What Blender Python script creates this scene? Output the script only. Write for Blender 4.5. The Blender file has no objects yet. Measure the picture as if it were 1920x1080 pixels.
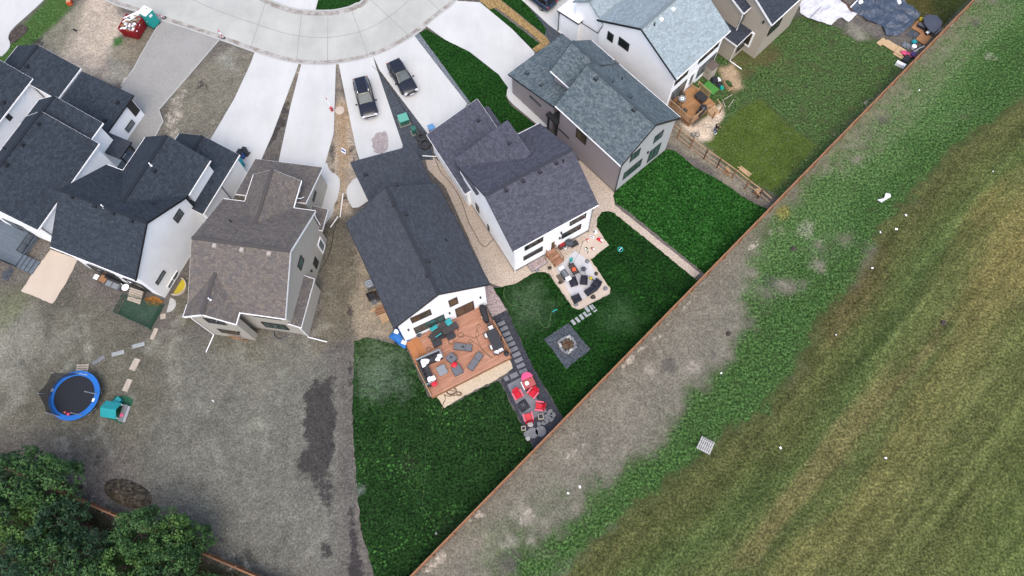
import bpy, bmesh, math, random
import numpy as np
from mathutils import Vector, Matrix
random.seed(7); RNG=np.random.default_rng(11)
SC=bpy.context.scene; COL=SC.collection
# ---------------------------------------------------------------- camera
FOC=1331.0; CAMH=65.0; NX,NY=978.0,1053.0      # focal length in px of a 1920 px picture, height, nadir
_d=Vector(((NX-960)/FOC,(NY-540)/FOC,1.0)).normalized(); _up=-_d
_fw=Vector((0,0,1)); _Y=(_fw-_fw.dot(_d)*_d).normalized(); _X=_Y.cross(_up)
RM=Matrix((_X,_Y,_up))                          # camera -> world
cam=bpy.data.cameras.new('camera'); cam.sensor_width=36; cam.lens=FOC/1920*36; cam.clip_end=3000; cam.clip_start=1
co=bpy.data.objects.new('camera',cam); COL.objects.link(co)
_r=RM@Vector((1,0,0)); _u=RM@Vector((0,-1,0)); _b=RM@Vector((0,0,-1))
co.matrix_world=Matrix(((_r.x,_u.x,_b.x,0),(_r.y,_u.y,_b.y,0),(_r.z,_u.z,_b.z,CAMH),(0,0,0,1)))
SC.camera=co
# ---------------------------------------------------------------- sky, sun, exposure
SUN_EL=math.radians(61); SUN_AZ=math.radians(176)   # azimuth clockwise from +Y: sun stands to the lower right
w=bpy.data.worlds.new('World'); SC.world=w; w.use_nodes=True
nt=w.node_tree; sky=nt.nodes.new('ShaderNodeTexSky'); sky.sky_type='NISHITA'; sky.sun_disc=False
sky.sun_elevation=SUN_EL; sky.sun_rotation=SUN_AZ; sky.air_density=1.0; sky.dust_density=4.0; sky.ozone_density=1.0
bg=nt.nodes['Background']; nt.links.new(sky.outputs[0],bg.inputs[0]); bg.inputs[1].default_value=0.15
sl=bpy.data.lights.new('sun','SUN'); sl.energy=0.6; sl.angle=math.radians(60); sl.color=(1,.95,.88)
so=bpy.data.objects.new('sun',sl); COL.objects.link(so)
_s=Vector((math.sin(SUN_AZ)*math.cos(SUN_EL),math.cos(SUN_AZ)*math.cos(SUN_EL),math.sin(SUN_EL)))
so.rotation_euler=_s.to_track_quat('Z','Y').to_euler(); so.location=_s*120
SC.view_settings.view_transform='Standard'; SC.view_settings.look='None'; SC.view_settings.gamma=1
SC.view_settings.exposure=1.05; SC.view_settings.use_curve_mapping=False
# ---------------------------------------------------------------- helpers
def G(px,py,z=0.0):
    r=RM@Vector(((px-960)/FOC,(py-540)/FOC,1.0)); t=(CAMH-z)/(-r.z)
    return Vector((r.x*t,r.y*t,z))
def lin(c): return tuple((x/255/12.92 if x/255<=.04045 else ((x/255+.055)/1.055)**2.4) for x in c)
KA=0.61
def S(r,g,b,k=1.0): return tuple(x*KA*k for x in lin((r,g,b)))
def ang(p,q,z=0):
    d=G(*q,z)-G(*p,z); return math.atan2(d.y,d.x)
class MB:
    def __init__(s): s.v=[]; s.f=[]; s.m=[]; s.uv={}; s.mi=0; s.T=Matrix.Identity(4)
    def P(s,p):
        s.v.append(tuple(s.T@Vector(p))); return len(s.v)-1
    def F(s,ids,uv=None):
        s.f.append(tuple(ids)); s.m.append(s.mi)
        if uv: s.uv[len(s.f)-1]=uv
    def face(s,pts,uv=None): s.F([s.P(p) for p in pts],uv)
    def hexa(s,b,t):           # 4 bottom pts, 4 top pts (ccw seen from above)
        i=[s.P(p) for p in list(b)+list(t)]
        for q in ((3,2,1,0),(4,5,6,7),(0,1,5,4),(1,2,6,5),(2,3,7,6),(3,0,4,7)): s.F([i[k] for k in q])
    def box(s,x0,x1,y0,y1,z0,z1):
        q=[(x0,y0),(x1,y0),(x1,y1),(x0,y1)]
        s.hexa([(x,y,z0) for x,y in q],[(x,y,z1) for x,y in q])
    def obox(s,c,sz,rz=0,rx=0,ry=0):
        o=s.T; s.T=o@Matrix.Translation(c)@Matrix.Rotation(rz,4,'Z')@Matrix.Rotation(ry,4,'Y')@Matrix.Rotation(rx,4,'X')
        a,b,c2=[x/2 for x in sz]; s.box(-a,a,-b,b,-c2,c2); s.T=o
    def beam(s,p,q,w,h):
        p=Vector(p);q=Vector(q);d=(q-p).normalized()
        n=Vector((-d.y,d.x,0)); n=n.normalized()*w/2 if n.length>1e-6 else Vector((w/2,0,0))
        u=d.cross(n).normalized()*h/2
        if u.z<0: u=-u
        s.hexa([p+n-u,p-n-u,q-n-u,q+n-u],[p+n+u,p-n+u,q-n+u,q+n+u])
    def prism(s,pts,z0,z1):
        n=len(pts); a=[s.P((p[0],p[1],z0)) for p in pts]; b=[s.P((p[0],p[1],z1)) for p in pts]
        s.F(a[::-1]); s.F(b)
        for i in range(n): j=(i+1)%n; s.F((a[i],a[j],b[j],b[i]))
    def cyl(s,c,r,h,n=16,r2=None,cap=True):
        r2=r if r2 is None else r2; c=Vector(c)
        a=[s.P((c.x+r*math.cos(6.2832*i/n),c.y+r*math.sin(6.2832*i/n),c.z)) for i in range(n)]
        b=[s.P((c.x+r2*math.cos(6.2832*i/n),c.y+r2*math.sin(6.2832*i/n),c.z+h)) for i in range(n)]
        for i in range(n): j=(i+1)%n; s.F((a[i],a[j],b[j],b[i]))
        if cap: s.F(a[::-1]); s.F(b)
    def lathe(s,c,prof,n=20):
        c=Vector(c); R=[[s.P((c.x+r*math.cos(6.2832*i/n),c.y+r*math.sin(6.2832*i/n),c.z+z)) for i in range(n)] for r,z in prof]
        for k in range(len(R)-1):
            for i in range(n): j=(i+1)%n; s.F((R[k][i],R[k][j],R[k+1][j],R[k+1][i]))
        s.F(R[0][::-1]); s.F(R[-1])
    def ring(s,c,ro,ri,z0,z1,n=40,a0=0,a1=6.28318):
        full=a1-a0>6.28; m=n if full else n+1; c=Vector(c); L=[]
        for i in range(m):
            a=a0+(a1-a0)*i/n; x,y=math.cos(a),math.sin(a)
            L.append([s.P((c.x+r*x,c.y+r*y,c.z+z)) for r,z in ((ro,z0),(ro,z1),(ri,z1),(ri,z0))])
        for i in range(n):
            A,B=L[i],L[(i+1)%m]
            for k in range(4): l=(k+1)%4; s.F((A[k],B[k],B[l],A[l]))
    def torus(s,c,R,r,n=24,m=10,mat=None):
        o=s.T; s.T=o@Matrix.Translation(c)@(mat or Matrix.Identity(4)); L=[]
        for i in range(n):
            a=6.28318*i/n
            L.append([s.P(((R+r*math.cos(6.28318*k/m))*math.cos(a),(R+r*math.cos(6.28318*k/m))*math.sin(a),r*math.sin(6.28318*k/m))) for k in range(m)])
        for i in range(n):
            for k in range(m): A,B=L[i],L[(i+1)%n]; l=(k+1)%m; s.F((A[k],B[k],B[l],A[l]))
        s.T=o
    def tube(s,pts,r,n=6,closed=False):
        pts=[Vector(p) for p in pts]; L=[]
        for i,p in enumerate(pts):
            a=pts[max(i-1,0)];b=pts[min(i+1,len(pts)-1)]; d=(b-a); d=d.normalized() if d.length>1e-9 else Vector((0,0,1))
            x=d.cross(Vector((0,0,1))); x=x.normalized() if x.length>1e-3 else Vector((1,0,0)); y=x.cross(d)
            L.append([s.P(p+x*r*math.cos(6.28318*k/n)+y*r*math.sin(6.28318*k/n)) for k in range(n)])
        for i in range(len(L)-1):
            for k in range(n): l=(k+1)%n; s.F((L[i][k],L[i+1][k],L[i+1][l],L[i][l]))
        s.F(L[0]); s.F(L[-1][::-1])
    def ball(s,c,r,n=12,m=8,sz=1.0,jit=0):
        c=Vector(c); R=[]
        top=s.P((c.x,c.y,c.z+r*sz)); bot=s.P((c.x,c.y,c.z-r*sz))
        for k in range(1,m):
            t=math.pi*k/m
            R.append([s.P((c.x+r*(1+random.uniform(-jit,jit))*math.sin(t)*math.cos(6.28318*i/n),c.y+r*(1+random.uniform(-jit,jit))*math.sin(t)*math.sin(6.28318*i/n),c.z+r*sz*math.cos(t))) for i in range(n)])
        for i in range(n):
            j=(i+1)%n; s.F((top,R[0][i],R[0][j])); s.F((bot,R[-1][j],R[-1][i]))
            for k in range(m-2): s.F((R[k][i],R[k+1][i],R[k+1][j],R[k][j]))
    def build(s,name,mat,parent=None,smooth=False,bevel=0,seg=2,sub=0,fix=True):
        me=bpy.data.meshes.new(name); me.from_pydata(s.v,[],s.f)
        for m in (mat if isinstance(mat,(list,tuple)) else [mat]): me.materials.append(m)
        me.polygons.foreach_set('material_index',s.m)
        if s.uv:
            ul=me.uv_layers.new(name='UVMap')
            for fi,uv in s.uv.items():
                p=me.polygons[fi]
                for k,li in enumerate(p.loop_indices): ul.data[li].uv=uv[k]
        if fix:
            bm=bmesh.new(); bm.from_mesh(me); bmesh.ops.recalc_face_normals(bm,faces=bm.faces)
            bm.to_mesh(me); bm.free()
        if smooth: me.polygons.foreach_set('use_smooth',[True]*len(me.polygons))
        me.update()
        o=bpy.data.objects.new(name,me); COL.objects.link(o)
        if parent: o.parent=parent
        if bevel:
            b=o.modifiers.new('bevel','BEVEL'); b.width=bevel; b.segments=seg; b.limit_method='ANGLE'
        if sub:
            b=o.modifiers.new('sub','SUBSURF'); b.levels=sub; b.render_levels=sub
        return o
def tag(o,label=None,cat=None,group=None,kind=None):
    if label: o['label']=label
    if cat: o['category']=cat
    if group: o['group']=group
    if kind: o['kind']=kind
    return o
def thing(name,label,cat,loc,rz=0,group=None):
    o=bpy.data.objects.new(name,None); COL.objects.link(o); o.empty_display_size=.3
    o.location=loc; o.rotation_euler=(0,0,rz); return tag(o,label,cat,group)
def copytree(o,loc,rz,label,group=None):
    c=o.copy(); COL.objects.link(c); c.location=loc; c.rotation_euler=(0,0,rz); c['label']=label
    if group: c['group']=group
    for ch in [x for x in bpy.data.objects if x.parent==o]:
        k=ch.copy(); COL.objects.link(k); k.parent=c
        for g in [x for x in bpy.data.objects if x.parent==ch]:
            q=g.copy(); COL.objects.link(q); q.parent=k
    return c
def rect3(A,B,C,z=0):          # three pixel corners -> centre, length AB, depth BC, angle
    a,b,c=G(*A,z),G(*B,z),G(*C,z); d=b-a; rz=math.atan2(d.y,d.x); n=Vector((-d.y,d.x,0)).normalized()
    dep=(c-b).dot(n); cen=(a+b)/2+n*dep/2
    return Vector((cen.x,cen.y,0)),d.length,abs(dep),rz
def smooth_poly(P,it=2,closed=True):
    for _ in range(it):
        Q=[]; n=len(P)
        for i in range(n if closed else n-1):
            a,b=Vector(P[i]),Vector(P[(i+1)%n]); Q+= [a*.75+b*.25,a*.25+b*.75]
        if not closed: Q=[Vector(P[0])]+Q+[Vector(P[-1])]
        P=Q
    return P
def jag(P,step=.4,amp=.1):
    Q=[]; n=len(P)
    for i in range(n):
        a,b=Vector(P[i]),Vector(P[(i+1)%n]); k=max(1,int((b-a).length/step))
        for j in range(k):
            q=a.lerp(b,j/k); Q.append(q+Vector((random.uniform(-amp,amp),random.uniform(-amp,amp),0)))
    return Q
def sheet(name,px,z,mat,jg=0,sm=0,thick=0,label=None,cat=None,kind='structure'):
    P=[G(*p) for p in px]
    if name in('lawn','gravel_bed'):           # lawns run right up to the foot of the back fence
        for i,p in enumerate(P):
            d=(p-FL0).dot(FLN)
            if -2.2<d<1.6: P[i]=p-FLN*(d+.04)
    if sm: P=smooth_poly(P,sm)
    if jg: P=jag(P,.35,jg)
    mb=MB()
    if thick: mb.prism([(p.x,p.y) for p in P],z-thick,z)
    else: mb.face([(p.x,p.y,z) for p in P])
    o=mb.build(name,mat,fix=bool(thick))
    if not thick:
        bm=bmesh.new(); bm.from_mesh(o.data); bmesh.ops.triangulate(bm,faces=bm.faces)
        for f in bm.faces:
            if f.normal.z<0: f.normal_flip()
        bm.to_mesh(o.data); bm.free()
    return tag(o,label,cat,kind=kind)
FL0=G(775,1075,1.75); FL0.z=0; _e=G(1815,10,1.75); _e.z=0; FLD=(_e-FL0).normalized(); FLN=Vector((FLD.y,-FLD.x,0))
# ---------------------------------------------------------------- materials
def newmat(name):
    m=bpy.data.materials.new(name); m.use_nodes=True; t=m.node_tree; b=t.nodes['Principled BSDF']; return m,t,b
def N(t,ty,**kw):
    n=t.nodes.new('ShaderNode'+ty)
    for k,v in kw.items():
        if k[0]=='i': n.inputs[int(k[1:])].default_value=v
        else: setattr(n,k,v)
    return n
def noise(t,co,sc,det=4,ro=.55,dist=0):
    n=N(t,'TexNoise'); n.inputs['Scale'].default_value=sc; n.inputs['Detail'].default_value=det; n.inputs['Roughness'].default_value=ro
    n.inputs['Distortion'].default_value=dist
    t.links.new(co,n.inputs['Vector']); return n.outputs['Fac']
def ramp(t,f,stops,interp='LINEAR'):
    r=N(t,'ValToRGB'); e=r.color_ramp.elements; r.color_ramp.interpolation=interp
    while len(e)<len(stops): e.new(.5)
    for k,(p,c) in enumerate(stops): e[k].position=p; e[k].color=(c[0],c[1],c[2],1) if not isinstance(c,float) else (c,c,c,1)
    t.links.new(f,r.inputs[0]); return r.outputs[0]
def mix(t,f,a,b,mode='MIX'):
    n=N(t,'Mix',data_type='RGBA',blend_type=mode)
    for i,x in ((0,f),(6,a),(7,b)):
        if isinstance(x,(int,float)): n.inputs[i].default_value=x
        elif isinstance(x,tuple): n.inputs[i].default_value=(x[0],x[1],x[2],1)
        else: t.links.new(x,n.inputs[i])
    return n.outputs[2]
def mth(t,op,a,b=0.5):
    n=N(t,'Math',operation=op)
    for i,x in ((0,a),(1,b)):
        if isinstance(x,(int,float)): n.inputs[i].default_value=x
        else: t.links.new(x,n.inputs[i])
    return n.outputs[0]
def coord(t,kind='Object',scale=None,rot=0):
    c=N(t,'TexCoord').outputs[kind]
    if scale or rot:
        mp=N(t,'Mapping'); mp.inputs['Scale'].default_value=scale or (1,1,1); mp.inputs['Rotation'].default_value=(0,0,rot)
        t.links.new(c,mp.inputs[0]); c=mp.outputs[0]
    return c
def bump(t,b,h,st=.3,d=.05):
    n=N(t,'Bump'); n.inputs['Strength'].default_value=st; n.inputs['Distance'].default_value=d
    t.links.new(h,n.inputs['Height']); t.links.new(n.outputs[0],b.inputs['Normal'])
def ML(c,T,M): return tuple(x*a/b for x,a,b in zip(c,lin(T),lin(M)))
def grain(t,co,sc,lo,hi,det=1.0,w=.15,tint=(1,1,1)):      # grain near the size of a picture element, strong contrast
    return ramp(t,noise(t,co,sc,det,.8),[(.5-w,(lo,lo,lo)),(.5,(1,1,1)),(.5+w,(hi*tint[0],hi*tint[1],hi*tint[2]))])
def sc3(c,k): return tuple(x*k for x in c)
def plain(name,c,rough=.6,var=.12,scale=4,metal=0,spec=.4,bmp=0):
    m,t,b=newmat(name); co=coord(t)
    f=noise(t,co,scale,5); t.links.new(ramp(t,f,[(.3,sc3(c,1-var)),(.7,sc3(c,1+var))]),b.inputs['Base Color'])
    b.inputs['Roughness'].default_value=rough; b.inputs['Metallic'].default_value=metal; b.inputs['Specular IOR Level'].default_value=spec
    if bmp: bump(t,b,noise(t,co,scale*6,3),bmp)
    return m
def granular(name,c1,c2,c3,s1=1.2,s2=9,s3=40,rough=.95,mixc=.5,bmp=.4,gr=(.68,1.38)):   # soil, gravel: patches + grains
    m,t,b=newmat(name); co=coord(t)
    a=ramp(t,noise(t,co,s1,6,.6),[(.35,c1),(.65,c2)])
    g=ramp(t,noise(t,co,s2,5,.7),[(.42,(0,0,0)),(.62,(1,1,1))])
    a=mix(t,mth(t,'MULTIPLY',g,mixc),a,c3)
    a=mix(t,1.0,a,grain(t,co,min(s3*.22,6),*gr),'MULTIPLY'); t.links.new(a,b.inputs['Base Color'])
    b.inputs['Roughness'].default_value=rough; b.inputs['Specular IOR Level'].default_value=.15
    bump(t,b,noise(t,co,s3*.5,3),bmp,.04); return m
def shingle(name,c,var=.3,c2=None):
    m,t,b=newmat(name); uv=coord(t,'UV')
    br=N(t,'TexBrick'); t.links.new(uv,br.inputs['Vector'])
    br.inputs['Color1'].default_value=(*sc3(c,1-var*.7),1); br.inputs['Color2'].default_value=(*sc3(c2 or c,1+var*.7),1)
    br.inputs['Mortar'].default_value=(*sc3(c,.55),1); br.inputs['Scale'].default_value=1
    br.inputs['Brick Width'].default_value=.34; br.inputs['Row Height'].default_value=.21; br.inputs['Mortar Size'].default_value=.008
    br.inputs['Bias'].default_value=-.1; br.offset=.37
    n=ramp(t,noise(t,uv,.45,5,.6),[(.3,(.93,.93,.93)),(.7,(1.07,1.07,1.07))]); a=mix(t,1.0,br.outputs[0],n,'MULTIPLY')
    n=grain(t,uv,4.4,1-var*.6,1+var*.65,1.0); a=mix(t,1.0,a,n,'MULTIPLY')
    t.links.new(a,b.inputs['Base Color']); b.inputs['Roughness'].default_value=.9; b.inputs['Specular IOR Level'].default_value=.2
    bump(t,b,br.outputs['Fac'],.5,-.02); return m
def siding(name,c,step=.17):
    m,t,b=newmat(name); co=coord(t); sp=N(t,'SeparateXYZ'); t.links.new(co,sp.inputs[0])
    z=mth(t,'FRACT',mth(t,'DIVIDE',sp.outputs[2],step)); k=ramp(t,z,[(0,(.72,.72,.72)),(.1,(1,1,1)),(1,(1,1,1))])
    n=ramp(t,noise(t,co,.6,5),[(.3,(.95,.95,.95)),(.7,(1.03,1.03,1.03))])
    a=mix(t,1.0,mix(t,1.0,c,k,'MULTIPLY'),n,'MULTIPLY'); t.links.new(a,b.inputs['Base Color'])
    b.inputs['Roughness'].default_value=.6; b.inputs['Specular IOR Level'].default_value=.3; bump(t,b,z,.25,.02); return m
def boards(name,c1,c2,step=.14,rot=0,gap=.3,rough=.75,leng=3.0):
    m,t,b=newmat(name); co=coord(t,'Object',rot=rot)
    br=N(t,'TexBrick'); t.links.new(co,br.inputs['Vector']); br.inputs['Scale'].default_value=1
    br.inputs['Color1'].default_value=(*c1,1); br.inputs['Color2'].default_value=(*c2,1); br.inputs['Mortar'].default_value=(*sc3(c1,gap),1)
    br.inputs['Brick Width'].default_value=leng; br.inputs['Row Height'].default_value=step; br.inputs['Mortar Size'].default_value=.012; br.offset=.43
    st=N(t,'Mapping'); st.inputs['Scale'].default_value=(.8,14,14); t.links.new(co,st.inputs[0])
    n=ramp(t,noise(t,st.outputs[0],1.5,5,.6),[(.3,(.75,.75,.75)),(.7,(1.2,1.2,1.2))]); a=mix(t,1.0,br.outputs[0],n,'MULTIPLY')
    t.links.new(a,b.inputs['Base Color']); b.inputs['Roughness'].default_value=rough; b.inputs['Specular IOR Level'].default_value=.2
    return m
def glass(name,c=(.015,.022,.024),rough=.06):
    m,t,b=newmat(name); co=coord(t); t.links.new(ramp(t,noise(t,co,.8,3),[(.35,sc3(c,.6)),(.7,sc3(c,1.6))]),b.inputs['Base Color'])
    b.inputs['Roughness'].default_value=rough; b.inputs['Specular IOR Level'].default_value=.35; return m
def lawnmat(name,c1,c2,clov,cover=.5,blobs=(),big=.12,stripes=None):
    m,t,b=newmat(name); co=coord(t)
    a=ramp(t,noise(t,co,big*4,7,.68),[(.33,c1),(.68,c2)])
    fine=grain(t,co,4.6,.36,1.9,1.2,.16); a=mix(t,1.0,a,fine,'MULTIPLY')
    vo=N(t,'TexVoronoi'); vo.inputs['Scale'].default_value=3.1; t.links.new(co,vo.inputs['Vector'])
    leaf=ramp(t,mth(t,'ADD',vo.outputs['Distance'],mth(t,'MULTIPLY',noise(t,co,2.2,4,.75),1.3)),[(.84,(1,1,1)),(1.02,(0,0,0))])
    area=ramp(t,noise(t,co,big*1.7,6,.75),[(.66-cover*.25,(0,0,0)),(.78-cover*.25,(1,1,1))])
    a=mix(t,mth(t,'MULTIPLY',mth(t,'MULTIPLY',leaf,area),.85),a,clov)
    for (x,y,r,c,s) in blobs:
        p=N(t,'VectorMath',operation='DISTANCE'); t.links.new(co,p.inputs[0]); p.inputs[1].default_value=(x,y,0)
        d=mth(t,'ADD',mth(t,'DIVIDE',p.outputs['Value'],r),mth(t,'MULTIPLY',mth(t,'SUBTRACT',noise(t,co,.55,7,.75),.5),2.6))
        k=ramp(t,d,[(.15,(1,1,1)),(1.0,(0,0,0))]); g=ramp(t,noise(t,co,4,6,.85),[(.38,(.0,.0,.0)),(.62,(1,1,1))])
        a=mix(t,mth(t,'MULTIPLY',mth(t,'MULTIPLY',k,g),s),a,c)
    t.links.new(a,b.inputs['Base Color']); b.inputs['Roughness'].default_value=.95; b.inputs['Specular IOR Level'].default_value=.08
    bump(t,b,noise(t,co,20,3,.7),.5,.06); return m
# ---------------------------------------------------------------- material library
MT={}
MT['white']=siding('white_siding',(.88,.90,.91))
MT['white_panel']=siding('white_panel',(.88,.90,.91),.30)
MT['mauve']=siding('mauve_siding',S(176,166,168))
MT['rearlit']=siding('rear_lit_siding',S(214,217,218))  # paler siding colour with the rear wall's stronger light painted in
MT['tan']=siding('tan_siding',S(206,201,190))
MT['tan2']=siding('tan_siding_warm',S(205,194,178))
MT['trimw']=plain('white_trim',(.84,.84,.84),.5,.04)
MT['trimk']=plain('black_trim',(.018,.018,.02),.45,.1)
MT['bronze']=plain('bronze_frame',(.05,.038,.032),.5,.1)
MT['conc_wall']=plain('foundation',S(140,138,130),.9,.15,3,bmp=.2)
MT['shA']=shingle('shingle_navy',ML(S(54,58,71),(74,82,93),(64,67,81)))
MT['shB']=shingle('shingle_charcoal',ML(S(57,60,70),(78,86,97),(64,67,81)),.28)
MT['shE']=shingle('shingle_grey_black',ML(S(64,65,72),(82,87,98),(65,66,75)),.22)
MT['shF']=shingle('shingle_slate',ML(S(65,66,77),(84,87,102),(58,60,73)),.28)
MT['shG']=shingle('shingle_green_grey',ML(S(104,115,121),(108,120,130),(105,112,119)),.34,ML(S(112,118,118),(108,120,130),(105,112,119)))
MT['shH']=shingle('shingle_silver',ML(S(170,183,190),(188,202,212),(184,195,206)),.2)
MT['shD']=shingle('shingle_brown_grey',ML(S(112,103,104),(112,108,110),(102,94,98)),.24,ML(S(116,104,100),(112,107,107),(102,94,98)))
MT['shI']=shingle('shingle_black',S(68,74,86),.25)
MT['glass']=glass('window_glass')
MT['glassb']=glass('window_glass_warm',S(88,78,62))
MT['glasst']=glass('window_sky_teal',S(78,102,100))  # teal-grey sky reflection painted into the pane colour
MT['glassg']=glass('window_sky_grey',S(128,138,140),.12)  # paler grey pane, reflected sky put into its base colour
MT['vent']=plain('vent_metal',(.02,.02,.025),.5,.2)
MT['ventd']=plain('vent_beige',S(196,188,180),.6,.1)
MT['membrane']=plain('white_membrane',(.75,.76,.76),.7,.05)
MT['wood']=boards('cedar_deck',S(212,160,134),S(196,140,112),.14,0,.45)
MT['woodH']=boards('tan_deck',S(196,150,105),S(178,132,90),.14,0,.4)
MT['lumber']=plain('lumber',S(206,170,130),.8,.2,2)
MT['lumberd']=plain('stained_lumber',S(164,120,88),.8,.25,3)
MT['lumberk']=plain('dark_post',S(96,62,46),.8,.25,3)
MT['fence']=boards('fence_boards',S(176,120,84),S(150,98,66),.15,0,.35)
MT['pale_wood']=plain('weathered_wood',S(198,186,170),.85,.15,3)
MT['greydeck']=boards('grey_composite',S(122,134,146),S(112,124,136),.145,0,.45)
MT['blackm']=plain('black_metal',(.02,.02,.022),.45,.2)
MT['greym']=plain('grey_metal',S(150,152,155),.4,.1,metal=.5)
MT['lightm']=plain('galvanised_pole',S(205,212,218),.35,.05,metal=.3)
MT['rubber']=plain('rubber',S(66,66,66),.85,.25,6,bmp=.3)
MT['carblack']=plain('car_black',(.012,.013,.019),.12,.05,spec=.6)
MT['carblue']=plain('car_blue',(.016,.028,.055),.12,.05,spec=.6)
MT['carglass']=glass('car_glass',(.035,.055,.06),.2)
MT['carglassd']=glass('car_side_glass',(.01,.012,.014),.05)
MT['chrome']=plain('chrome',(.7,.7,.72),.15,.02,metal=1)
MT['lamp']=plain('la mp_lens',(.6,.62,.65),.1,.05)
MT['teal']=plain('teal_plastic',S(30,178,170),.45,.08)
MT['turq']=plain('turquoise_plastic',S(36,168,174),.45,.08)
MT['greenmet']=plain('green_enamel',S(108,190,168),.5,.06)
MT['greend']=plain('green_enamel_dark',S(60,118,104),.5,.08)
MT['red']=plain('red_paint',S(165,28,40),.5,.15,2)
MT['redp']=plain('red_plastic',S(232,36,58),.5,.06)
MT['pink']=plain('pink_fabric',S(240,90,140),.7,.08)
MT['coral']=plain('coral_paint',S(190,92,88),.5,.08)
MT['blue']=plain('blue_plastic',S(28,86,170),.45,.08)
MT['bluet']=plain('blue_tarp',S(45,125,205),.6,.12,2,bmp=.4)
MT['tramp']=plain('trampoline_pad',S(28,120,214),.5,.08)
MT['mat']=plain('trampoline_mat',S(32,36,46),.8,.12)
MT['orange']=plain('orange_plastic',S(228,100,60),.5,.1)
MT['yellow']=plain('yellow_plastic',S(205,185,40),.6,.15)
MT['whitep']=plain('white_plastic',(.8,.81,.83),.5,.06)
MT['darkfab']=plain('charcoal_wicker',S(50,51,56),.85,.2,8,bmp=.3)
MT['cushion']=plain('charcoal_cushion',S(66,66,72),.9,.12,6)
MT['greyfab']=plain('grey_cushion',S(118,120,126),.9,.1,6)
MT['greylt']=plain('grey_table',S(150,156,162),.6,.06)
MT['navyf']=plain('navy_fabric',S(46,48,62),.85,.15,8)
MT['slate']=granular('slate_gravel',S(70,77,85),S(84,90,97),S(104,110,117),2,14,32)
MT['slated']=granular('dark_slate_gravel',S(56,58,66),S(72,74,82),S(88,90,96),2,14,32,gr=(.75,1.3))
MT['slatel']=granular('blue_grey_gravel',S(108,116,124),S(124,132,138),S(150,155,160),2,14,32)
MT['pebble']=granular('beige_pebbles',S(206,190,172),S(216,200,184),S(190,172,156),1.2,10,30,gr=(.8,1.2))
MT['pebblep']=granular('pink_pebbles',S(178,160,158),S(192,174,170),S(150,136,136),1.2,10,30)
MT['sand']=granular('pale_sand',S(218,200,172),S(228,210,184),S(206,188,160),1,5,28,bmp=.2,gr=(.9,1.09))
MT['gravelB']=granular('grey_crushed_stone',S(172,172,168),S(184,183,179),S(156,152,146),.35,6,30,gr=(.84,1.16))
MT['mulch']=granular('bark_mulch',S(82,74,70),S(104,94,88),S(60,54,52),2,10,20)
MT['dirtpile']=granular('soil_clods',S(82,76,66),S(112,104,90),S(58,54,48),3,8,14,bmp=1)
MT['stone']=plain('grey_stone',S(138,140,144),.85,.2,3,bmp=.3)
MT['stonel']=plain('pale_stone',S(196,196,192),.85,.15,3,bmp=.2)
MT['paver']=plain('concrete_paver',S(134,136,142),.85,.12,3)
MT['paverl']=plain('pale_paver',S(172,178,178),.85,.14,3)
MT['plywood']=plain('plywood',S(214,182,140),.8,.12,2)
MT['cardb']=plain('brown_board',S(172,126,86),.8,.12,2)
MT['tarpw']=plain('white_tarp',S(238,238,242),.6,.08,2,bmp=.5)
MT['tarpk']=plain('navy_tarp',S(74,86,104),.35,.35,2.5,bmp=.8,spec=.6)
MT['strawhay']=granular('straw',S(190,130,60),S(160,112,60),S(120,90,60),2,8,20)
MT['hose']=plain('brown_hose',S(136,108,88),.6,.1)
MT['hoseg']=plain('green_hose',S(98,124,74),.6,.1)
MT['turf']=plain('artificial_turf',S(78,150,66),.95,.12,8)
MT['leafp']=plain('plant_green',S(60,100,45),.8,.3,6)
MT['skin']=plain('skin',S(205,160,135),.6,.05)
MT['hair']=plain('dark_hair',(.015,.012,.01),.7,.2)
MT['shirt']=plain('black_shirt',(.012,.012,.014),.9,.2)
MT['jeans']=plain('jeans',S(62,88,120),.9,.15,8)
def concrete(name,c,jt=0,stain=.08,rot=0):
    m,t,b=newmat(name); co=coord(t)
    a=ramp(t,noise(t,co,.22,6,.6),[(.3,sc3(c,1-stain)),(.7,sc3(c,1+stain*.4))])
    g=ramp(t,noise(t,co,30,3,.6),[(.3,(.93,.93,.93)),(.7,(1.05,1.05,1.05))]); a=mix(t,1.0,a,g,'MULTIPLY')
    st=N(t,'Mapping'); st.inputs['Scale'].default_value=(1.6,.3,1); st.inputs['Rotation'].default_value=(0,0,rot+.2); t.links.new(co,st.inputs[0])
    k=ramp(t,noise(t,st.outputs[0],.5,7,.7),[(.34,(.94,.935,.93)),(.62,(1,1,1))]); a=mix(t,1.0,a,k,'MULTIPLY')
    t.links.new(a,b.inputs['Base Color']); b.inputs['Roughness'].default_value=.85; b.inputs['Specular IOR Level'].default_value=.2
    return m
MT['drive']=concrete('driveway_concrete',(.485,.492,.482),stain=.1)
MT['road']=concrete('road_concrete',S(210,212,205),stain=.16,rot=.4)
MT['kerb']=concrete('kerb_concrete',S(206,208,204))
MT['gutter']=granular('gutter_silt',S(196,192,186),S(206,204,198),S(138,126,116),.5,.9,20,gr=(.92,1.07),mixc=.8)
MT['padF']=concrete('pad_concrete',S(226,226,230))
MT['padB']=concrete('beige_pad',S(224,208,190))
MT['pathc']=concrete('beige_path',S(208,192,168))
# netting: real little holes as a transparent mix of an even weave
def netmat(name,c,alpha):
    m,t,b=newmat(name); b.inputs['Base Color'].default_value=(*c,1); b.inputs['Roughness'].default_value=.9; b.inputs['Alpha'].default_value=alpha; return m
MT['net']=netmat('black_net',(.02,.02,.022),.75)
MT['netg']=netmat('green_net',S(24,92,68),.5)
MT['netgm']=netmat('green_mat_net',S(40,112,80),.8)
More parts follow.
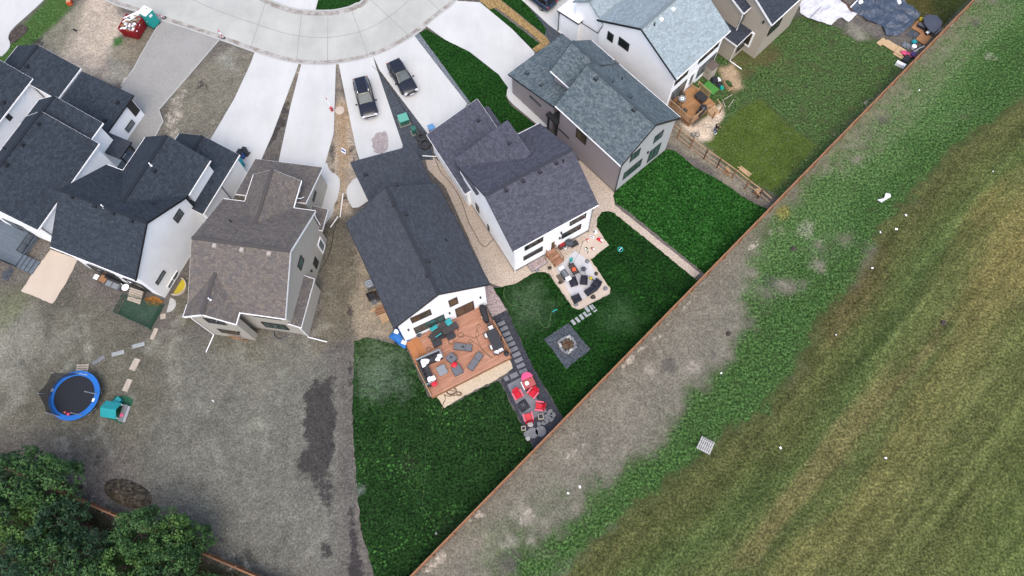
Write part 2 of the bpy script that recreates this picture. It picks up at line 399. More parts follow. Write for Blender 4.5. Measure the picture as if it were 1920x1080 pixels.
# ---------------------------------------------------------------- the ground: one sheet, soil and grass colours stored per vertex
FA=G(775,1075); FB=G(1815,10); FD=(FB-FA).normalized(); FN=Vector((FD.y,-FD.x,0))      # back fence line
xs=np.concatenate([np.array([-900,-500,-250,-120,-80]),np.arange(-64,92.01,.25),np.array([110,150,260,500,900])])
ys=np.concatenate([np.array([-900,-500,-250,-100,-50]),np.arange(-30,76.01,.25),np.array([90,130,260,500,900])])
X,Yg=np.meshgrid(xs,ys); V=np.stack([X.ravel(),Yg.ravel()],1)
def fbm(P,s,oc=4,seed=0,ax=None):
    r=np.random.default_rng(seed); out=np.zeros(len(P)); a=1;tot=0
    Q=P*s if ax is None else P@np.array(ax).T*s
    for o in range(oc):
        T=r.random((128,128)); q=Q*(2**o)+r.random(2)*50; i=np.floor(q).astype(int); f=q-i; f=f*f*(3-2*f)
        i0,j0=i[:,0]%128,i[:,1]%128; i1,j1=(i0+1)%128,(j0+1)%128
        v=(T[i0,j0]*(1-f[:,0])+T[i1,j0]*f[:,0])*(1-f[:,1])+(T[i0,j1]*(1-f[:,0])+T[i1,j1]*f[:,0])*f[:,1]
        out+=a*v; tot+=a; a*=.55
    return out/tot-.5
def sdist(poly):               # signed distance, positive inside
    P=np.array([[p.x,p.y] for p in poly]); n=len(P); d=np.full(len(V),1e9); ins=np.zeros(len(V),bool)
    for i in range(n):
        a,b=P[i],P[(i+1)%n]; e=b-a; w=V-a; tt=np.clip((w@e)/(e@e+1e-12),0,1); q=w-tt[:,None]*e
        d=np.minimum(d,(q*q).sum(1)); c=(a[1]>V[:,1])!=(b[1]>V[:,1])
        xi=e[0]*(V[:,1]-a[1])/(e[1]+1e-12)+a[0]; ins^=c&(V[:,0]<xi)
    d=np.sqrt(d); return np.where(ins,d,-d)
n1=fbm(V,.35,5,1); n2=fbm(V,.12,4,2); n3=fbm(V,1.3,3,3)
ca,sa=FD.x,FD.y
nst=fbm(V,.5,5,5,[[ca*.12,sa*.12],[-sa,ca]])          # noise drawn out along the fence direction
colr=np.tile(np.array(S(112,107,101)),(len(V),1)); veg=np.zeros(len(V)); dry=np.zeros(len(V))
colr*=(1+.35*n1+.3*n2)[:,None]
chalk=np.zeros(len(V)); stain=np.zeros(len(V))
def zone(px,c,feather=.6,amp=.8,op=1.0,vg=None,nz=None,dr=None,ch=None):
    global colr,veg,dry,chalk,stain
    sd=sdist([G(*p) for p in px])+ (n1 if nz is None else nz)*amp*2
    k=np.clip((sd+feather)/(2*feather),0,1); k=k*k*(3-2*k)*op
    if ch=='chalk': chalk=np.maximum(chalk,k); return
    if ch=='stain': stain=np.maximum(stain,k); return
    if c[0]>=c[1] and c[0]-c[2]<27: c_=np.array(S(*c))*np.array((1.07,1.16,1.09))
    else: c_=np.array(S(*c))
    colr=colr*(1-k[:,None])+c_*k[:,None]*(1+.25*n3)[:,None]
    if vg is not None: veg=veg*(1-k)+vg*k
    if dr is not None: dry=dry*(1-k)+dr*k
# building lots, left and middle
zone([(-60,560),(60,520),(330,640),(420,760),(300,850),(60,830),(-80,800)],(108,102,93),2,1.5)
zone([(340,640),(600,640),(655,660),(660,1080),(420,1080),(250,900)],(118,113,107),2,1.5)
zone([(-60,600),(70,560),(110,600),(40,720),(-60,760)],(136,130,122),1.5,2,.9)
zone([(0,560),(60,545),(40,600),(-20,620)],(112,116,88),1,1.5,.7,vg=.5)
zone([(60,560),(150,520),(140,560),(85,640)],(98,92,86),.8,1,.8)
zone([(165,-40),(225,15),(232,60),(195,110),(207,145),(165,155),(100,108),(130,60)],(200,186,168),.8,1.6)
zone([(60,70),(165,-10),(150,50),(110,110)],(142,134,120),.8,1,.8)
zone([(207,90),(235,88),(245,140),(200,155)],(158,150,142),.6,1,.8)
zone([(220,70),(290,45),(262,130),(215,110)],(140,132,112),.6,1,.7,vg=.3)
zone([(212,72),(232,68),(228,82),(213,86)],(70,110,60),.3,.4,1,vg=.8)
zone([(232,150),(262,110),(285,60),(262,130),(225,165)],(190,178,162),.4,.8,ch='chalk')
zone([(300,245),(330,165),(420,85),(480,97),(398,262),(330,255)],(130,121,111),.7,1)
zone([(300,215),(340,160),(356,165),(345,215),(330,260),(300,250)],(206,196,180),.5,1.2,.9,ch='chalk')
zone([(405,100),(445,78),(440,130),(400,120)],(150,145,138),.5,1.2,.8)
zone([(330,225),(350,195),(360,210),(340,240)],(96,90,80),.5,1,.6,ch='stain')
zone([(556,124),(566,123),(556,190),(470,300),(395,330)],(128,116,104),.6,.8)
zone([(548,170),(530,195),(470,290),(490,300),(540,230)],(84,78,72),.5,1,.85,ch='stain')
zone([(556,124),(566,123),(558,170),(540,195)],(204,186,160),.4,.6,ch='chalk')
zone([(632,122),(634,120),(665,250),(672,330),(655,400),(615,420),(610,320),(630,250)],(184,170,150),.5,.8)
zone([(634,190),(650,200),(652,330),(640,390),(630,330)],(170,142,108),.5,1,.7)
zone([(616,262),(634,270),(632,330),(614,330)],(110,102,96),.4,1,.8,ch='stain')
zone([(655,262),(672,280),(668,320),(655,310)],(110,104,100),.4,1,.7,ch='stain')
zone([(600,430),(640,400),(690,560),(668,640),(590,660),(600,560)],(112,103,92),.6,.8)
zone([(668,470),(700,475),(748,612),(738,648),(662,640),(656,560)],(160,148,128),.8,1.6)
zone([(655,455),(672,470),(668,520),(648,500)],(78,72,66),.5,1,.7,ch='stain')
zone([(664,625),(700,632),(740,640),(735,655),(690,650)],(186,176,164),.6,1.4,.8,ch='chalk')
zone([(440,600),(490,610),(480,660),(400,650)],(104,98,84),1,1.5,.6,vg=.15)
zone([(568,740),(592,716),(626,704),(634,760),(632,860),(600,892),(552,890),(545,858),(572,830)],(62,59,60),.7,1.2,.95,ch='stain')
zone([(590,890),(622,890),(632,985),(606,985)],(84,80,79),.8,1.4,.85,ch='stain')
zone([(602,995),(618,990),(622,1045),(600,1045)],(72,69,69),.6,1.2,.85,ch='stain')
zone([(608,640),(660,620),(664,1090),(640,1090),(632,720)],(98,91,90),1,1.2,.7)
zone([(652,930),(672,950),(690,1090),(640,1110)],(46,43,44),.7,1.2,.95,ch='stain')
zone([(648,560),(664,575),(664,780),(652,780)],(66,61,60),.4,1,.8,ch='stain')
zone([(300,800),(318,806),(290,856),(276,850)],(168,164,158),.7,1.4,.7,ch='chalk')
zone([(125,895),(170,900),(210,940),(300,985),(260,990),(180,960)],(160,157,154),.8,1.8,.75,ch='chalk')
zone([(335,1000),(370,1002),(450,1045),(480,1080),(430,1075)],(158,155,152),.7,1.6,.8,ch='chalk')
zone([(90,830),(180,836),(250,880),(200,900),(110,870)],(84,82,82),1.5,2,.6,ch='stain')
zone([(370,985),(460,1030),(500,1080),(470,1050)],(70,68,70),.6,1.2,.7,ch='stain')
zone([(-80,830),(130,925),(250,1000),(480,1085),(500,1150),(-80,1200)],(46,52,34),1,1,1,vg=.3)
zone([(60,690),(140,600),(150,610),(60,720),(0,800),(-20,790)],(128,122,114),.6,1.4,.8)
zone([(345,610),(405,580),(350,520),(320,560)],(104,97,84),.6,1,.8,vg=.12)
# front yards
zone([(-40,130),(90,-5),(140,-40),(135,15),(60,88),(10,125)],(76,104,54),.5,.6,1,vg=.7)
# back yards of the houses at the upper right
zone([(1290,140),(1400,60),(1480,20),(1620,60),(1720,110),(1720,140),(1470,385),(1360,330),(1320,270)],(78,90,56),.8,1.2,1,vg=.8)
zone([(1360,70),(1440,70),(1470,110),(1380,150)],(104,96,62),.8,1.6,.6,vg=.5)
zone([(1590,40),(1612,50),(1630,75),(1608,80),(1585,62)],(140,132,122),.5,.8,.9,vg=0)
zone([(1690,-20),(1840,-40),(1760,72),(1690,30)],(80,78,40),.6,1,1,vg=.2)
zone([(1740,0),(1830,-30),(1790,30),(1762,60)],(52,64,30),.5,.8,.9,vg=.3)
zone([(1318,268),(1385,205),(1425,182),(1480,235),(1532,272),(1448,362),(1395,335)],(80,100,42),.2,.15,1,vg=.12)
zone([(1350,130),(1375,118),(1392,165),(1375,172),(1352,148)],(196,172,142),.4,.8,.9,vg=0)
zone([(1300,240),(1352,195),(1358,215),(1330,262),(1300,265),(1275,230)],(222,204,180),.3,.5,1,vg=0)
zone([(1258,232),(1300,258),(1440,372),(1450,385),(1425,388),(1330,315),(1255,262)],(138,126,114),.4,.8,1,vg=.1)
# the open ground and the mown field beyond the back fence
zone([(770,1090),(1820,0),(1960,-120),(2400,-120),(2400,1500),(700,1500)],(128,119,110),.3,.1,1,vg=.34)
zone([(1430,420),(1815,30),(1980,-60),(1940,140),(1640,430),(1400,560)],(86,108,66),2.2,2.5,1,vg=.92)
zone([(1560,280),(1830,10),(1900,20),(1700,240),(1580,330)],(122,122,98),1.0,2.2,.5,vg=.7,nz=nst)
zone([(900,1100),(960,1040),(1030,990),(1100,930),(1010,930),(900,1010)],(112,112,94),1.2,2,.8,vg=.45)
zone([(930,1100),(1005,1005),(1065,960),(1122,910),(1167,865),(1247,830),(1247,777),(1310,725),(1350,680),(1380,640),(1430,560),(1520,480),(1600,400),(1700,290),(1850,130),(2000,-30),(2060,60),(1960,200),(1815,305),(1725,402),(1670,460),(1618,556),(1562,622),(1462,798),(1382,836),(1318,902),(1195,995),(1132,1040),(1060,1120)],(64,84,46),1.6,2.6,1,vg=.9)
_B=[(1040,1100),(1110,1020),(1172,975),(1247,925),(1297,882),(1360,817),(1440,780),(1540,605),(1595,540),(1647,442),(1702,385),(1787,290),(1925,180),(2060,40)]
zone(_B+[(2600,0),(2600,1700),(1000,1700)],(90,92,58),1.2,1.0,1)
sdF=sdist([G(*p) for p in _B+[(2600,0),(2600,1700),(1000,1700)]])
t_=sdF+nst*1.6
st=np.array([0,1.2,3,5,7,9,10.5,13,15,18,22,30,60,900])
cs=np.array([S(*c) for c in [(86,92,54),(90,94,56),(86,94,54),(82,98,55),(94,102,60),(92,102,60),(106,106,64),(104,106,64),(98,104,62),(98,106,62),(94,106,60),(88,106,56),(86,104,54),(86,104,54)]])
fc=np.stack([np.interp(t_,st,cs[:,k]) for k in range(3)],1)
kk=np.clip(sdF/1.4+.5+n1*1.8+n3*1.2,0,1)
nln=fbm(V,1.0,5,21,[[ca*.035,sa*.035],[-sa*1.1,ca*1.1]]); fc*=(1+.9*nln+.25*nst+.2*n1+.2*n3)[:,None]; colr=colr*(1-kk[:,None])+fc*kk[:,None]; veg=veg*(1-kk); dry=kk.copy()
zone([(1540,610),(1600,520),(1660,460),(1640,540),(1560,640)],(98,86,58),1.2,1.5,.5,nz=nst)
zone([(1850,380),(1990,300),(2000,470),(1860,560),(1780,600)],(134,122,76),2.0,3,.6,nz=nst)
zone([(1560,800),(1700,660),(1790,560),(1770,640),(1640,790),(1480,960),(1420,1080),(1400,1060)],(130,118,80),.9,2,.5,nz=nst)
for p in [((868,985),(905,958),14),((795,1064),(842,1034),16),((1068,776),(1128,733),7),((1080,820),(1130,790),6),((1165,690),(1215,640),9),((1222,640),(1300,560),7),((1338,545),(1378,500),6),((1396,478),(1440,430),8),((1548,268),(1640,176),6),((1766,60),(1800,30),8),((1058,862),(1098,832),9),((965,985),(1010,940),8),((1020,800),(1058,790),6),((1240,600),(1330,520),4)]:
    a,b,wd=p; zone([(a[0]-wd*.5,a[1]-wd*.5),(b[0]-wd*.5,b[1]-wd*.5),(b[0]+wd*.5,b[1]+wd*.5),(a[0]+wd*.5,a[1]+wd*.5)],(214,203,184),.35,.5,.95,nz=n3,ch='chalk')
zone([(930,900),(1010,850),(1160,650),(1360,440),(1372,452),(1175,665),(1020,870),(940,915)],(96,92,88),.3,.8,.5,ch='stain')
zone([(1455,395),(1475,385),(1482,402),(1465,412)],(176,148,88),.4,.6,.7)
for _ in range(26):                                     # pale and dark scuffs in the bare soil
    a=random.random(); u=random.uniform(1.2,8); c=FA.lerp(FB,a)+FN*u; r=random.uniform(.3,1.1)
    sd=r-np.hypot(V[:,0]-c.x,V[:,1]-c.y)+n3*1.6; k=np.clip(sd/.4,0,1)*.6
    cc=np.array(random.choice([S(168,160,148),S(84,80,78),S(150,140,128)])); colr=colr*(1-k[:,None])+cc*k[:,None]
for k in range(46):                                     # wheel streaks and soft smears in the bare lots
    x,y=random.uniform(60,660),random.uniform(560,1060); L_=random.uniform(40,150); w_=random.uniform(2,7); a_=random.choice([1.2,1.35,2.2,2.35,1.55])+random.uniform(-.15,.15); dx,dy=math.cos(a_)*L_/2,math.sin(a_)*L_/2
    zone([(x-dx-w_,y-dy),(x-dx+w_,y-dy),(x+dx+w_,y+dy),(x+dx-w_,y+dy)],random.choice([(140,134,126),(88,84,78),(96,92,84),(150,146,138)]),.35,.9,random.uniform(.2,.5),nz=n3)
for k in range(16):
    x,y=random.choice([(random.uniform(60,235),random.uniform(10,150)),(random.uniform(320,470),random.uniform(100,250)),(random.uniform(600,660),random.uniform(150,420))]); r=random.uniform(5,16)
    zone([(x-r,y-r*.6),(x+r,y-r),(x+r,y+r*.7),(x-r*.8,y+r)],(90,84,76),.3,.9,random.uniform(.4,.8),nz=n3,ch=random.choice(['stain','chalk','stain']))
colr=np.clip(colr,.008,.9)
def gridmesh(name,Z):
    ny,nx=X.shape; me=bpy.data.meshes.new(name)
    co=np.stack([X.ravel(),Yg.ravel(),Z],1).astype(np.float32)
    i=np.arange(ny*nx).reshape(ny,nx); q=np.stack([i[:-1,:-1],i[:-1,1:],i[1:,1:],i[1:,:-1]],-1).reshape(-1,4)
    me.vertices.add(len(co)); me.vertices.foreach_set('co',co.ravel()); me.loops.add(q.size); me.loops.foreach_set('vertex_index',q.ravel().astype(np.int32))
    me.polygons.add(len(q)); me.polygons.foreach_set('loop_start',(np.arange(len(q))*4).astype(np.int32)); me.polygons.foreach_set('loop_total',np.full(len(q),4,np.int32))
    me.update(); return me
me=gridmesh('ground',np.zeros(len(V)))
ca_=me.color_attributes.new('soil','FLOAT_COLOR','POINT')
ca_.data.foreach_set('color',np.concatenate([colr,np.ones((len(V),1))],1).astype(np.float32).ravel())
va=me.attributes.new('veg','FLOAT','POINT'); va.data.foreach_set('value',veg.astype(np.float32))
va=me.attributes.new('chalk','FLOAT','POINT'); va.data.foreach_set('value',chalk.astype(np.float32))
va=me.attributes.new('stain','FLOAT','POINT'); va.data.foreach_set('value',stain.astype(np.float32))
va=me.attributes.new('dry','FLOAT','POINT'); va.data.foreach_set('value',dry.astype(np.float32))
m,t,b=newmat('ground_soil_and_grass'); co_=coord(t)
at=N(t,'Attribute',attribute_name='soil').outputs['Color']; vg=N(t,'Attribute',attribute_name='veg').outputs['Fac']; dr=N(t,'Attribute',attribute_name='dry').outputs['Fac']
g1=mix(t,1.0,grain(t,co_,5,.75,1.28,1.0),grain(t,co_,1.5,.86,1.16,2.0),'MULTIPLY'); a=mix(t,1.0,at,g1,'MULTIPLY')
g0=ramp(t,noise(t,co_,.35,6,.7),[(.32,(.82,.82,.83)),(.68,(1.17,1.16,1.15))]); a=mix(t,1.0,a,g0,'MULTIPLY')
pb=ramp(t,noise(t,co_,5.5,1,.8),[(.64,(0,0,0)),(.70,(1,1,1))]); a=mix(t,mth(t,'MULTIPLY',pb,mth(t,'MULTIPLY',mth(t,'SUBTRACT',.5,mth(t,'MULTIPLY',vg,.4)),mth(t,'SUBTRACT',1.0,dr))),a,S(186,180,170))
nb=noise(t,co_,1.3,4,.8)
for at_,cc,kk_,wt_,of_ in (('stain',S(64,61,62),.85,.74,.93),('chalk',S(206,197,182),.9,.58,.96)):
    f_=N(t,'Attribute',attribute_name=at_).outputs['Fac']; f_=ramp(t,mth(t,'ADD',mth(t,'MULTIPLY',f_,wt_),mth(t,'SUBTRACT',nb,of_)),[(.0,(0,0,0)),(.2,(1,1,1))])
    a=mix(t,mth(t,'MULTIPLY',f_,kk_),a,mix(t,1.0,cc,g1,'MULTIPLY'))
gc=ramp(t,noise(t,co_,2.2,7,.78),[(.32,S(40,66,34)),(.5,S(64,104,52)),(.68,S(104,140,80))])
gc=mix(t,.5,gc,mix(t,1.0,at,(1.05,1.1,1.0),'MULTIPLY'))
gc=mix(t,1.0,gc,grain(t,co_,4.4,.42,1.75,1.2),'MULTIPLY')
gm=mth(t,'ADD',mth(t,'MULTIPLY',noise(t,co_,.8,5,.78),1.25),mth(t,'SUBTRACT',mth(t,'MULTIPLY',vg,.62),.98))
gm=ramp(t,gm,[(.0,(0,0,0)),(.16,(1,1,1))]); a=mix(t,mth(t,'MULTIPLY',gm,mth(t,'MINIMUM',mth(t,'MULTIPLY',vg,6),.92)),a,gc)
mp=N(t,'Mapping'); mp.inputs['Rotation'].default_value=(0,0,-math.atan2(FD.y,FD.x)); t.links.new(co_,mp.inputs[0])
mp2=N(t,'Mapping'); mp2.inputs['Scale'].default_value=(.12,1.5,1); t.links.new(mp.outputs[0],mp2.inputs[0])
sw=ramp(t,noise(t,mp2.outputs[0],1.0,4,.7),[(.3,(.78,.82,.76)),(.5,(1,1,1)),(.7,(1.24,1.2,1.22))])
tuft=mix(t,1.0,grain(t,co_,4.2,.62,1.45,1.2),ramp(t,noise(t,co_,.9,4,.75,1.0),[(.38,(.82,.86,.8)),(.5,(1,1,1)),(.62,(1.18,1.14,1.18))]),'MULTIPLY')
a=mix(t,dr,a,mix(t,1.0,mix(t,1.0,a,sw,'MULTIPLY'),tuft,'MULTIPLY'))
t.links.new(a,b.inputs['Base Color']); b.inputs['Roughness'].default_value=.97; b.inputs['Specular IOR Level'].default_value=.08
bump(t,b,noise(t,co_,9,5,.7),.5,.08)
me.materials.append(m); gr=bpy.data.objects.new('ground',me); COL.objects.link(gr); tag(gr,kind='structure')
# ---------------------------------------------------------------- road, kerbs, drives
OUT=[(-80,-150),(60,-70),(200,0),(260,22),(305,37),(410,72),(480,97),(537,114),(585,120),(615,120),(655,115),(697,105),(730,92),(777,65),(817,32),(855,0),(885,-60),(900,-150)]
INN=[(720,-150),(715,-60),(682,0),(668,9),(655,15),(634,20),(615,22),(590,22),(560,20),(530,12),(502,0),(440,-36),(380,-80),(330,-150)]
def spl(P,n=6):
    P=[G(*p) for p in P]; R=[]
    for i in range(len(P)-1):
        a,b,c,d=P[max(i-1,0)],P[i],P[i+1],P[min(i+2,len(P)-1)]
        for k in range(n):
            u=k/n; R.append(.5*((2*b)+(c-a)*u+(2*a-5*b+4*c-d)*u*u+(3*b-a-3*c+d)*u**3))
    return R+[P[-1]]
O_,I_=spl(OUT),spl(INN)
mb=MB(); mb.face([(p.x,p.y,.008) for p in O_+I_]); ro=mb.build('road',MT['road'],fix=False)
bm=bmesh.new(); bm.from_mesh(ro.data); bmesh.ops.triangulate(bm,faces=bm.faces)
for f in bm.faces:
    if f.normal.z<0: f.normal_flip()
bm.to_mesh(ro.data); bm.free(); tag(ro,kind='structure')
def ribbon(name,P,w0,w1,z0,z1,mat):      # strip beside a line, offsets to its left
    mb=MB(); L=[]
    for i,p in enumerate(P):
        d=(P[min(i+1,len(P)-1)]-P[max(i-1,0)]).normalized(); n=Vector((-d.y,d.x,0))
        a,b=p+n*w0,p+n*w1; L.append([mb.P((q.x,q.y,z)) for q,z in ((a,z0),(a,z1),(b,z1),(b,z0))])
    for i in range(len(L)-1):
        for k in range(3): mb.F((L[i][k],L[i+1][k],L[i+1][k+1],L[i][k+1]))
    return tag(mb.build(name,mat),kind='structure')
ribbon('kerb',O_,-.18,0,0,.07,MT['kerb']); ribbon('kerb',I_,-.2,0,0,.12,MT['kerb'])
ribbon('gutter',O_,.02,.5,.009,.013,MT['gutter']); ribbon('gutter',I_,.02,.55,.009,.013,MT['gutter'])
jm=plain('joint_seal',S(168,166,162),.9)
for a,b in (((615,22),(614,120)),((658,16),(690,104)),((692,-3),(768,68)),((775,-30),(826,22)),((566,20),(556,116)),((500,-2),(470,90))):
    d=(G(*b)-G(*a)).normalized(); n=Vector((-d.y,d.x,0))*.03; mb=MB(); mb.face([(*(q+s*n).xy,.0145) for q,s in ((G(*a),1),(G(*b),1),(G(*b),-1),(G(*a),-1))]); tag(mb.build('road_joint',jm),kind='structure')
c_=[(a+b)/2 for a,b in zip([O_[int(i*(len(O_)-1)/40)] for i in range(41)],[I_[::-1][int(i*(len(I_)-1)/40)] for i in range(41)])]
ribbon('road_joint',c_,-.03,.03,.009,.0145,jm)
def drive(px,mat='drive',name='driveway',z=.06,sm=0): return sheet(name,px,z,MT[mat],sm=sm,thick=.08)
drive([(478,98),(536,114),(560,120),(555,135),(510,255),(470,345),(390,330),(395,262),(440,185),(470,120)])
drive([(565,121),(630,121),(626,250),(612,300),(600,345),(515,330),(523,302),(545,200)])
sheet('walkway',[(612,300),(618,322),(632,328),(639,340),(634,370),(626,385),(626,400),(600,432),(585,420),(590,330)],.05,MT['drive'],sm=1,thick=.07)
drive([(635,120),(655,116),(700,106),(704,122),(755,272),(752,300),(676,305),(668,280)])
sheet('walkway',[(655,345),(668,332),(690,330),(700,370),(664,395),(652,375),(649,358)],.05,MT['drive'],sm=1,thick=.07)
drive([(700,106),(731,93),(776,66),(788,82),(876,195),(845,240),(805,255),(712,132)])
drive([(798,48),(818,33),(856,2),(900,5),(960,55),(1002,98),(1000,150),(960,175),(935,140),(880,97),(835,75)],sm=0)
sheet('walkway',[(960,150),(948,175),(955,190),(985,215),(1015,240),(1060,235),(1000,160)],.055,MT['drive'],sm=1,thick=.07)
drive([(978,0),(1000,-25),(1095,-60),(1110,40),(1052,64),(1030,48)])
drive([(-60,100),(0,110),(18,92),(20,82),(15,70),(22,55),(60,22),(88,-5),(130,-60),(-80,-60)],sm=1)
drive([(480,-40),(502,0),(530,12),(560,20),(591,22),(598,-5),(602,-40)])
drive([(303,36),(412,74),(340,158),(298,206),(307,228),(270,290),(232,270),(228,165),(252,128),(262,108)],'gravelB','gravel_driveway',.03)
ribbon('kerb',[G(*p) for p in ((262,108),(252,128),(228,162))],-.06,.06,0,.07,MT['kerb']); ribbon('kerb',[G(*p) for p in ((303,37),(262,108))],-.06,.06,0,.07,MT['kerb'])
ribbon('kerb',[G(*p) for p in ((412,74),(340,158),(298,206),(306,228),(290,258))],-.06,.06,0,.07,MT['kerb'])
# gravel beds
sheet('gravel_bed',[(703,128),(715,140),(805,255),(812,300),(760,300),(752,262)],.02,MT['slate'])
sheet('gravel_bed',[(776,66),(786,62),(882,192),(876,197),(788,82)],.022,MT['slatel'])
sheet('gravel_bed',[(975,-5),(985,-8),(1035,48),(1060,66),(1078,86),(1030,88),(1022,64),(1024,54),(1000,30)],.022,MT['slate'])
sheet('pebble_bed',[(798,300),(806,294),(816,296),(850,330),(905,360),(1090,300),(1152,358),(1152,384),(1312,512),(1300,524),(1180,560),(1090,585),(1060,570),(1030,512),(1000,512),(965,532),(940,538),(918,530),(905,505),(835,350),(802,318)],.010,MT['pebble'],jg=.03)
sheet('pebble_bed',[(908,532),(924,538),(950,580),(925,596),(905,560)],.014,MT['pebblep'])
sheet('gravel_bed',[(924,594),(951,582),(1000,690),(1046,776),(995,838),(938,714),(955,700)],.018,MT['slated'],jg=.04)
sheet('patio_paving',[(951,722),(976,708),(1026,772),(984,792)],.035,MT['paver'],thick=.03)
sheet('sand_strip',[(818,742),(955,674),(962,690),(930,712),(870,742),(832,765),(822,752)],.022,MT['sand'],jg=.06)
sheet('concrete_pad',[(95,468),(146,486),(125,530),(99,570),(40,546),(62,512)],.03,MT['padB'],jg=.04)
sheet('concrete_pad',[(1082,472),(1115,425),(1142,460),(1105,486)],.03,MT['padB'],thick=.04)
sheet('patio_slab',[(1030,505),(1036,490),(1082,470),(1106,486),(1143,540),(1141,550),(1085,579),(1075,576)],.045,MT['padB'],sm=1,thick=.05)
sheet('patio_slab',[(1043,505),(1078,470),(1106,492),(1128,538),(1085,566),(1074,560)],.052,MT['padF'],thick=.03)
o=sheet('spilled_gravel',[(697,262),(704,252),(722,246),(727,256),(729,281),(716,288),(699,287)],.066,granular('pink_gravel',S(184,172,172),S(196,186,184),S(160,148,146),2,8,28,gr=(.8,1.2)),jg=.12)
o['kind']='stuff'; tag(o,'pinkish gravel spilled on the driveway in front of the car with silver rails','gravel')
# ---------------------------------------------------------------- lawns
DG1,DG2,CLV=S(20,50,18),S(34,66,26),S(74,130,54)
def B_(px,py,r,c,s=.8): g=G(px,py); return (g.x,g.y,r,c,s)
LM1=lawnmat('lawn_dense',S(26,64,20),S(42,88,32),S(74,126,60),1.1)
LM2=lawnmat('lawn_wrap',DG1,S(30,66,22),S(62,122,48),.55,[B_(990,580,3.2,S(112,134,106),.55),B_(1165,590,2.6,S(92,126,86),.5),B_(985,545,2.0,S(106,130,96),.5)])
LM3=lawnmat('lawn_big',S(24,50,20),S(40,68,32),S(82,138,62),.7,[B_(715,700,3.6,S(136,152,132),.75),B_(690,662,3.0,S(104,122,86),.7),B_(755,665,2.4,S(96,116,84),.5),B_(850,1000,2.0,S(44,44,40),.6),B_(765,870,1.4,S(54,56,44),.6),B_(675,920,.6,S(150,155,150),.8)])
LM4=lawnmat('lawn_front',S(26,62,20),S(36,74,28),S(70,120,48),.2)
sheet('lawn',[(1149,366),(1158,352),(1250,280),(1268,284),(1300,312),(1352,340),(1402,375),(1430,384),(1312,506),(1180,398),(1152,380)],.03,LM1,jg=.05)
sheet('lawn',[(1118,425),(1120,410),(1128,398),(1140,396),(1152,400),(1303,522),(1268,562),(1046,775),(1000,690),(951,582),(924,540),(940,538),(966,533),(1000,512),(1022,510),(1034,520),(1074,577),(1085,581),(1143,551),(1144,540),(1107,487),(1141,460)],.026,LM2,jg=.05)
sheet('lawn',[(664,640),(690,632),(738,645),(762,652),(802,745),(819,744),(834,766),(872,744),(936,714),(994,836),(778,1076),(770,1100),(690,1100),(678,1000),(668,900),(660,760)],.026,LM3,jg=.09)
sheet('lawn',[(786,62),(800,55),(835,75),(880,97),(935,140),(958,172),(948,180),(955,195),(1005,235),(960,252),(882,193)],.028,LM4,jg=.03)
sheet('lawn',[(902,6),(925,15),(1012,82),(1000,98),(960,55)],.028,LM4,jg=.03)
sheet('lawn',[(925,-8),(975,-8),(1024,54),(1022,66),(935,-4)],.028,LM4,jg=.03)
sheet('lawn',[(598,-5),(602,-40),(690,-40),(684,-4),(668,7),(640,18),(616,21),(592,21)],.028,LM4,jg=.02)
sheet('paver_path',[(897,0),(925,-8),(935,-3),(1026,72),(1032,82),(1006,98),(998,92),(1014,80),(1000,66),(930,14),(918,18),(908,8)],.034,granular('tan_paver_strip',S(186,158,110),S(168,140,92),S(140,112,70),2,6,22),thick=.03)
sheet('flower_bed',[(15,72),(22,60),(40,44),(52,50),(54,58),(28,80),(20,84)],.05,MT['mulch'],sm=1)
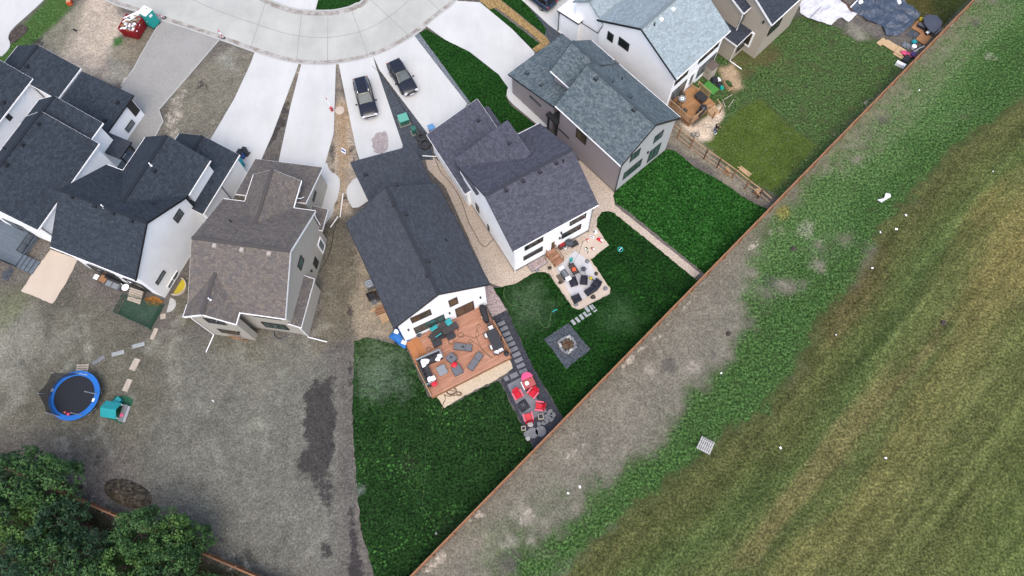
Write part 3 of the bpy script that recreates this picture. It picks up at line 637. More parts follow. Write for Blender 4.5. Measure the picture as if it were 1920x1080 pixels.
# ---------------------------------------------------------------- houses
class House:
    def __init__(s,name,label,O,th,wall,roof,fascia):
        s.o=thing(name,label,'house',(O[0],O[1],0),math.radians(th)); s.O=Vector((O[0],O[1],0)); s.t=math.radians(th)
        s.wm,s.rm,s.fm=wall,roof,fascia; s.W=MB(); s.roofs=[]
    def loc(s,p):
        d=p-s.O; c,n=math.cos(s.t),math.sin(s.t); return Vector((d.x*c+d.y*n,-d.x*n+d.y*c,p.z))
    def L(s,px,py,z=0): return s.loc(G(px,py,z))
    def ray(s,px,py,u=None,v=None):
        a,b=s.L(px,py,0),s.L(px,py,10); d=b-a; i=0 if u is not None else 1
        return a+d*(((u if u is not None else v)-a[i])/d[i])
    def wallpoly(s,pts3a,pts3b):
        n=len(pts3a); a=[s.W.P(p) for p in pts3a]; b=[s.W.P(p) for p in pts3b]; s.W.F(a[::-1]); s.W.F(b)
        for i in range(n): j=(i+1)%n; s.W.F((a[i],a[j],b[j],b[i]))
    def gable(s,u0,u1,v0,v1,ze,zr,axis,um=None,oh=.35,rk=.3,gut=True,rmat=None,wall=True,ends=(1,1),zb=-.1,fm=None,r0=None,r1=None):
        t=.2
        if axis=='v': c0,c1,e0,e1=u0,u1,v0,v1; q=lambda c,e,z:(c,e,z)
        else: c0,c1,e0,e1=v0,v1,u0,u1; q=lambda c,e,z:(e,c,z)
        cm=(c0+c1)/2 if um is None else um
        f=lambda c: ze+(zr-ze)*((c-c0)/(cm-c0) if c<cm else (c1-c)/(c1-cm))
        mb=MB(); s1=math.hypot(cm-c0,zr-ze); s2=math.hypot(c1-cm,zr-ze)
        P=lambda c,e,z: mb.P(q(c,e,z))
        r0=e0 if r0 is None else r0; r1=e1 if r1 is None else r1
        A=[P(c0,e0,ze),P(cm,r0,zr),P(c1,e0,ze),P(c1,e0,ze-t),P(cm,r0,zr-t*1.2),P(c0,e0,ze-t)]
        B=[P(c0,e1,ze),P(cm,r1,zr),P(c1,e1,ze),P(c1,e1,ze-t),P(cm,r1,zr-t*1.2),P(c0,e1,ze-t)]
        mb.F((A[0],B[0],B[1],A[1]),[(e0,0),(e1,0),(r1,s1),(r0,s1)]); mb.F((A[1],B[1],B[2],A[2]),[(r0,40+s2),(r1,40+s2),(e1,40),(e0,40)])
        for i in (2,3,4,5): j=(i+1)%6; mb.F((A[i],B[i],B[j],A[j]))
        for X_ in (A,B): mb.F((X_[0],X_[1],X_[4],X_[5])); mb.F((X_[1],X_[2],X_[3],X_[4]))
        r=mb.build('roof',rmat or s.rm,s.o)
        cap=MB(); cap.beam(q(cm,r0+.02,zr+.012),q(cm,r1-.02,zr+.012),.32,.03); cap.build('ridge_cap',rmat or s.rm,r)
        fm=fm or s.fm
        for c,sg in ((c0,-1),(c1,1)):
            fb=MB(); fb.beam(q(c+sg*.03,e0,ze-.1),q(c+sg*.03,e1,ze-.1),.07,.14); fb.build('gutter',fm[0],s.o)
        for k,e,sg in ((0,e0,-1),(1,e1,1)):
            if ends[k]:
                for a,b in ((c0,cm),(cm,c1)): fb=MB(); fb.beam(q(a,e-sg*.012,f(a)-.15),q(b,e-sg*.012,f(b)-.15),.05,.25); fb.build('bargeboard',fm[1],s.o)
        if wall:
            w0,w1=c0+oh,c1-oh; g=lambda c: f(c)-t*1.15
            sec=[(w0,zb),(w1,zb),(w1,g(w1)),(cm,g(cm)),(w0,g(w0))]
            s.wallpoly([q(c,e0+rk,z) for c,z in sec],[q(c,e1-rk,z) for c,z in sec])
        h=(lambda u,v: f(u)) if axis=='v' else (lambda u,v: f(v))
        s.roofs.append((r,h)); return r,h
    def shed(s,u0,u1,v0,v1,z,oh=.3,wall=True,zb=-.1,rmat=None,fm=None,t=.2,name='roof'):   # z=(z at u0v0, u1v0, u0v1)
        zf=lambda u,v: z[0]+(z[1]-z[0])*(u-u0)/(u1-u0)+(z[2]-z[0])*(v-v0)/(v1-v0)
        mb=MB(); c=[(u0,v0),(u1,v0),(u1,v1),(u0,v1)]
        a=[mb.P((x,y,zf(x,y)-t)) for x,y in c]; b=[mb.P((x,y,zf(x,y))) for x,y in c]
        sl=abs(z[1]-z[0])>abs(z[2]-z[0])
        mb.F(b,[(y,x) if sl else (x,y) for x,y in c]); mb.F(a[::-1])
        for i in range(4): j=(i+1)%4; mb.F((a[i],a[j],b[j],b[i]))
        r=mb.build(name,rmat or s.rm,s.o); fm=fm or s.fm
        for i in range(4):
            j=(i+1)%4; (x,y),(X2,Y2)=c[i],c[j]; n=Vector((Y2-y,-(X2-x))).normalized()*.0
            fb=MB(); fb.beam((x+n.x,y+n.y,zf(x,y)-.12),(X2+n.x,Y2+n.y,zf(X2,Y2)-.12),.05,.2); fb.build('fascia',fm[1],s.o)
        if wall:
            w=[(u0+oh,v0+oh),(u1-oh,v0+oh),(u1-oh,v1-oh),(u0+oh,v1-oh)]
            s.wallpoly([(x,y,zb) for x,y in w],[(x,y,zf(x,y)-t*.9) for x,y in w])
        s.roofs.append((r,zf)); return r,zf
    def done(s,base=None):
        w=s.W.build('wall',s.wm,s.o); return w
    def vent(s,px,py,k,mat=None,sz=.34):
        r,f=s.roofs[k]; z=7
        for _ in range(12): p=s.L(px,py,z); z=f(p.x,p.y)
        mb=MB(); mb.mi=0; mb.box(p.x-sz/2,p.x+sz/2,p.y-sz/2,p.y+sz/2,z-.12,z+.16); mb.mi=1; mb.box(p.x-sz*.42,p.x+sz*.42,p.y-sz*.42,p.y+sz*.42,z+.155,z+.19)
        mb.build('roof_vent',[mat or MT['vent'],mat or r.data.materials[0]],r)
    def pipe(s,px,py,k,mat=None):
        r,f=s.roofs[k]; z=7
        for _ in range(12): p=s.L(px,py,z); z=f(p.x,p.y)
        mb=MB(); mb.cyl((p.x,p.y,z-.1),.13,.14,10,.09); mb.cyl((p.x,p.y,z),.06,.4,8); mb.build('vent_pipe',mat or MT['vent'],r)
    def win(s,face,pl,p1,p2,n=2,frame=None,gl=None,fw=.07,name='window',proud=.05,cuts=None):
        ax=1 if face in('back','front') else 0
        A=s.ray(*p1,**({'v':pl} if ax else {'u':pl})); B=s.ray(*p2,**({'v':pl} if ax else {'u':pl}))
        a0,a1=sorted((A[1-ax],B[1-ax])); z0,z1=sorted((A.z,B.z))
        return s.winr(face,pl,a0,a1,z0,z1,n,frame,gl,fw,name,proud)
    def winr(s,face,pl,a0,a1,z0,z1,n=2,frame=None,gl=None,fw=.07,name='window',proud=.05):
        sg=-1 if face in('back','left') else 1; ax=1 if face in('back','front') else 0
        def bx(mb,a,b,c,d,e0,e1):
            p0,p1=sorted((pl+sg*e0,pl+sg*e1))
            mb.box(a,b,p0,p1,c,d) if ax else mb.box(p0,p1,a,b,c,d)
        mb=MB(); bx(mb,a0,a0+fw,z0,z1,-.04,proud); bx(mb,a1-fw,a1,z0,z1,-.04,proud); bx(mb,a0+fw,a1-fw,z0,z0+fw,-.04,proud); bx(mb,a0+fw,a1-fw,z1-fw,z1,-.04,proud)
        for k in range(1,n):
            x=a0+(a1-a0)*k/n; bx(mb,x-fw*.4,x+fw*.4,z0+fw,z1-fw,-.04,proud-.005)
        o=mb.build(name,frame or MT['trimk'],s.o)
        mb=MB(); bx(mb,a0+fw*.9,a1-fw*.9,z0+fw*.9,z1-fw*.9,-.03,proud*.35); mb.build('pane',gl or MT['glass'],o); return o
    def wlamp(s,face,pl,p):
        ax=1 if face in('back','front') else 0; A=s.ray(*p,**({'v':pl} if ax else {'u':pl})); sg=-1 if face in('back','left') else 1
        c=[A.x,A.y,A.z]; c[ax]=pl+sg*.07; mb=MB(); mb.obox(c,(.14,.14,.3)); mb.build('wall_lamp',MT['trimk'],s.o)
    def spout(s,pts,mat=None,r=.05):
        mb=MB(); mb.tube(pts,r,6); mb.build('downspout',mat or s.fm[0],s.o)
    def foot(s,u0,u1,v0,v1,h=.35,d=.03):    # foundation band standing just outside the wall foot
        mb=MB(); mb.box(u0-d,u1+d,v0-d,v1+d,-.1,h); mb.build('foundation',MT['conc_wall'],s.o)
WW=(MT['trimw'],MT['trimk']); KK=(MT['trimk'],MT['trimk']); WT=(MT['trimw'],MT['trimw'])
# E: the house with the big cedar deck
E=House('house','white house with charcoal gable roof behind the large cedar deck',(-10.41,19.82),24.4,MT['white_panel'],MT['shE'],KK)
E.gable(-.2,9.05,-.35,11.1,5.9,8.9,'v')
E.shed(2.55,9.0,10.6,17.75,(4.75,3.2,4.75))
E.foot(.15,8.7,-.05,10.8,.3)
E.win('back',0-.05,(768.3,596.7),(809.7,589),2,MT['bronze'],MT['glassb'],.12); E.win('back',-.05,(774.7,615.3),(835.3,600),4,MT['bronze'],MT['glasst'],.11)
E.win('back',-.05,(840,564),(859.7,568.3),1,MT['bronze'],MT['glassb'],.12); E.win('back',-.05,(852.5,579.7),(890,579),2,MT['bronze'],MT['glassb'],.13,name='patio_door')
for p in ((765.3,617.5),(842.5,586.3),(900.3,557)): E.wlamp('back',-.05,p)
for p,k in (((744,347),0),((738,384),0),((761,402),0),((803,490),0),((801,516),0),((685,328),1)): E.vent(*p,k)
E.pipe(837,451,0)
E.spout([(-.1,.2,5.6),(0,.08,5.2),(0.08,-.1,.3)],MT['trimk']); E.done()
# F
F=House('house','white house with slate gable roof and concrete patio of black chairs',(.39,26.92),28.9,MT['white'],MT['shF'],WW)
F.gable(-.42,8.85,-.42,10.05,5.9,8.8,'u',um=4.45)
F.shed(-.38,5.65,6.4,10.75,(5.95,8.0,5.95),wall=True,oh=.32,fm=(MT['trimw'],MT['shF']))
F.shed(-.75,5.3,8.3,16.3,(3.35,5.0,3.35),oh=.3,fm=WT)
F.shed(5.15,6.45,11.2,16.2,(3.5,3.05,3.5),oh=.25)
F.foot(-.1,8.5,-.1,9.7,.25)
F.win('back',-.12,(981.7,482),(1017,469),3); F.win('back',-.12,(1053.7,440),(1088.5,428.5),3)
F.win('back',-.12,(1030.5,454.7),(1041.5,466),1,MT['trimw'],MT['glassb'],.2,name='door')
F.winr('back',-.12,1.0,3.0,3.85,5.1,3); F.winr('back',-.12,6.0,7.8,3.85,5.1,3)
F.win('left',-.14,(891.7,379.5),(899,400),1); F.win('left',-.14,(914,420),(918,434),1)
for p in ((1052,436),(1049,446)): F.wlamp('back',-.12,p)
for p,k in (((949,357),0),((981,340),0),((1012,323),0),((1043,306),0),((955,269),1),((898,226),2)): F.vent(*p,k,sz=.3)
F.pipe(1056,303,0)
F.spout([(-.1,-.3,5.6),(-.15,-.2,5.0),(-.15,-.2,.1)],MT['trimw']); F.spout([(8.55,-.35,5.6),(8.45,-.2,5.0),(8.45,-.2,.1)],MT['trimk'],.03)
F.done()
# G
GH=House('house','mauve sided house with green-grey shingle roof',(10.91,35.4),39.6,MT['mauve'],MT['shG'],WW)
GH.gable(-.42,7.75,-.35,8.9,5.9,8.8,'v')
GH.gable(2.05,7.75,8.3,12.3,5.9,8.05,'v')
GH.shed(-.1,7.6,9.4,16.4,(4.9,4.9,3.3),oh=.3,fm=KK)
GH.shed(-.35,2.6,8.55,10.2,(3.0,3.0,3.0),wall=False,rmat=MT['blackm'],fm=KK,t=.3,name='porch_roof')
for y in (9.9,8.7): mb=MB(); mb.box(-.25,-.1,y,y+.15,0,2.72); mb.build('porch_post',MT['trimk'],GH.o)
GH.foot(-.07,7.4,-.05,8.5,.2)
GH.win('left',-.07,(1081.7,239.5),(1098.3,272.5),2,gl=MT['glassb']); GH.win('left',-.07,(1048,240.5),(1067,260),1)
GH.win('left',.2,(993.8,178),(1013.9,200.4),1,gl=MT['glassg'])
mb=MB(); sec_=[(-.06,.2),(7.39,.2),(7.39,5.78),(3.665,8.45),(-.06,5.78)]; ia=[mb.P((x,-.10,z)) for x,z in sec_]; ib=[mb.P((x,-.052,z)) for x,z in sec_]; mb.F(ia); mb.F(ib[::-1]); [mb.F((ia[k],ia[(k+1)%5],ib[(k+1)%5],ib[k])) for k in range(5)]; mb.build('rear_lit_sheet',MT['rearlit'],GH.o)  # pale sheet added over the mauve rear wall, brighter light put into its colour
GT=MT['glasst']
GH.winr('back',-.11,1.2,2.5,4.45,5.75,2,gl=GT); GH.winr('back',-.11,4.5,5.75,4.35,5.6,2,gl=GT); GH.winr('back',-.11,4.45,6.05,.75,3.0,2,gl=GT,name='patio_door'); GH.winr('back',-.11,.8,3.35,1.5,2.9,3,gl=GT)
GH.wlamp('back',-.11,(1214,285))
for p,k in (((1118,148),0),((1146,153),0),((1181,182),0),((1189,206),0),((988,138),2),((1015,160),2)): GH.vent(*p,k,sz=.36)
GH.pipe(1166,149,0)
GH.spout([(-.2,-.25,5.65),(-.12,-.18,5.1),(-.12,-.18,.05)],MT['trimk'],.06); GH.spout([(-.15,8.45,5.6),(-.12,8.5,5.1),(-.12,8.5,2.8)],MT['trimk'],.05)
GH.done()
# H
H=House('house','tall white house with silver shingle roof and tan rear deck',(17.46,45.995),43,MT['white'],MT['shH'],(MT['trimw'],MT['trimk']))
H.gable(-1.15,7.45,-.85,9.95,5.9,8.95,'u',um=4.45)
H.gable(-.9,7.3,9.2,13.6,5.5,7.2,'u',wall=True,oh=.3,ends=(0,0))
H.shed(-1.3,6.8,12.2,15.4,(3.6,3.6,3.2),oh=.15,rmat=MT['membrane'],fm=KK)
H.win('left',-.86,(1161.5,68.4),(1177.8,97),2); H.winr('left',-.86,7.7,8.5,3.9,5.1,1)
H.winr('back',-.51,-.5,1.6,3.9,5.0,2); H.winr('back',-.51,3.3,6.6,3.9,5.0,3)
H.winr('back',-.51,-.4,2.0,.8,2.7,2,gl=MT['glassg'],name='patio_door'); H.winr('back',-.51,2.5,3.4,.7,2.8,1,MT['trimw'],MT['glassg'],.14,name='door'); H.winr('back',-.51,4.0,6.9,.9,2.7,3,gl=MT['glassg'])
for p in ((1107,22),(1227,47)): H.pipe(*p,0)
for p in ((1240,37),(1262,18)): H.vent(*p,0,MT['membrane'],.34)
H.spout([(-.88,9.3,5.2),(-.88,9.8,3.7),(-.88,13.0,3.3)],MT['trimk'],.05); H.spout([(-1.3,15.2,3.1),(-1.25,15.1,2.7),(-1.25,15.1,.1)],MT['trimk'],.06)
H.foot(-.8,7.1,-.45,9.5,.2); H.done()
# I
_o=G(1395,24.7,5.9)
I=House('house','beige house with black roofs at the top edge of the picture',(_o.x,_o.y),43,MT['tan2'],MT['shI'],WT)
I.gable(0,7.5,0,12,5.9,8.5,'u'); 
_p=I.L(1448,46,5.9); _q=I.L(1421,12,5.9)
I.gable(_p.x,_p.x+7,_p.y,_p.y+7,5.9,8.0,'u',ends=(1,1))
I.shed(-1.3,3.2,-1.2,9,(3.0,3.4,3.0),oh=.25)
I.winr('back',_p.y+.25,_p.x+.9,_p.x+2.9,3.2,4.4,2); I.winr('back',.28,.5,2.6,3.6,5.0,3,gl=MT['glassg']); I.winr('back',-1.0,-.4,2.6,.9,2.3,3)
I.winr('left',_p.x+.24,_p.y+1.4,_p.y+2.5,1.0,3.2,1,MT['trimw'],MT['glassb'],.18,name='door')
I.wlamp('left',_p.x+.24,(1432,41))
I.spout([(.2,.2,5.6),(.1,.1,5.2),(.1,.1,3.2)],MT['trimw']); I.spout([(-1.15,-1.1,2.7),(-1.1,-1.0,2.2),(-1.1,-1.0,.2),(-1.0,-2.6,.1)],MT['trimw'])
I.done()
# C
C=House('house','white house with navy roof and blank right wall',(-34.28,25.19),-23.5,MT['white'],MT['shA'],WW)
C.gable(-8.75,.42,-.22,9.1,5.9,8.9,'u',um=4.4)
C.gable(-6.9,.40,9.05,13.15,5.9,8.2,'v',rk=.25,r0=5.3,ends=(0,1))
C.gable(-5.85,1.15,8.5,15.7,3.5,5.0,'v',oh=.25,um=-2.4,fm=WT)
C.foot(-8.4,.08,.1,8.8,.55)
C.win('right',.14,(324,410),(345,400),2,gl=MT['glassg']); C.win('right',.14,(290.8,530.8),(310.8,510.5),1,gl=MT['glassg'])
C.winr('back',.02,-7.2,-4.2,.9,2.6,2); C.winr('back',.02,-3.0,-.9,.8,2.8,2,name='patio_door'); C.winr('back',.02,-6.0,-3.6,3.9,5.1,2)
C.winr('right',.12,1.1,3.0,.1,.75,2,MT['trimw'],MT['glassg'],.08)
C.wlamp('back',.02,(221,520))
for p,k in (((136,369),0),((179,386),0),((213,400),0),((248,414),0),((289,321),1)): C.vent(*p,k)
C.pipe(289,383,0); C.pipe(283,310,1,MT['whitep']); C.pipe(194,388,0,MT['whitep'])
C.spout([(.4,8.9,5.6),(.22,8.9,5.2),(.2,8.9,.3)],MT['trimk'],.05); C.spout([(1.15,11.9,3.7),(1.03,12.0,3.3),(1.03,12.0,.2)],MT['trimk'],.05)
C.done()
# D
D=House('house','grey-brown roofed house with cream siding and side lean-to',(-24.56,21.72),-10.5,MT['tan'],MT['shD'],WT)
D.gable(-4.35,4.6,-.25,10.5,5.9,8.9,'u',um=5.0)
D.gable(-4.43,.4,-1.4,-.2,5.88,7.5,'v',r1=2.75,ends=(1,0),rk=.28)
D.gable(-2.25,2.45,10.3,13.45,5.9,7.4,'v',r0=7.6,ends=(0,1))
D.shed(-3.85,3.1,11.6,16.5,(5.0,5.0,3.4),oh=.28)
D.shed(4.05,5.1,-.05,4.85,(3.7,2.95,3.7),oh=.12)
D.shed(3.1,4.6,9.9,12.2,(3.3,2.95,3.3),oh=.2,wall=False)
D.foot(-4.0,4.3,.1,10.2,.25)
D.win('right',4.32,(557.5,499),(570,486.7),1,gl=MT['glasst'],fw=.1); D.winr('right',4.32,6.6,7.4,.9,2.2,1)
D.win('back',-1.12,(379.7,595.3),(426.7,609.5),2); D.win('back',-1.12,(406.7,615.8),(451,628),2,gl=MT['glassb'],name='patio_door'); D.win('back',.04,(489,603.7),(543,619),3,gl=MT['glasst']); D.winr('back',.04,1.1,3.7,4.3,5.3,2)
D.win('right',2.84,(590.8,357),(588,379),1); D.winr('right',4.32,8.5,9.5,.3,2.3,1,MT['trimw'],MT['glassg'],.14,name='door')
D.wlamp('back',-1.12,(448,622)); D.wlamp('right',4.32,(583,508))
for p in ((403,461),(454,469),(505,476),(488,404)): D.vent(*p,0,MT['ventd'],.36)
D.pipe(433,416,0); D.pipe(394,562,1,MT['whitep'])
for c_,s_,r_ in (((-1.7,-1.3,.9),(1.3,.08,.12),0),((-1.2,-1.42,.6),(1.4,.07,.12),.3)): mb=MB(); mb.obox(c_,s_,0,0,r_); mb.build('door_brace',MT['lumberd'],D.o)
mb=MB(); mb.ring((2.3,-.05,0),.75,.68,0,.25,18,3.14159,6.2832); mb.build('window_well',MT['greym'],D.o)
D.spout([(2.4,11.7,5.6),(2.6,11.9,5.2),(2.7,12.3,4.8)]); D.spout([(4.5,10.3,5.6),(4.4,10.3,5.0),(4.4,10.3,3.3)]); D.spout([(5.0,-.1,2.8),(4.98,-.05,.3),(4.98,-.1,.15),(6.9,-.3,.12)])
D.spout([(-4.05,-1.12,5.6),(-4.05,-1.2,5.0),(-4.05,-1.2,.2),(-4.3,-3.0,.12)]); D.done()
# B
B=House('house','dark roofed white house with grey deck at the left edge',(-43.93,30.24),-24,MT['white'],MT['shA'],WT)
B.gable(-8.55,0,0,10.05,5.9,8.9,'v',um=-4.55)
B.gable(-8.55,-1.0,9.2,12.2,5.9,8.3,'v',um=-5.0,fm=WT)
B.shed(-7.9,-2.3,11.2,17.3,(4.5,3.3,4.5),oh=.3,fm=KK)
B.foot(-8.2,-.35,.3,9.7,.3)
B.win('right',-2.54,(247,224),(240.5,249),1,gl=MT['glassg'])
B.winr('right',-.33,2.0,3.3,1.2,2.6,1,gl=MT['glassg']); B.winr('back',.29,-6.9,-4.6,.7,2.7,2,gl=MT['glassg'],name='patio_door')
for p,k in (((72,233),0),((42,272),0),((12,310),0),((220,193),2),((197,226),2)): B.vent(*p,k)
B.pipe(11,280,0)
B.shed(-2.4,.35,10.35,12.45,(3.2,2.9,3.2),wall=False,rmat=MT['shI'],fm=KK,name='porch_roof')
for v_ in (10.6,12.2): mb=MB(); mb.box(.02,.18,v_-.08,v_+.08,.5,2.68); mb.build('porch_post',MT['trimk'],B.o)
mb=MB(); mb.box(-2.6,.3,10.1,12.3,0,.5); mb.build('porch_floor',MT['greydeck'],B.o)
for k in range(2): mb=MB(); mb.box(.301+.32*k,.6+.32*k,10.6,12.1,0,.34-.16*k); mb.build('porch_step',MT['greydeck'],B.o)
mb=MB(); mb.box(-2.57,-2.53,16.0,16.9,1.0,3.0); mb.build('garage_panel',MT['trimk'],B.o)
B.spout([(.05,.4,5.6),(-.2,.4,5.2),(-.2,.4,.3)],MT['trimk'],.05); B.done()
# A
A=House('house','white house with navy roof in the far left corner',(-48.04,47.40),-24,MT['white'],MT['shA'],WT)
A.gable(-9.3,0,-14,.05,5.9,8.9,'v')
A.gable(-5.4,2.55,-.6,3.55,4.6,6.5,'v',um=-1.4)
A.foot(-8.9,-.35,-13.6,-.2,.3)
A.win('right',-.33,(6.7,217.5),(24,220),1)
A.vent(51,125,1); A.vent(7,193,0); A.spout([(2.55,3.0,4.4),(2.3,3.0,4.0),(2.25,3.0,.2)],MT['trimk'],.04); A.spout([(.05,-.5,5.6),(-.25,-.4,5.2),(-.25,-.4,.2)],MT['trimk'],.04)
A.done()
# ---------------------------------------------------------------- fences
def fence_run(name,label,a,b,z,first=None,step=2.44,h=1.75,side=-1,post=MT['lumberd'],panel=MT['fence']):
    A_,B2=G(*a,z),G(*b,z); A_.z=B2.z=0; d=B2-A_; rz=math.atan2(d.y,d.x); n=int(d.length/step)
    t=thing(name,label,'fence',A_,rz)
    p0=q0=c0=None
    for i in range(n+1):
        if p0 is None: mb=MB(); mb.box(-.06,.06,-.06+side*.08,.06+side*.08,-.1,h+.08); p0=mb.build('post',post,t)
        else: c=p0.copy(); COL.objects.link(c); c.parent=t; c.location=(i*step,0,0)
        if i==n: break
        if q0 is None:
            mb=MB(); mb.box(.0,step-.004,-.012,.012,.06,h); q0=mb.build('board_panel',panel,t)
            mb=MB(); mb.box(.0,step-.03,-.075,.055,h+.001,h+.04); c0=mb.build('top_rail',MT['lumberd'],t)
            mb=MB(); mb.box(.07,step-.07,side*.014,side*.055,.35,.44); r0=mb.build('lower_rail',MT['lumberd'],t)
        else:
            for k in (q0,c0,r0): c=k.copy(); COL.objects.link(c); c.parent=t; c.location=(i*step,0,0)
    return t
fence_run('wooden_fence','long cedar board fence between the back lawns and the open field',(640,1213),(1900,-77),1.75)
fence_run('wooden_fence','brown board fence in front of the trees at lower left',(-60,848),(560,1116),1.75,side=1)
# unfinished divider: posts and rails only
tops=[(1276,242),(1301,261),(1327,281),(1352,297.5),(1381,318),(1406,338),(1430,356)]
P=[G(*p,1.75) for p in tops]; t=thing('fence_frame','unfinished fence frame of posts and rails between two back yards','fence',(P[0].x,P[0].y,0))
L0=Vector((P[0].x,P[0].y,0)); st_=G(1256,228,1.6); en=G(1447,372,1.7)
for i,p in enumerate(P):
    q=p-L0; mb=MB(); mb.box(q.x-.06,q.x+.06,q.y-.06,q.y+.06,-.1,1.78); mb.build('post',MT['lumberk'] if i in(2,3,6) else MT['lumberd'],t)
ch=[st_]+P+[en]
for i in range(len(ch)-1):
    a,b=ch[i]-L0,ch[i+1]-L0; mb=MB(); mb.beam((a.x,a.y,1.68),(b.x,b.y,1.68),.06,.12); mb.build('top_rail',MT['lumber'],t)
    if i in (1,2,3,4): mb=MB(); mb.beam((a.x,a.y+.0,.25),(b.x,b.y,.25),.05,.12); mb.build('lower_rail',MT['lumber'],t)
    mb=MB(); mb.beam((a.x,a.y,.95),(b.x,b.y,.95),.04,.08); mb.build('middle_rail',MT['lumber'],t)
# ---------------------------------------------------------------- trees
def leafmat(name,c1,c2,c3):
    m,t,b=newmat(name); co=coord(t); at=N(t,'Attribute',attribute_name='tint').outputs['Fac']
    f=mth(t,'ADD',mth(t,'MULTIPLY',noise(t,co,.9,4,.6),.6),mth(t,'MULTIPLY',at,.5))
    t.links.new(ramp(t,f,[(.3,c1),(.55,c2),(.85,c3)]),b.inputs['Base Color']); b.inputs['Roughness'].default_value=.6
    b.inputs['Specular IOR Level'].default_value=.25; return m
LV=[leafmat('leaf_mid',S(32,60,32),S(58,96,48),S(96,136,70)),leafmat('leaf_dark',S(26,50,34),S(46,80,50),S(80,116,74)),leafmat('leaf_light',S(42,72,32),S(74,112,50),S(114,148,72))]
BK=plain('bark',S(84,68,56),.95,.3,6,bmp=.4)
def tree_meshes(seed,H_,R,leaf,ncl=62,per=62):
    r=random.Random(seed); tb=MB(); pts=[(0,0,-.1),(r.uniform(-.1,.1),r.uniform(-.1,.1),H_*.35),(r.uniform(-.3,.3),r.uniform(-.3,.3),H_*.8)]
    def limb(a,b,r0,r1):
        a=Vector(a);b=Vector(b);d=(b-a).normalized(); x=d.orthogonal().normalized(); y=d.cross(x); n=7
        A=[tb.P(a+x*r0*math.cos(6.283*k/n)+y*r0*math.sin(6.283*k/n)) for k in range(n)]; Bq=[tb.P(b+x*r1*math.cos(6.283*k/n)+y*r1*math.sin(6.283*k/n)) for k in range(n)]
        for k in range(n): l=(k+1)%n; tb.F((A[k],A[l],Bq[l],Bq[k]))
    limb(pts[0],pts[1],.19,.13); limb(pts[1],pts[2],.13,.05)
    cl=[]
    nl=9
    for i in range(nl):
        a=6.283*i/nl+r.uniform(-.3,.3); z=H_*r.uniform(.34,.72); l=R*r.uniform(.6,1.0)*(1.1-.5*abs(z/H_-.45)); 
        s0=Vector(pts[1]).lerp(Vector(pts[2]),(z/H_-.35)/.45 if z>H_*.35 else 0); e=Vector((math.cos(a)*l,math.sin(a)*l,z+H_*r.uniform(.08,.2))); limb(s0,e,.06,.02); 
        for k in range(4): cl.append((s0.lerp(e,r.uniform(.55,1.1))+Vector((r.uniform(-.4,.4),r.uniform(-.4,.4),r.uniform(-.2,.5))),r.uniform(.25,.6)))
    while len(cl)<ncl:
        u=Vector((r.gauss(0,1),r.gauss(0,1),r.gauss(0,1))).normalized(); k=r.uniform(.55,1)**.6
        cl.append((Vector((u.x*R*k,u.y*R*k,H_*.66+u.z*H_*.34*k)),r.uniform(.22,.62)))
    v=[];f=[];tn=[]
    for c,s in cl:
        base=r.uniform(0,1)*.55
        for _ in range(int(per*s/.6)):
            u=Vector((r.gauss(0,1),r.gauss(0,1),r.gauss(0,.8))).normalized()*s*r.uniform(.35,1)**.5; p=c+u
            nrm=(u.normalized()*.7+Vector((r.uniform(-.8,.8),r.uniform(-.8,.8),.7))).normalized(); x=nrm.orthogonal().normalized(); x.rotate(Matrix.Rotation(r.uniform(0,6.28),3,nrm)); y=nrm.cross(x)
            a=r.uniform(.05,.17); b=a*r.uniform(.4,.8); i=len(v)
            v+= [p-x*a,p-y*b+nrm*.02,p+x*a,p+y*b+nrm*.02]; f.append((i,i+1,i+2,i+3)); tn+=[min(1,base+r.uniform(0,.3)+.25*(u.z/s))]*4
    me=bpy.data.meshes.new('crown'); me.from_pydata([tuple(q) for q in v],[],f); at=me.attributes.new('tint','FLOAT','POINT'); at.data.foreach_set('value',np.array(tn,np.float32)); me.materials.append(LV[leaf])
    return tb,me
TM=[tree_meshes(1,7.2,2.5,0,118),tree_meshes(2,8.4,2.3,1,110),tree_meshes(3,6.4,2.2,2,104),tree_meshes(4,7.8,2.8,0,130)]
TRK=[None]*4
def tree(px,py,k,sc,label):
    p=G(px,py,5.5*sc); t=thing('tree',label,'tree',(p.x,p.y,0),random.uniform(0,6.28),'trees behind the lower left fence'); t.scale=(sc,sc,sc)
    if TRK[k] is None: TRK[k]=TM[k][0].build('trunk',BK,t,smooth=True)
    else: c=TRK[k].copy(); COL.objects.link(c); c.parent=t
    c=bpy.data.objects.new('crown',TM[k][1]); COL.objects.link(c); c.parent=t
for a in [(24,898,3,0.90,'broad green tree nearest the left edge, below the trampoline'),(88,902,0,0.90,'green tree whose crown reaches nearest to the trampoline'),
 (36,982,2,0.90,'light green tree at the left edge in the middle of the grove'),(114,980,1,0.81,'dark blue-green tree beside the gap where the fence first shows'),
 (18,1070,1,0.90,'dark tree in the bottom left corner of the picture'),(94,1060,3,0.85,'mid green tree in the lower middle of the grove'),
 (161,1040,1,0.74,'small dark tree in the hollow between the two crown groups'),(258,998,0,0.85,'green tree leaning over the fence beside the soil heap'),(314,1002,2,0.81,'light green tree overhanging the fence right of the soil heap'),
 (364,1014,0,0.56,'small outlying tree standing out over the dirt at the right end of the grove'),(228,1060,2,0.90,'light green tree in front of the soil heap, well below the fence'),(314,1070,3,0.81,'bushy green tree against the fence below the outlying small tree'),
 (168,1105,0,0.90,'green tree at the bottom edge in the middle of the grove'),(258,1126,1,0.85,'dark tree cut by the bottom edge beside the fence'),(381,1122,0,0.72,'rightmost tree of the grove at the bottom edge under the fence'),(-44,950,1,0.99,'dark tree mostly outside the left edge')]: tree(*a)
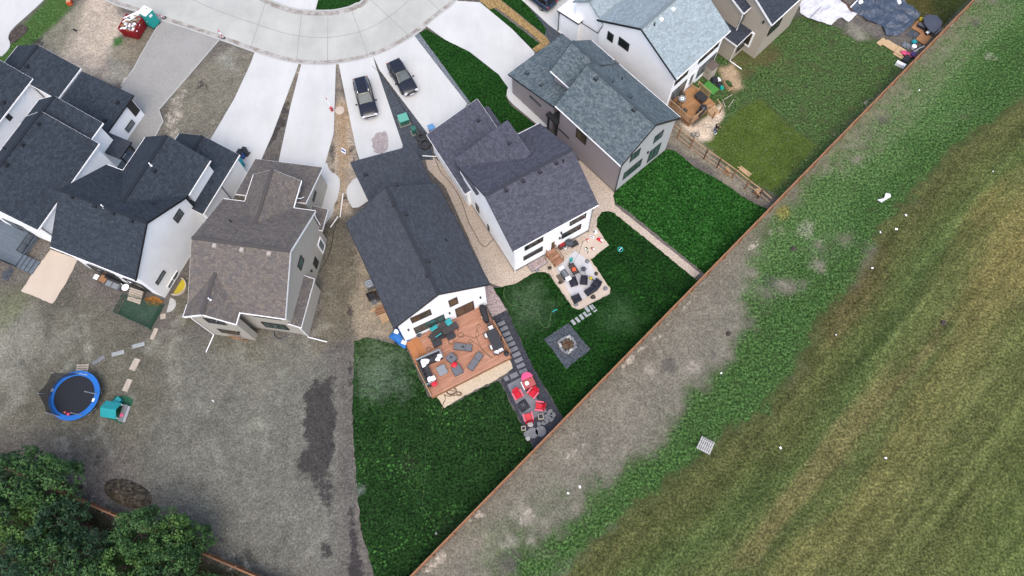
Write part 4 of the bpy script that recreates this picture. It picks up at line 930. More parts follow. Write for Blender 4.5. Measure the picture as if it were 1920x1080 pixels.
# ---------------------------------------------------------------- vehicles
def loft(mb,st,ring):
    R=[[mb.P((x,y,z)) for y,z in ring(s)] for s in st for x in (s[0],)]
    n=len(R[0])
    for a,b in zip(R,R[1:]):
        for k in range(n): l=(k+1)%n; mb.F((a[k],b[k],b[l],a[l]))
    mb.F(R[0][::-1]); mb.F(R[-1])
def make_suv(label,loc,rz,paint,Lg=5.0,Wd=1.95,Ht=1.78,rails=False,group=None,rear=True,grille='wide'):
    t=thing('parked_car',label,'car',loc,rz,group); h=Lg/2; w=Wd/2
    def ring(s):
        x,ww,zl,zt=s; return [(-ww*.86,zl),(ww*.86,zl),(ww,zl+.18),(ww*1.0,zl+.42),(ww*.965,zt-.12),(ww*.84,zt),(ww*.4,zt+.025),(-ww*.4,zt+.025),(-ww*.84,zt),(-ww*.965,zt-.12),(-ww,zl+.42),(-ww,zl+.18)]
    b=MB(); loft(b,[(-h,w*.80,.42,.92),(-h+.12,w*.92,.34,1.06),(-h+.5,w*.98,.28,1.12),(-h+1.2,w,.25,1.10),(0,w*.985,.25,1.08),(h-1.75,w,.25,1.08),(h-1.3,w,.26,1.06),(h-.6,w*.97,.28,.98),(h-.22,w*.90,.30,.86),(h,w*.74,.38,.72)],ring)
    b.build('body',paint,t,smooth=True,sub=1)
    c=MB(); zb,zt=1.05,Ht; F0,F1,R0,R1=h-1.55,h-2.42,-h+.12,-h+.55
    bt=[(F0,-w*.80,zb),(F0,w*.80,zb),(R0,w*.80,zb),(R0,-w*.80,zb)]; tp=[(F1,-w*.66,zt-.03),(F1,w*.66,zt-.03),(R1,w*.64,zt-.06),(R1,-w*.64,zt-.06)]
    mid=[((F1+R1)/2,w*.70,zt),((F1+R1)/2,-w*.70,zt)]
    bm_=[((F0+R0)/2,w*.88,zb),((F0+R0)/2,-w*.88,zb)]
    i=[c.P(p) for p in (bt[0],bt[1],bm_[0],bt[2],bt[3],bm_[1])]; j=[c.P(p) for p in (tp[0],tp[1],mid[0],tp[2],tp[3],mid[1])]
    for k in range(6): l=(k+1)%6; c.F((i[k],i[l],j[l],j[k]))
    c.F((j[0],j[1],j[2],j[5])); c.F((j[5],j[2],j[3],j[4])); c.build('cabin',paint,t,bevel=.06,seg=3,smooth=True)
    def pane(nm,a,b2,c2,d,mat,off=.018,k0=.08,k1=.12):
        a,b2,c2,d=[Vector(q) for q in (a,b2,c2,d)]; n=(b2-a).cross(d-a).normalized()*off
        f=lambda u,v:(a.lerp(b2,u)).lerp(d.lerp(c2,u),v)+n
        g=MB(); g.face([f(k0,k1),f(1-k0,k1),f(1-k0,1-k1),f(k0,1-k1)]); g.face([f(k0,k1)-n*.8,f(1-k0,k1)-n*.8,f(1-k0,1-k1)-n*.8,f(k0,1-k1)-n*.8][::-1]); g.build(nm,mat,t,fix=False)
    pane('windscreen',bt[0],bt[1],tp[1],tp[0],MT['carglass'],.02,.06,.08); pane('rear_window',bt[2],bt[3],tp[3],tp[2],MT['carglassd'])
    for s_,kb,kt in ((1,bm_[0],mid[0]),(-1,bm_[1],mid[1])):
        f0=bt[1] if s_>0 else bt[0]; f1=tp[1] if s_>0 else tp[0]; r0=bt[2] if s_>0 else bt[3]; r1=tp[2] if s_>0 else tp[3]
        if s_>0: pane('side_window',f0,kb,kt,f1,MT['carglassd'],.02,.05,.16); pane('side_window',kb,r0,r1,kt,MT['carglassd'],.02,.05,.16)
        else: pane('side_window',kb,f0,f1,kt,MT['carglassd'],.02,.05,.16); pane('side_window',r0,kb,kt,r1,MT['carglassd'],.02,.05,.16)
        m=MB(); m.obox((F0-.1,s_*(w+.1),1.08),(.14,.24,.17)); m.build('mirror',paint,t,bevel=.04)
        if rails:
            m=MB(); m.tube([(F1-.1,s_*w*.60,zt-.02),(F1-.25,s_*w*.60,zt+.06),(R1+.3,s_*w*.60,zt+.05),(R1+.15,s_*w*.60,zt-.04)],.022,6); m.build('roof_rail',MT['chrome'],t)
        m=MB(); m.obox((h-.14,s_*w*.66,.76),(.22,.36,.13),s_*-.45); m.build('headlight',MT['lamp'],t,bevel=.03)
        m=MB(); m.obox((-h+.08,s_*w*.72,.95),(.12,.26,.2),s_*.25); m.build('tail_light',MT['red'],t,bevel=.02)
    if grille=='wide':
        m=MB(); m.obox((h-.02,0,.70),(.1,.98,.34)); g=m.build('grille',MT['chrome'],t,bevel=.03); m=MB(); m.obox((h+.025,0,.70),(.05,.86,.24)); m.build('grille_mesh',MT['blackm'],g)
    else:
        for s_ in (.17,-.17): m=MB(); m.obox((h-.02,s_,.72),(.1,.28,.18)); m.build('grille',MT['blackm'],t,bevel=.03)
        for s_ in (.45,-.45): m=MB(); m.obox((F0+.12,s_,1.10),(.05,.34,.03),s_*.3); m.build('hood_vent',MT['blackm'],t)
    m=MB(); m.obox((h-.02,0,.5),(.05,.5,.12)); m.build('number_plate',MT['whitep'],t)
    for sx in (1,-1):
        for sy in (1,-1):
            T=Matrix.Rotation(math.pi/2,4,'X'); m=MB(); m.torus((sx*(h-.98) if sx>0 else -h+1.02,sy*(w-.10),.36),.265,.105,24,10,T); q=m.build('wheel',MT['rubber'],t,smooth=True)
            m=MB(); m.T=Matrix.Translation((sx*(h-.98) if sx>0 else -h+1.02,sy*(w-.06),.36))@T; m.cyl((0,0,-.07),.2,.14,14); m.build('rim',MT['greym'],q)
    return t
def car_at(rear,front,z=.6): a,b=G(*rear,z),G(*front,z); d=b-a; c=(a+b)/2; return (c.x,c.y,.06),math.atan2(d.y,d.x)
l,r_=car_at((676,149),(695,222)); make_suv('black seven-seat car with silver roof rails and wide chrome grille on the driveway',l,r_,MT['carblack'],5.1,1.95,1.8,True,'cars parked on the driveways')
l,r_=car_at((737,118),(773,177)); make_suv('black car without roof rails, parked right of the one with silver rails',l,r_,MT['carblack'],4.7,1.9,1.74,False,'cars parked on the driveways',grille='twin')
l,r_=car_at((1040,17),(978,-30)); make_suv('dark blue car with grey wheels beside the tall white house',l,r_,MT['carblue'],4.7,1.92,1.7,False,'cars parked on the driveways')
l,r_=car_at((1062,-4),(1000,-52)); make_suv('black car at the top edge, only its rear corner showing past the blue car',l,r_,MT['carblack'],4.7,1.9,1.6,False,'cars parked on the driveways')
# ---------------------------------------------------------------- building-site things at the top left
c,wx,wy,rz=rect3((220,53),(250,60),(265,32),1.5); t=thing('dumpster','red steel dumpster heaped with white and brown debris','dumpster',c,rz)
mb=MB(); a,b=wx/2,wy/2
mb.hexa([(-a*.9,-b*.86,.1),(a*.9,-b*.86,.1),(a*.9,b*.86,.1),(-a*.9,b*.86,.1)],[(-a,-b,.9),(a,-b,.9),(a,b,.9),(-a,b,.9)]); mb.build('body',MT['red'],t)
for (x0,x1,y0,y1) in ((-a,a,-b,-b+.07),(-a,a,b-.07,b),(-a,-a+.07,-b+.07,b-.07),(a-.07,a,-b+.07,b-.07)): mb=MB(); mb.box(x0,x1,y0,y1,.9,1.5); mb.build('side_panel',MT['red'],t)
for k in range(5): mb=MB(); x=-a+.25+k*(2*a-.5)/4; mb.box(x-.05,x+.05,-b-.06,-b+.005,.25,1.45); mb.build('rib',MT['red'],t)
mb=MB(); rr=random.Random(5)
DM=[MT['whitep'],MT['cardb'],MT['pale_wood'],MT['greym'],MT['whitep']]
for k in range(75):
    mb.mi=rr.randrange(5); x,y=rr.uniform(-a*.9,a*.9),rr.uniform(-b*.9,b*1.0); mb.obox((x,y,1.15+rr.uniform(0,.55)*(1-abs(x/a)**2)),(rr.uniform(.15,.9),rr.uniform(.1,.35),rr.uniform(.02,.12)),rr.uniform(0,3),rr.uniform(-.4,.4),rr.uniform(-.5,.5))
for k in range(3): mb.mi=4; mb.obox((-a*.3+k*.3,b*.9,1.6),(.16,1.9,.05),rr.uniform(-1,-.5),.15)
o=mb.build('debris_heap',DM); o.location=c; o.rotation_euler=(0,0,rz); tag(o,'heap of white board, wood and scrap piled in the red dumpster','debris',kind='stuff')
c,wx,wy,rz=rect3((259,21),(271,27.5),(285,17.5),2.25); t=thing('portable_toilet','teal portable toilet with white roof beside the kerb','toilet',c,rz)
a=.56
mb=MB(); mb.box(-a,a,-a,a,.12,2.08); mb.build('cabin',MT['teal'],t,bevel=.03)
mb=MB(); mb.hexa([(-a-.05,-a-.05,2.08),(a+.05,-a-.05,2.08),(a+.05,a+.05,2.08),(-a-.05,a+.05,2.08)],[(-a*.8,-a*.8,2.3),(a*.8,-a*.8,2.3),(a*.8,a*.8,2.3),(-a*.8,a*.8,2.3)]); rf=mb.build('roof',MT['whitep'],t,bevel=.03)
mb=MB(); mb.cyl((.2,.2,2.28),.06,.2,10); mb.build('vent_pipe',MT['greym'],rf)
mb=MB(); mb.box(-.36,.36,-a-.03,-a-.001,.2,1.98); dd=mb.build('door',MT['teal'],t); mb=MB(); mb.box(.2,.3,-a-.06,-a-.031,1.05,1.18); mb.build('handle',MT['whitep'],dd)
mb=MB(); mb.box(-a-.04,a+.04,-a-.06,a+.04,0,.119); mb.build('base',MT['blackm'],t)
mb=MB(); mb.box(a+.001,a+.02,-.2,.2,1.5,1.8); mb.build('vent_grille',MT['whitep'],t)
def marker(px,py,label,lean,h=1.1):
    p=G(px,py); t=thing('marker_post',label,'marker post',(p.x,p.y,0),random.uniform(0,6)); d=Vector((lean[0],lean[1],h))
    for k in range(4): mb=MB(); mb.tube([d*(k/4),d*((k+1)/4)],.05,8); mb.build('band',MT['redp'] if k%2 else MT['whitep'],t)
    mb=MB(); mb.box(-.22,.22,-.14,.14,0,.09); mb.build('base',MT['rubber'],t,bevel=.03)
marker(419,72,'red and white marker post at the corner of the gravel driveway',(-.2,.3)); marker(309,34,'red and white marker leaning by the kerb near the portable toilet',(-.3,.1),.7)
p=G(623,208); t=thing('hydrant','red and white hydrant with flag stake beside the bare strip','hydrant',(p.x,p.y,.06))
mb=MB(); mb.cyl((0,0,0),.16,.08,12); mb.cyl((0,0,.08),.11,.5,12); mb.build('body',MT['coral'],t); mb=MB(); mb.ball((0,0,.58),.12,12,8); mb.build('bonnet',MT['redp'],t)
for s_ in (1,-1): mb=MB(); mb.obox((s_*.15,0,.4),(.12,.12,.12)); mb.build('outlet',MT['redp'],t,bevel=.03)
mb=MB(); mb.tube([(-.05,.05,.6),(-.2,.3,1.5)],.025,6); st2=mb.build('flag_stake',MT['whitep'],t); mb=MB(); mb.tube([(-.22,.33,1.5),(-.26,.4,1.8)],.035,6); mb.build('stake_tip',MT['redp'],st2)
p=G(637,207); mb=MB(); mb.cyl((0,0,-.05),.52,.09,28); o=mb.build('manhole_cover',MT['padB'],bevel=.015); o.location=p; tag(o,'pale round concrete cover on the bare strip by the hydrant','manhole cover')
p=G(647,290); t=thing('yard_sign','small white and blue sign board on the bare strip between driveways','sign',(p.x,p.y,0),ang((642,285),(652,291)))
mb=MB(); mb.obox((0,0,.75),(.6,.03,.5),0,-.5); bd=mb.build('board',MT['whitep'],t); mb=MB(); mb.obox((0,-.008,.80),(.5,.03,.2),0,-.5); mb.build('blue_panel',MT['blue'],bd); mb=MB(); mb.obox((-.1,-.012,.64),(.2,.03,.06),0,-.5); mb.build('blue_panel',MT['blue'],bd)
for s_ in (-.22,.22): mb=MB(); mb.tube([(s_,0,0),(s_,0,.7)],.015,6); mb.build('stake',MT['greym'],t)
# drive strip between the cars
def utility(px,label,wd,dp,h,rz): 
    p=G(*px); t=thing('utility_box',label,'utility box',(p.x,p.y,.02),rz)
    mb=MB(); mb.box(-wd/2,wd/2,-dp/2,dp/2,.06,h); mb.build('cabinet',MT['greend'],t,bevel=.03)
    mb=MB(); mb.box(-wd/2-.03,wd/2+.03,-dp/2-.03,dp/2+.03,h,h+.07); mb.build('lid',MT['greenmet'] if wd>.8 else MT['greend'],t,bevel=.02)
    mb=MB(); mb.box(-wd/2-.12,wd/2+.12,-dp/2-.12,dp/2+.12,0,.058); mb.build('plinth',MT['conc_wall'],t)
    mb=MB(); mb.box(-.05,.05,-dp/2-.03,-dp/2-.001,h*.4,h*.6); mb.build('latch',MT['blackm'],t)
utility((758,229),'large green utility box on the gravel strip between driveways',1.0,.95,.8,math.radians(20)); utility((777,249),'small dark green utility box beside the large one',.5,.5,.85,math.radians(20))
for (px,R,lab) in (((790,258),.42,'smaller black tyre lying nearer the utility boxes'),((797,271),.52,'larger black tyre lying against the garage wall')):
    p=G(*px); t=thing('tyre',lab,'tyre',(p.x,p.y,.02),0,'old tyres by the garage')
    mb=MB(); mb.torus((0,0,.17),R,.19,30,12); mb.build('tread',MT['rubber'],t,smooth=True); mb=MB(); mb.ring((0,0,0),R-.10,R-.2,.06,.3,30); mb.build('inner_lip',MT['blackm'],t)
def bin_(px,label,mat,lid,h=1.05,rz=0,rr_=.3,wheels=True):
    p=G(*px); t=thing('wheelie_bin',label,'bin',(p.x,p.y,.06),rz)
    mb=MB(); mb.hexa([(-.22,-.22,.05),(.22,-.22,.05),(.22,.22,.05),(-.22,.22,.05)],[(-rr_,-rr_,h),(rr_,-rr_,h),(rr_,rr_,h),(-rr_,rr_,h)]); mb.build('body',mat,t,bevel=.03)
    mb=MB(); mb.obox((0,0,h+.05),(rr_*2+.06,rr_*2+.08,.09)); mb.build('lid',lid,t,bevel=.03); mb=MB(); mb.tube([(-.2,rr_+.08,h-.02),(.2,rr_+.08,h-.02)],.025,6); mb.build('handle',MT['blackm'],t)
    for s_ in (-.2,.2): mb=MB(); mb.T=Matrix.Translation((s_,.25,.1))@Matrix.Rotation(math.pi/2,4,'Y'); mb.cyl((0,0,-.03),.1,.06,12); mb.build('wheel',MT['rubber'],t)
bin_((811,250),'blue bin peeping out at the corner of the slate roofed garage',MT['blue'],plain('pale_blue_lid',S(110,165,215),.5),1.1,math.radians(29))
bin_((457,296),'blue bin with dark lid beside the navy roofed garage',MT['blue'],MT['blackm'],1.05,math.radians(-23)); bin_((464,291),'black bin next to the blue one by the garage',MT['blackm'],MT['blackm'],1.05,math.radians(-23),.24)
p=G(455,311); t=thing('water_barrel','turquoise round barrel behind the blue and black bins','barrel',(p.x,p.y,0)); mb=MB(); mb.lathe((0,0,0),[(.28,0),(.33,.3),(.33,.6),(.31,.9)],20); mb.build('barrel',MT['turq'],t,smooth=False); mb=MB(); mb.cyl((0,0,.9),.34,.05,20); ld=mb.build('lid',MT['turq'],t); mb=MB(); mb.box(-.1,.1,-.02,.02,.95,.98); mb.build('grip',MT['blackm'],ld)
# ---------------------------------------------------------------- trampoline yard
cz=.9; c=G(139.5,741.5,cz); c0=Vector((c.x,c.y,0)); t=thing('trampoline','large round trampoline with blue pad and half fallen safety net','trampoline',c0)
mb=MB(); mb.cyl((0,0,cz-.03),1.95,.025,56); mb.build('mat',MT['mat'],t); mb=MB(); mb.ring((0,0,0),2.33,1.86,cz,cz+.05,64); mb.build('pad',MT['tramp'],t,bevel=.015)
mb=MB(); mb.torus((0,0,cz-.06),2.2,.04,48,8); mb.build('frame',MT['greym'],t)
for k in range(6): a=6.283*k/6+.3; mb=MB(); mb.tube([(2.2*math.cos(a),2.2*math.sin(a),cz-.08),(2.25*math.cos(a),2.25*math.sin(a),0)],.03,6); mb.build('leg',MT['greym'],t)
for px in ((98,731.5),(175,750)): q=G(*px,cz+.05)-c0; mb=MB(); mb.obox((q.x,q.y,cz+.065),(.3,.2,.012),math.atan2(q.y,q.x)+1.57); mb.build('pad_label',MT['whitep'],t)
def pole(b,tp,z): A1,B1=G(*b,cz)-c0,G(*tp,z)-c0; mb=MB(); mb.tube([A1,B1],.045,7); o=mb.build('net_pole',MT['lightm'],t); return A1,B1
PL=[pole((122,704),(97,699),2.6),pole((96,740),(71,737.5),2.6),pole((112,781),(87,774),2.6)]
pole((182,739),(159,734),2.5); pole((155,779),(133,774),2.5)
for a,b in (((186,721),(190.5,739)),((180,765),(165,779))): A1,B1=G(*a,.3)-c0,G(*b,.3)-c0; mb=MB(); mb.tube([A1,B1],.028,6); mb.build('net_pole',MT['lightm'],t)
a,b=G(141,699,1.0)-c0,G(164,703,1.0)-c0; mb=MB(); mb.tube([a,b],.04,6); mb.build('net_pole',MT['lightm'],t)
def rimpt(v): d=Vector((v.x,v.y,0)).normalized(); return Vector((d.x*2.1,d.y*2.1,cz+.05))
for (b0,t0),(b1,t1) in ((PL[0],PL[1]),(PL[1],PL[2])):
    mb=MB(); n=10; gr_=[]
    for i in range(n+1):
        u=i/n; top=t0.lerp(t1,u); top.z-=.25*math.sin(math.pi*u); bt=rimpt(b0.lerp(b1,u)); gr_.append([mb.P(bt.lerp(top,k/5)+Vector((0,0,-.03*math.sin(k)))) for k in range(6)])
    for i in range(n):
        for k in range(5): mb.F((gr_[i][k],gr_[i+1][k],gr_[i+1][k+1],gr_[i][k+1]))
    mb.build('safety_net',MT['net'],t,fix=False)
b0,t0=PL[0]; mb=MB(); q=rimpt(Vector((0.2,2,0))); q2=rimpt(Vector((-1.2,1.8,0))); i=[mb.P(x) for x in (t0,q2,q)]; mb.F(i); mb.build('safety_net',MT['net'],t,fix=False)
for px,r,m,lab in (((130,777),.14,'pink','pink ball lying on the trampoline near its lower edge'),((124,773.5),.13,'coral','dull red ball beside the pink one on the trampoline')):
    p=G(*px,cz); mb=MB(); mb.ball((0,0,r),r,16,10); o=mb.build('ball',MT[m],smooth=True); o.location=p; tag(o,lab,'ball')
def pallet(name,label,A1,B1,C1,z,mat,n=6,levels=1,group=None):
    c,wx,wy,rz=rect3(A1,B1,C1,z); t=thing(name,label,'pallet',c,rz,group); h=.14
    for L_ in range(levels):
        z0=L_*(h+.002); mb=MB()
        dx=(L_*.13)%.3
        for k in range(n): x=-wx/2+wx*(k+.5)/n; mb.box(x-wx/n*.34+dx*.2,x+wx/n*.34+dx*.2,-wy/2+dx,wy/2+dx,z0+.11,z0+h)
        for y in (-.42,0,.42): mb.box(-wx/2+dx*.2,wx/2+dx*.2,y*wy-.05+dx,y*wy+.05+dx,z0,z0+.109)
        mb.build('deck_boards',mat,t)
    return t
pallet('wooden_pallet','weathered slatted pallet used as a step at the trampoline',(144,683),(141,700),(163.5,702),.14,MT['pale_wood'],4)
pallet('wooden_pallet','stack of pale slatted pallets lying in the green field',(1342.5,829),(1317.5,816),(1306,834),.45,MT['stonel'],7,3)
PLK=[((172.5,680),(195,666),(198,671),'paver','narrow grey-green board nearest the trampoline'),((209.5,662),(232.5,656),(234,663),'paverl','pale board second in the row leading to the trampoline'),((248,647),(271,641),(272,648),'paverl','pale board where the two rows of boards meet'),
 ((281,636),(290,615),(297.5,616),'pale_wood','pale board below the green netting'),((301,599),(301,589.5),(311,589.5),'pale_wood','small square board beside the right corner of the green netting'),((242,692.5),(253,671),(264,674),'pale_wood','wide pale board in the middle of the row to the playhouse'),((229,732.5),(239,710),(249,712),'pale_wood','pale board nearest the turquoise playhouse')]
for A1,B1,C1,m,lab in PLK:
    c,wx,wy,rz=rect3(A1,B1,C1); mb=MB(); mb.box(-wx/2,wx/2,-wy/2,wy/2,0,.05); o=mb.build('board',MT[m],bevel=.008); o.location=c; o.rotation_euler=(0,0,rz); tag(o,lab,'board','boards laid as a path over the dirt')
p=G(322,572); mb=MB(); mb.prism([(.75*math.cos(a),.75*math.sin(a)) for a in np.linspace(-1.57,1.57,14)],0,.07); o=mb.build('half_round_slab',MT['stonel']); o.location=(p.x-.3,p.y,0); o.rotation_euler=(0,0,-.1); tag(o,'pale half round slab lying beside the netting','slab')
# turquoise playhouse on a green mesh mat
p=G(212,769,.9); t=thing('playhouse','turquoise roofed playhouse with pale counter on a green mat','playhouse',(p.x,p.y,0),ang((192,783),(228,789)))
mb=MB(); 
for s_ in (1,-1):
    mb.mi=0; mb.hexa([(-.95,0,1.35),(.55,0,1.35),(.55,s_*.75,.85),(-.95,s_*.75,.85)],[(-.95,0,1.41),(.55,0,1.41),(.55,s_*.75,.91),(-.95,s_*.75,.91)])
mb.build('roof',MT['turq'],t); 
for x in (-.85,.45):
    for y in (-.62,.62): mb=MB(); mb.box(x-.05,x+.05,y-.05,y+.05,0,.9); mb.build('post',MT['whitep'],t)
mb=MB(); mb.box(-.88,-.84,-.6,.6,.05,.85); mb.build('wall',MT['turq'],t); mb=MB(); mb.box(-.8,.4,.58,.62,.05,.6); mb.build('wall',MT['turq'],t)
mb=MB(); mb.box(.56,1.0,-.85,.72,.5,.62); ct=mb.build('counter',MT['greym'],t,bevel=.04); mb=MB(); mb.box(.62,.94,-.8,.66,0,.499); mb.build('counter_base',MT['whitep'],ct)
mb=MB(); mb.lathe((.78,-.28,.62),[(.16,0),(.16,.03),(.10,.035)],16); mb.build('basin',MT['pink'],ct)
p2=G(219,752,.4); t2=thing('toy_box','small turquoise toy box beside the playhouse','toy',(p2.x,p2.y,0),ang((213,753),(223,744)))
mb=MB(); mb.box(-.35,.35,-.25,.25,0,.4); mb.build('box',MT['turq'],t2,bevel=.04); mb=MB(); mb.box(-.37,.37,-.27,.27,.4,.45); mb.build('lid',MT['turq'],t2,bevel=.02)
o=sheet('green_mat',[(216,742),(236,742),(251,750),(228,795),(206,786),(192,780)],.012,MT['netgm'],jg=.03,label='green mesh mat under the playhouse',cat='mat',kind=None)
# green netting pen and wooden steps behind the navy roofed house
cs_=[(219,588),(236,556),(308,574),(284,618)]; W_=[G(*p) for p in cs_]; c0=sum(W_,Vector())/4; t=thing('netting_pen','green netting pen behind the white house with navy roof','pen',(c0.x,c0.y,0))
Lp=[q-c0 for q in W_]
for i in range(4):
    a,b=Lp[i],Lp[(i+1)%4]; mb=MB(); mb.tube([a,a+Vector((0,0,.85))],.03,6); mb.build('stake',MT['greend'],t)
    mb=MB(); n=8; g=[]
    for k in range(n+1):
        q=a.lerp(b,k/n); o2=Vector((random.uniform(-.08,.08),random.uniform(-.08,.08),0)); g.append([mb.P(q+o2+Vector((0,0,.02))),mb.P(q-o2+Vector((0,0,.45))),mb.P(q+Vector((0,0,.8+random.uniform(-.1,.05))))])
    for k in range(n):
        for j in range(2): mb.F((g[k][j],g[k+1][j],g[k+1][j+1],g[k][j+1]))
    mb.build('net_wall',MT['netg'],t,fix=False)
mb=MB(); mb.face([(q.x*.97,q.y*.97,.03) for q in Lp]); mb.build('net_floor',MT['netg'],t,fix=False)
c,wx,wy,rz=rect3((248,541),(272,549),(268,572),.3); t=thing('wooden_steps','weathered wooden steps leading down into the green netting pen','steps',c,rz)
for k in range(6): mb=MB(); y=wy/2-wy*(k+.5)/6; mb.box(-wx/2,wx/2,y-wy*.075,y+wy*.075,.62-.1*k,.68-.1*k); mb.build('tread',MT['pale_wood'],t)
for s_ in (-1,1): mb=MB(); mb.beam((s_*wx*.45,wy/2,.5),(s_*wx*.45,-wy/2,.05),.06,.16); mb.build('stringer',MT['pale_wood'],t)
sheet('straw_patch',[(270,560),(290,556),(306,566),(302,576),(276,572)],.011,MT['strawhay'],jg=.08)
# things along the rear of that house
def boxthing(name,label,cat,px,sz,rz,mat,z=0,top=None,bev=.03,group=None,legs=None,part='body'):
    p=G(*px,z+sz[2]/2); t=thing(name,label,cat,(p.x,p.y,z),rz,group); a,b,h=sz[0]/2,sz[1]/2,sz[2]; z0=0 if not legs else h-legs
    mb=MB(); mb.box(-a,a,-b,b,z0,h); mb.build(part,mat,t,bevel=bev)
    if top: mb=MB(); mb.box(-a*.86,a*.86,-b*.8,b*.8,h,h+.04); mb.build('top',top,t,bevel=.01)
    if legs:
        for x in (-a+.05,a-.05):
            for y in (-b+.05,b-.05): mb=MB(); mb.box(x-.03,x+.03,y-.03,y+.03,0,z0); mb.build('leg',mat,t)
    return t
rc=math.radians(-23.5)
boxthing('cool_box','pale grey box at the left end of the row behind the house','box',(183,521),(.55,.6,.5),rc,MT['greym'],top=MT['whitep'])
t=boxthing('fire_table','dark square table with orange top behind the navy roofed house','table',(196,525),(.85,.85,.55),rc,MT['bronze'],top=MT['cardb'])
t=boxthing('outdoor_sofa','grey outdoor sofa against the rear wall beside the orange topped table','sofa',(213,534),(1.9,.75,.38),rc,MT['greyfab'])
mb=MB(); mb.box(-.95,.95,.25,.42,.38,.75); mb.build('backrest',MT['darkfab'],t,bevel=.04)
for s_ in (-1,1): mb=MB(); mb.box(s_*.86-.09,s_*.86+.09,-.36,.24,.38,.58); mb.build('arm',MT['greyfab'],t,bevel=.03)
for s_ in (-.42,.42): mb=MB(); mb.box(s_-.36,s_+.36,-.32,.22,.38,.48); mb.build('seat_cushion',MT['greylt'],t,bevel=.04)
p=G(236.5,540,.5); t=thing('satellite_dish','white round dish on a pole beside the wooden steps','satellite dish',(p.x,p.y,0)); mb=MB(); mb.tube([(0,0,0),(0,0,.5)],.03,8); mb.build('pole',MT['greym'],t); mb=MB(); mb.lathe((0,0,.5),[(.06,0),(.22,.03),(.33,.1),(.36,.16),(.33,.15),(.2,.06),(.05,.04)],22); mb.build('dish',MT['whitep'],t,smooth=True)
mb=MB(); mb.tube([(0,0,.52),(-.4,.35,.85)],.02,6); mb.build('arm',MT['whitep'],t)
p=G(333,538); t=thing('window_well','beige basement window well with yellow straw inside','window well',(p.x,p.y,0),math.radians(66.5)); mb=MB(); mb.ring((0,0,0),.95,.86,0,.3,20,3.14159,6.2832); mb.build('rim',MT['padB'],t); mb=MB(); mb.prism([(.84*math.cos(a),.84*math.sin(a)) for a in np.linspace(3.1416,6.2832,14)],0,.06); mb.build('straw',MT['yellow'],t)
# grey deck at the left edge (its boards run across)
BO=B.O; th=math.radians(-24); t=thing('deck','grey composite deck with black railing at the left edge','deck',(BO.x,BO.y,0),th)
mb=MB(); mb.box(-13,-4.4,-3.35,.32,.5,.62); mb.build('floor',MT['greydeck'],t); mb=MB(); mb.box(-12.9,-4.5,-3.25,.2,0,.499); mb.build('skirt',plain('grey_skirt',S(120,130,138),.7),t)
for k in range(4): mb=MB(); mb.box(-4.38+.42*k,-3.98+.42*k,-3.3,-1.9,0,.5-.12*k); mb.build('step',MT['greydeck'],t)
def railing(t,a,b,z0,h,mat,n,pw=.06,nm='railing',bal=.02):
    a=Vector(a);b=Vector(b); mb=MB()
    for zz in (.1,h): mb.beam((a.x,a.y,z0+zz),(b.x,b.y,z0+zz),.05,.05)
    for k in range(n+1): q=a.lerp(b,k/n); mb.box(q.x-bal,q.x+bal,q.y-bal,q.y+bal,z0+.1,z0+h)
    mb.build(nm,mat,t)
    for q in (a,b): mb=MB(); mb.box(q.x-pw/2,q.x+pw/2,q.y-pw/2,q.y+pw/2,z0,z0+h+.05); mb.build('railing_post',mat,t)
railing(t,(-4.45,.25,0),(-4.45,-1.0,0),.62,.95,MT['blackm'],10); railing(t,(-4.45,-1.0,0),(-4.45,-1.9,0),.62,.95,MT['blackm'],8); railing(t,(-4.2,-3.32,0),(-8.6,-3.32,0),.62,.95,MT['blackm'],28)
o=sheet('stepping_slab',[(5,512),(20,500),(27,505),(16,527),(3,523)],.03,MT['slate'],label='blue-grey slab below the grey deck',cat='slab',kind=None)
# soil heap by the lower left fence
mb=MB(); rr=random.Random(9); g=G(240,925); n=26; gr_=[]
for i in range(n+1):
    row=[]
    for j in range(n+1):
        x,y=(i/n*2-1),(j/n*2-1); h=max(0,1-x*x-y*y)**.8*.75; row.append(mb.P((x*2.4,y*1.05,h+h*rr.uniform(-.18,.18)-.03)))
    gr_.append(row)
for i in range(n):
    for j in range(n): mb.F((gr_[i][j],gr_[i+1][j],gr_[i+1][j+1],gr_[i][j+1]))
o=mb.build('soil_heap',MT['dirtpile']); o.location=g; o.rotation_euler=(0,0,ang((205,915),(280,945))); tag(o,'low heap of brown soil clods in front of the lower left fence','soil heap')
# ---------------------------------------------------------------- left side of the deck house
def px_slab(name,label,cat,A1,B1,C1,z0,z1,mat,group=None,bev=.01):
    c,wx,wy,rz=rect3(A1,B1,C1,z1); mb=MB(); mb.box(-wx/2,wx/2,-wy/2,wy/2,0,z1-z0); o=mb.build(name,mat,bevel=bev); o.location=(c.x,c.y,z0); o.rotation_euler=(0,0,rz); return tag(o,label,cat,group)
r24=math.radians(24.4)
p=G(697,534,.4); t=thing('air_conditioner','grey outdoor air conditioner unit beside the long charcoal roof','air conditioner',(p.x-.2,p.y,0),r24)
mb=MB(); mb.box(-.4,.4,-.4,.4,.05,.8); mb.build('cabinet',MT['greym'],t,bevel=.03); mb=MB(); mb.ring((0,0,0),.33,.29,.8,.83,24); f=mb.build('fan_guard',MT['lightm'],t)
for k in range(4): mb=MB(); mb.obox((0,0,.815),(.58,.03,.012),k*.785); mb.build('guard_bar',MT['lightm'],f)
mb=MB(); mb.cyl((0,0,.79),.1,.02,12); mb.build('fan_hub',MT['blackm'],t)
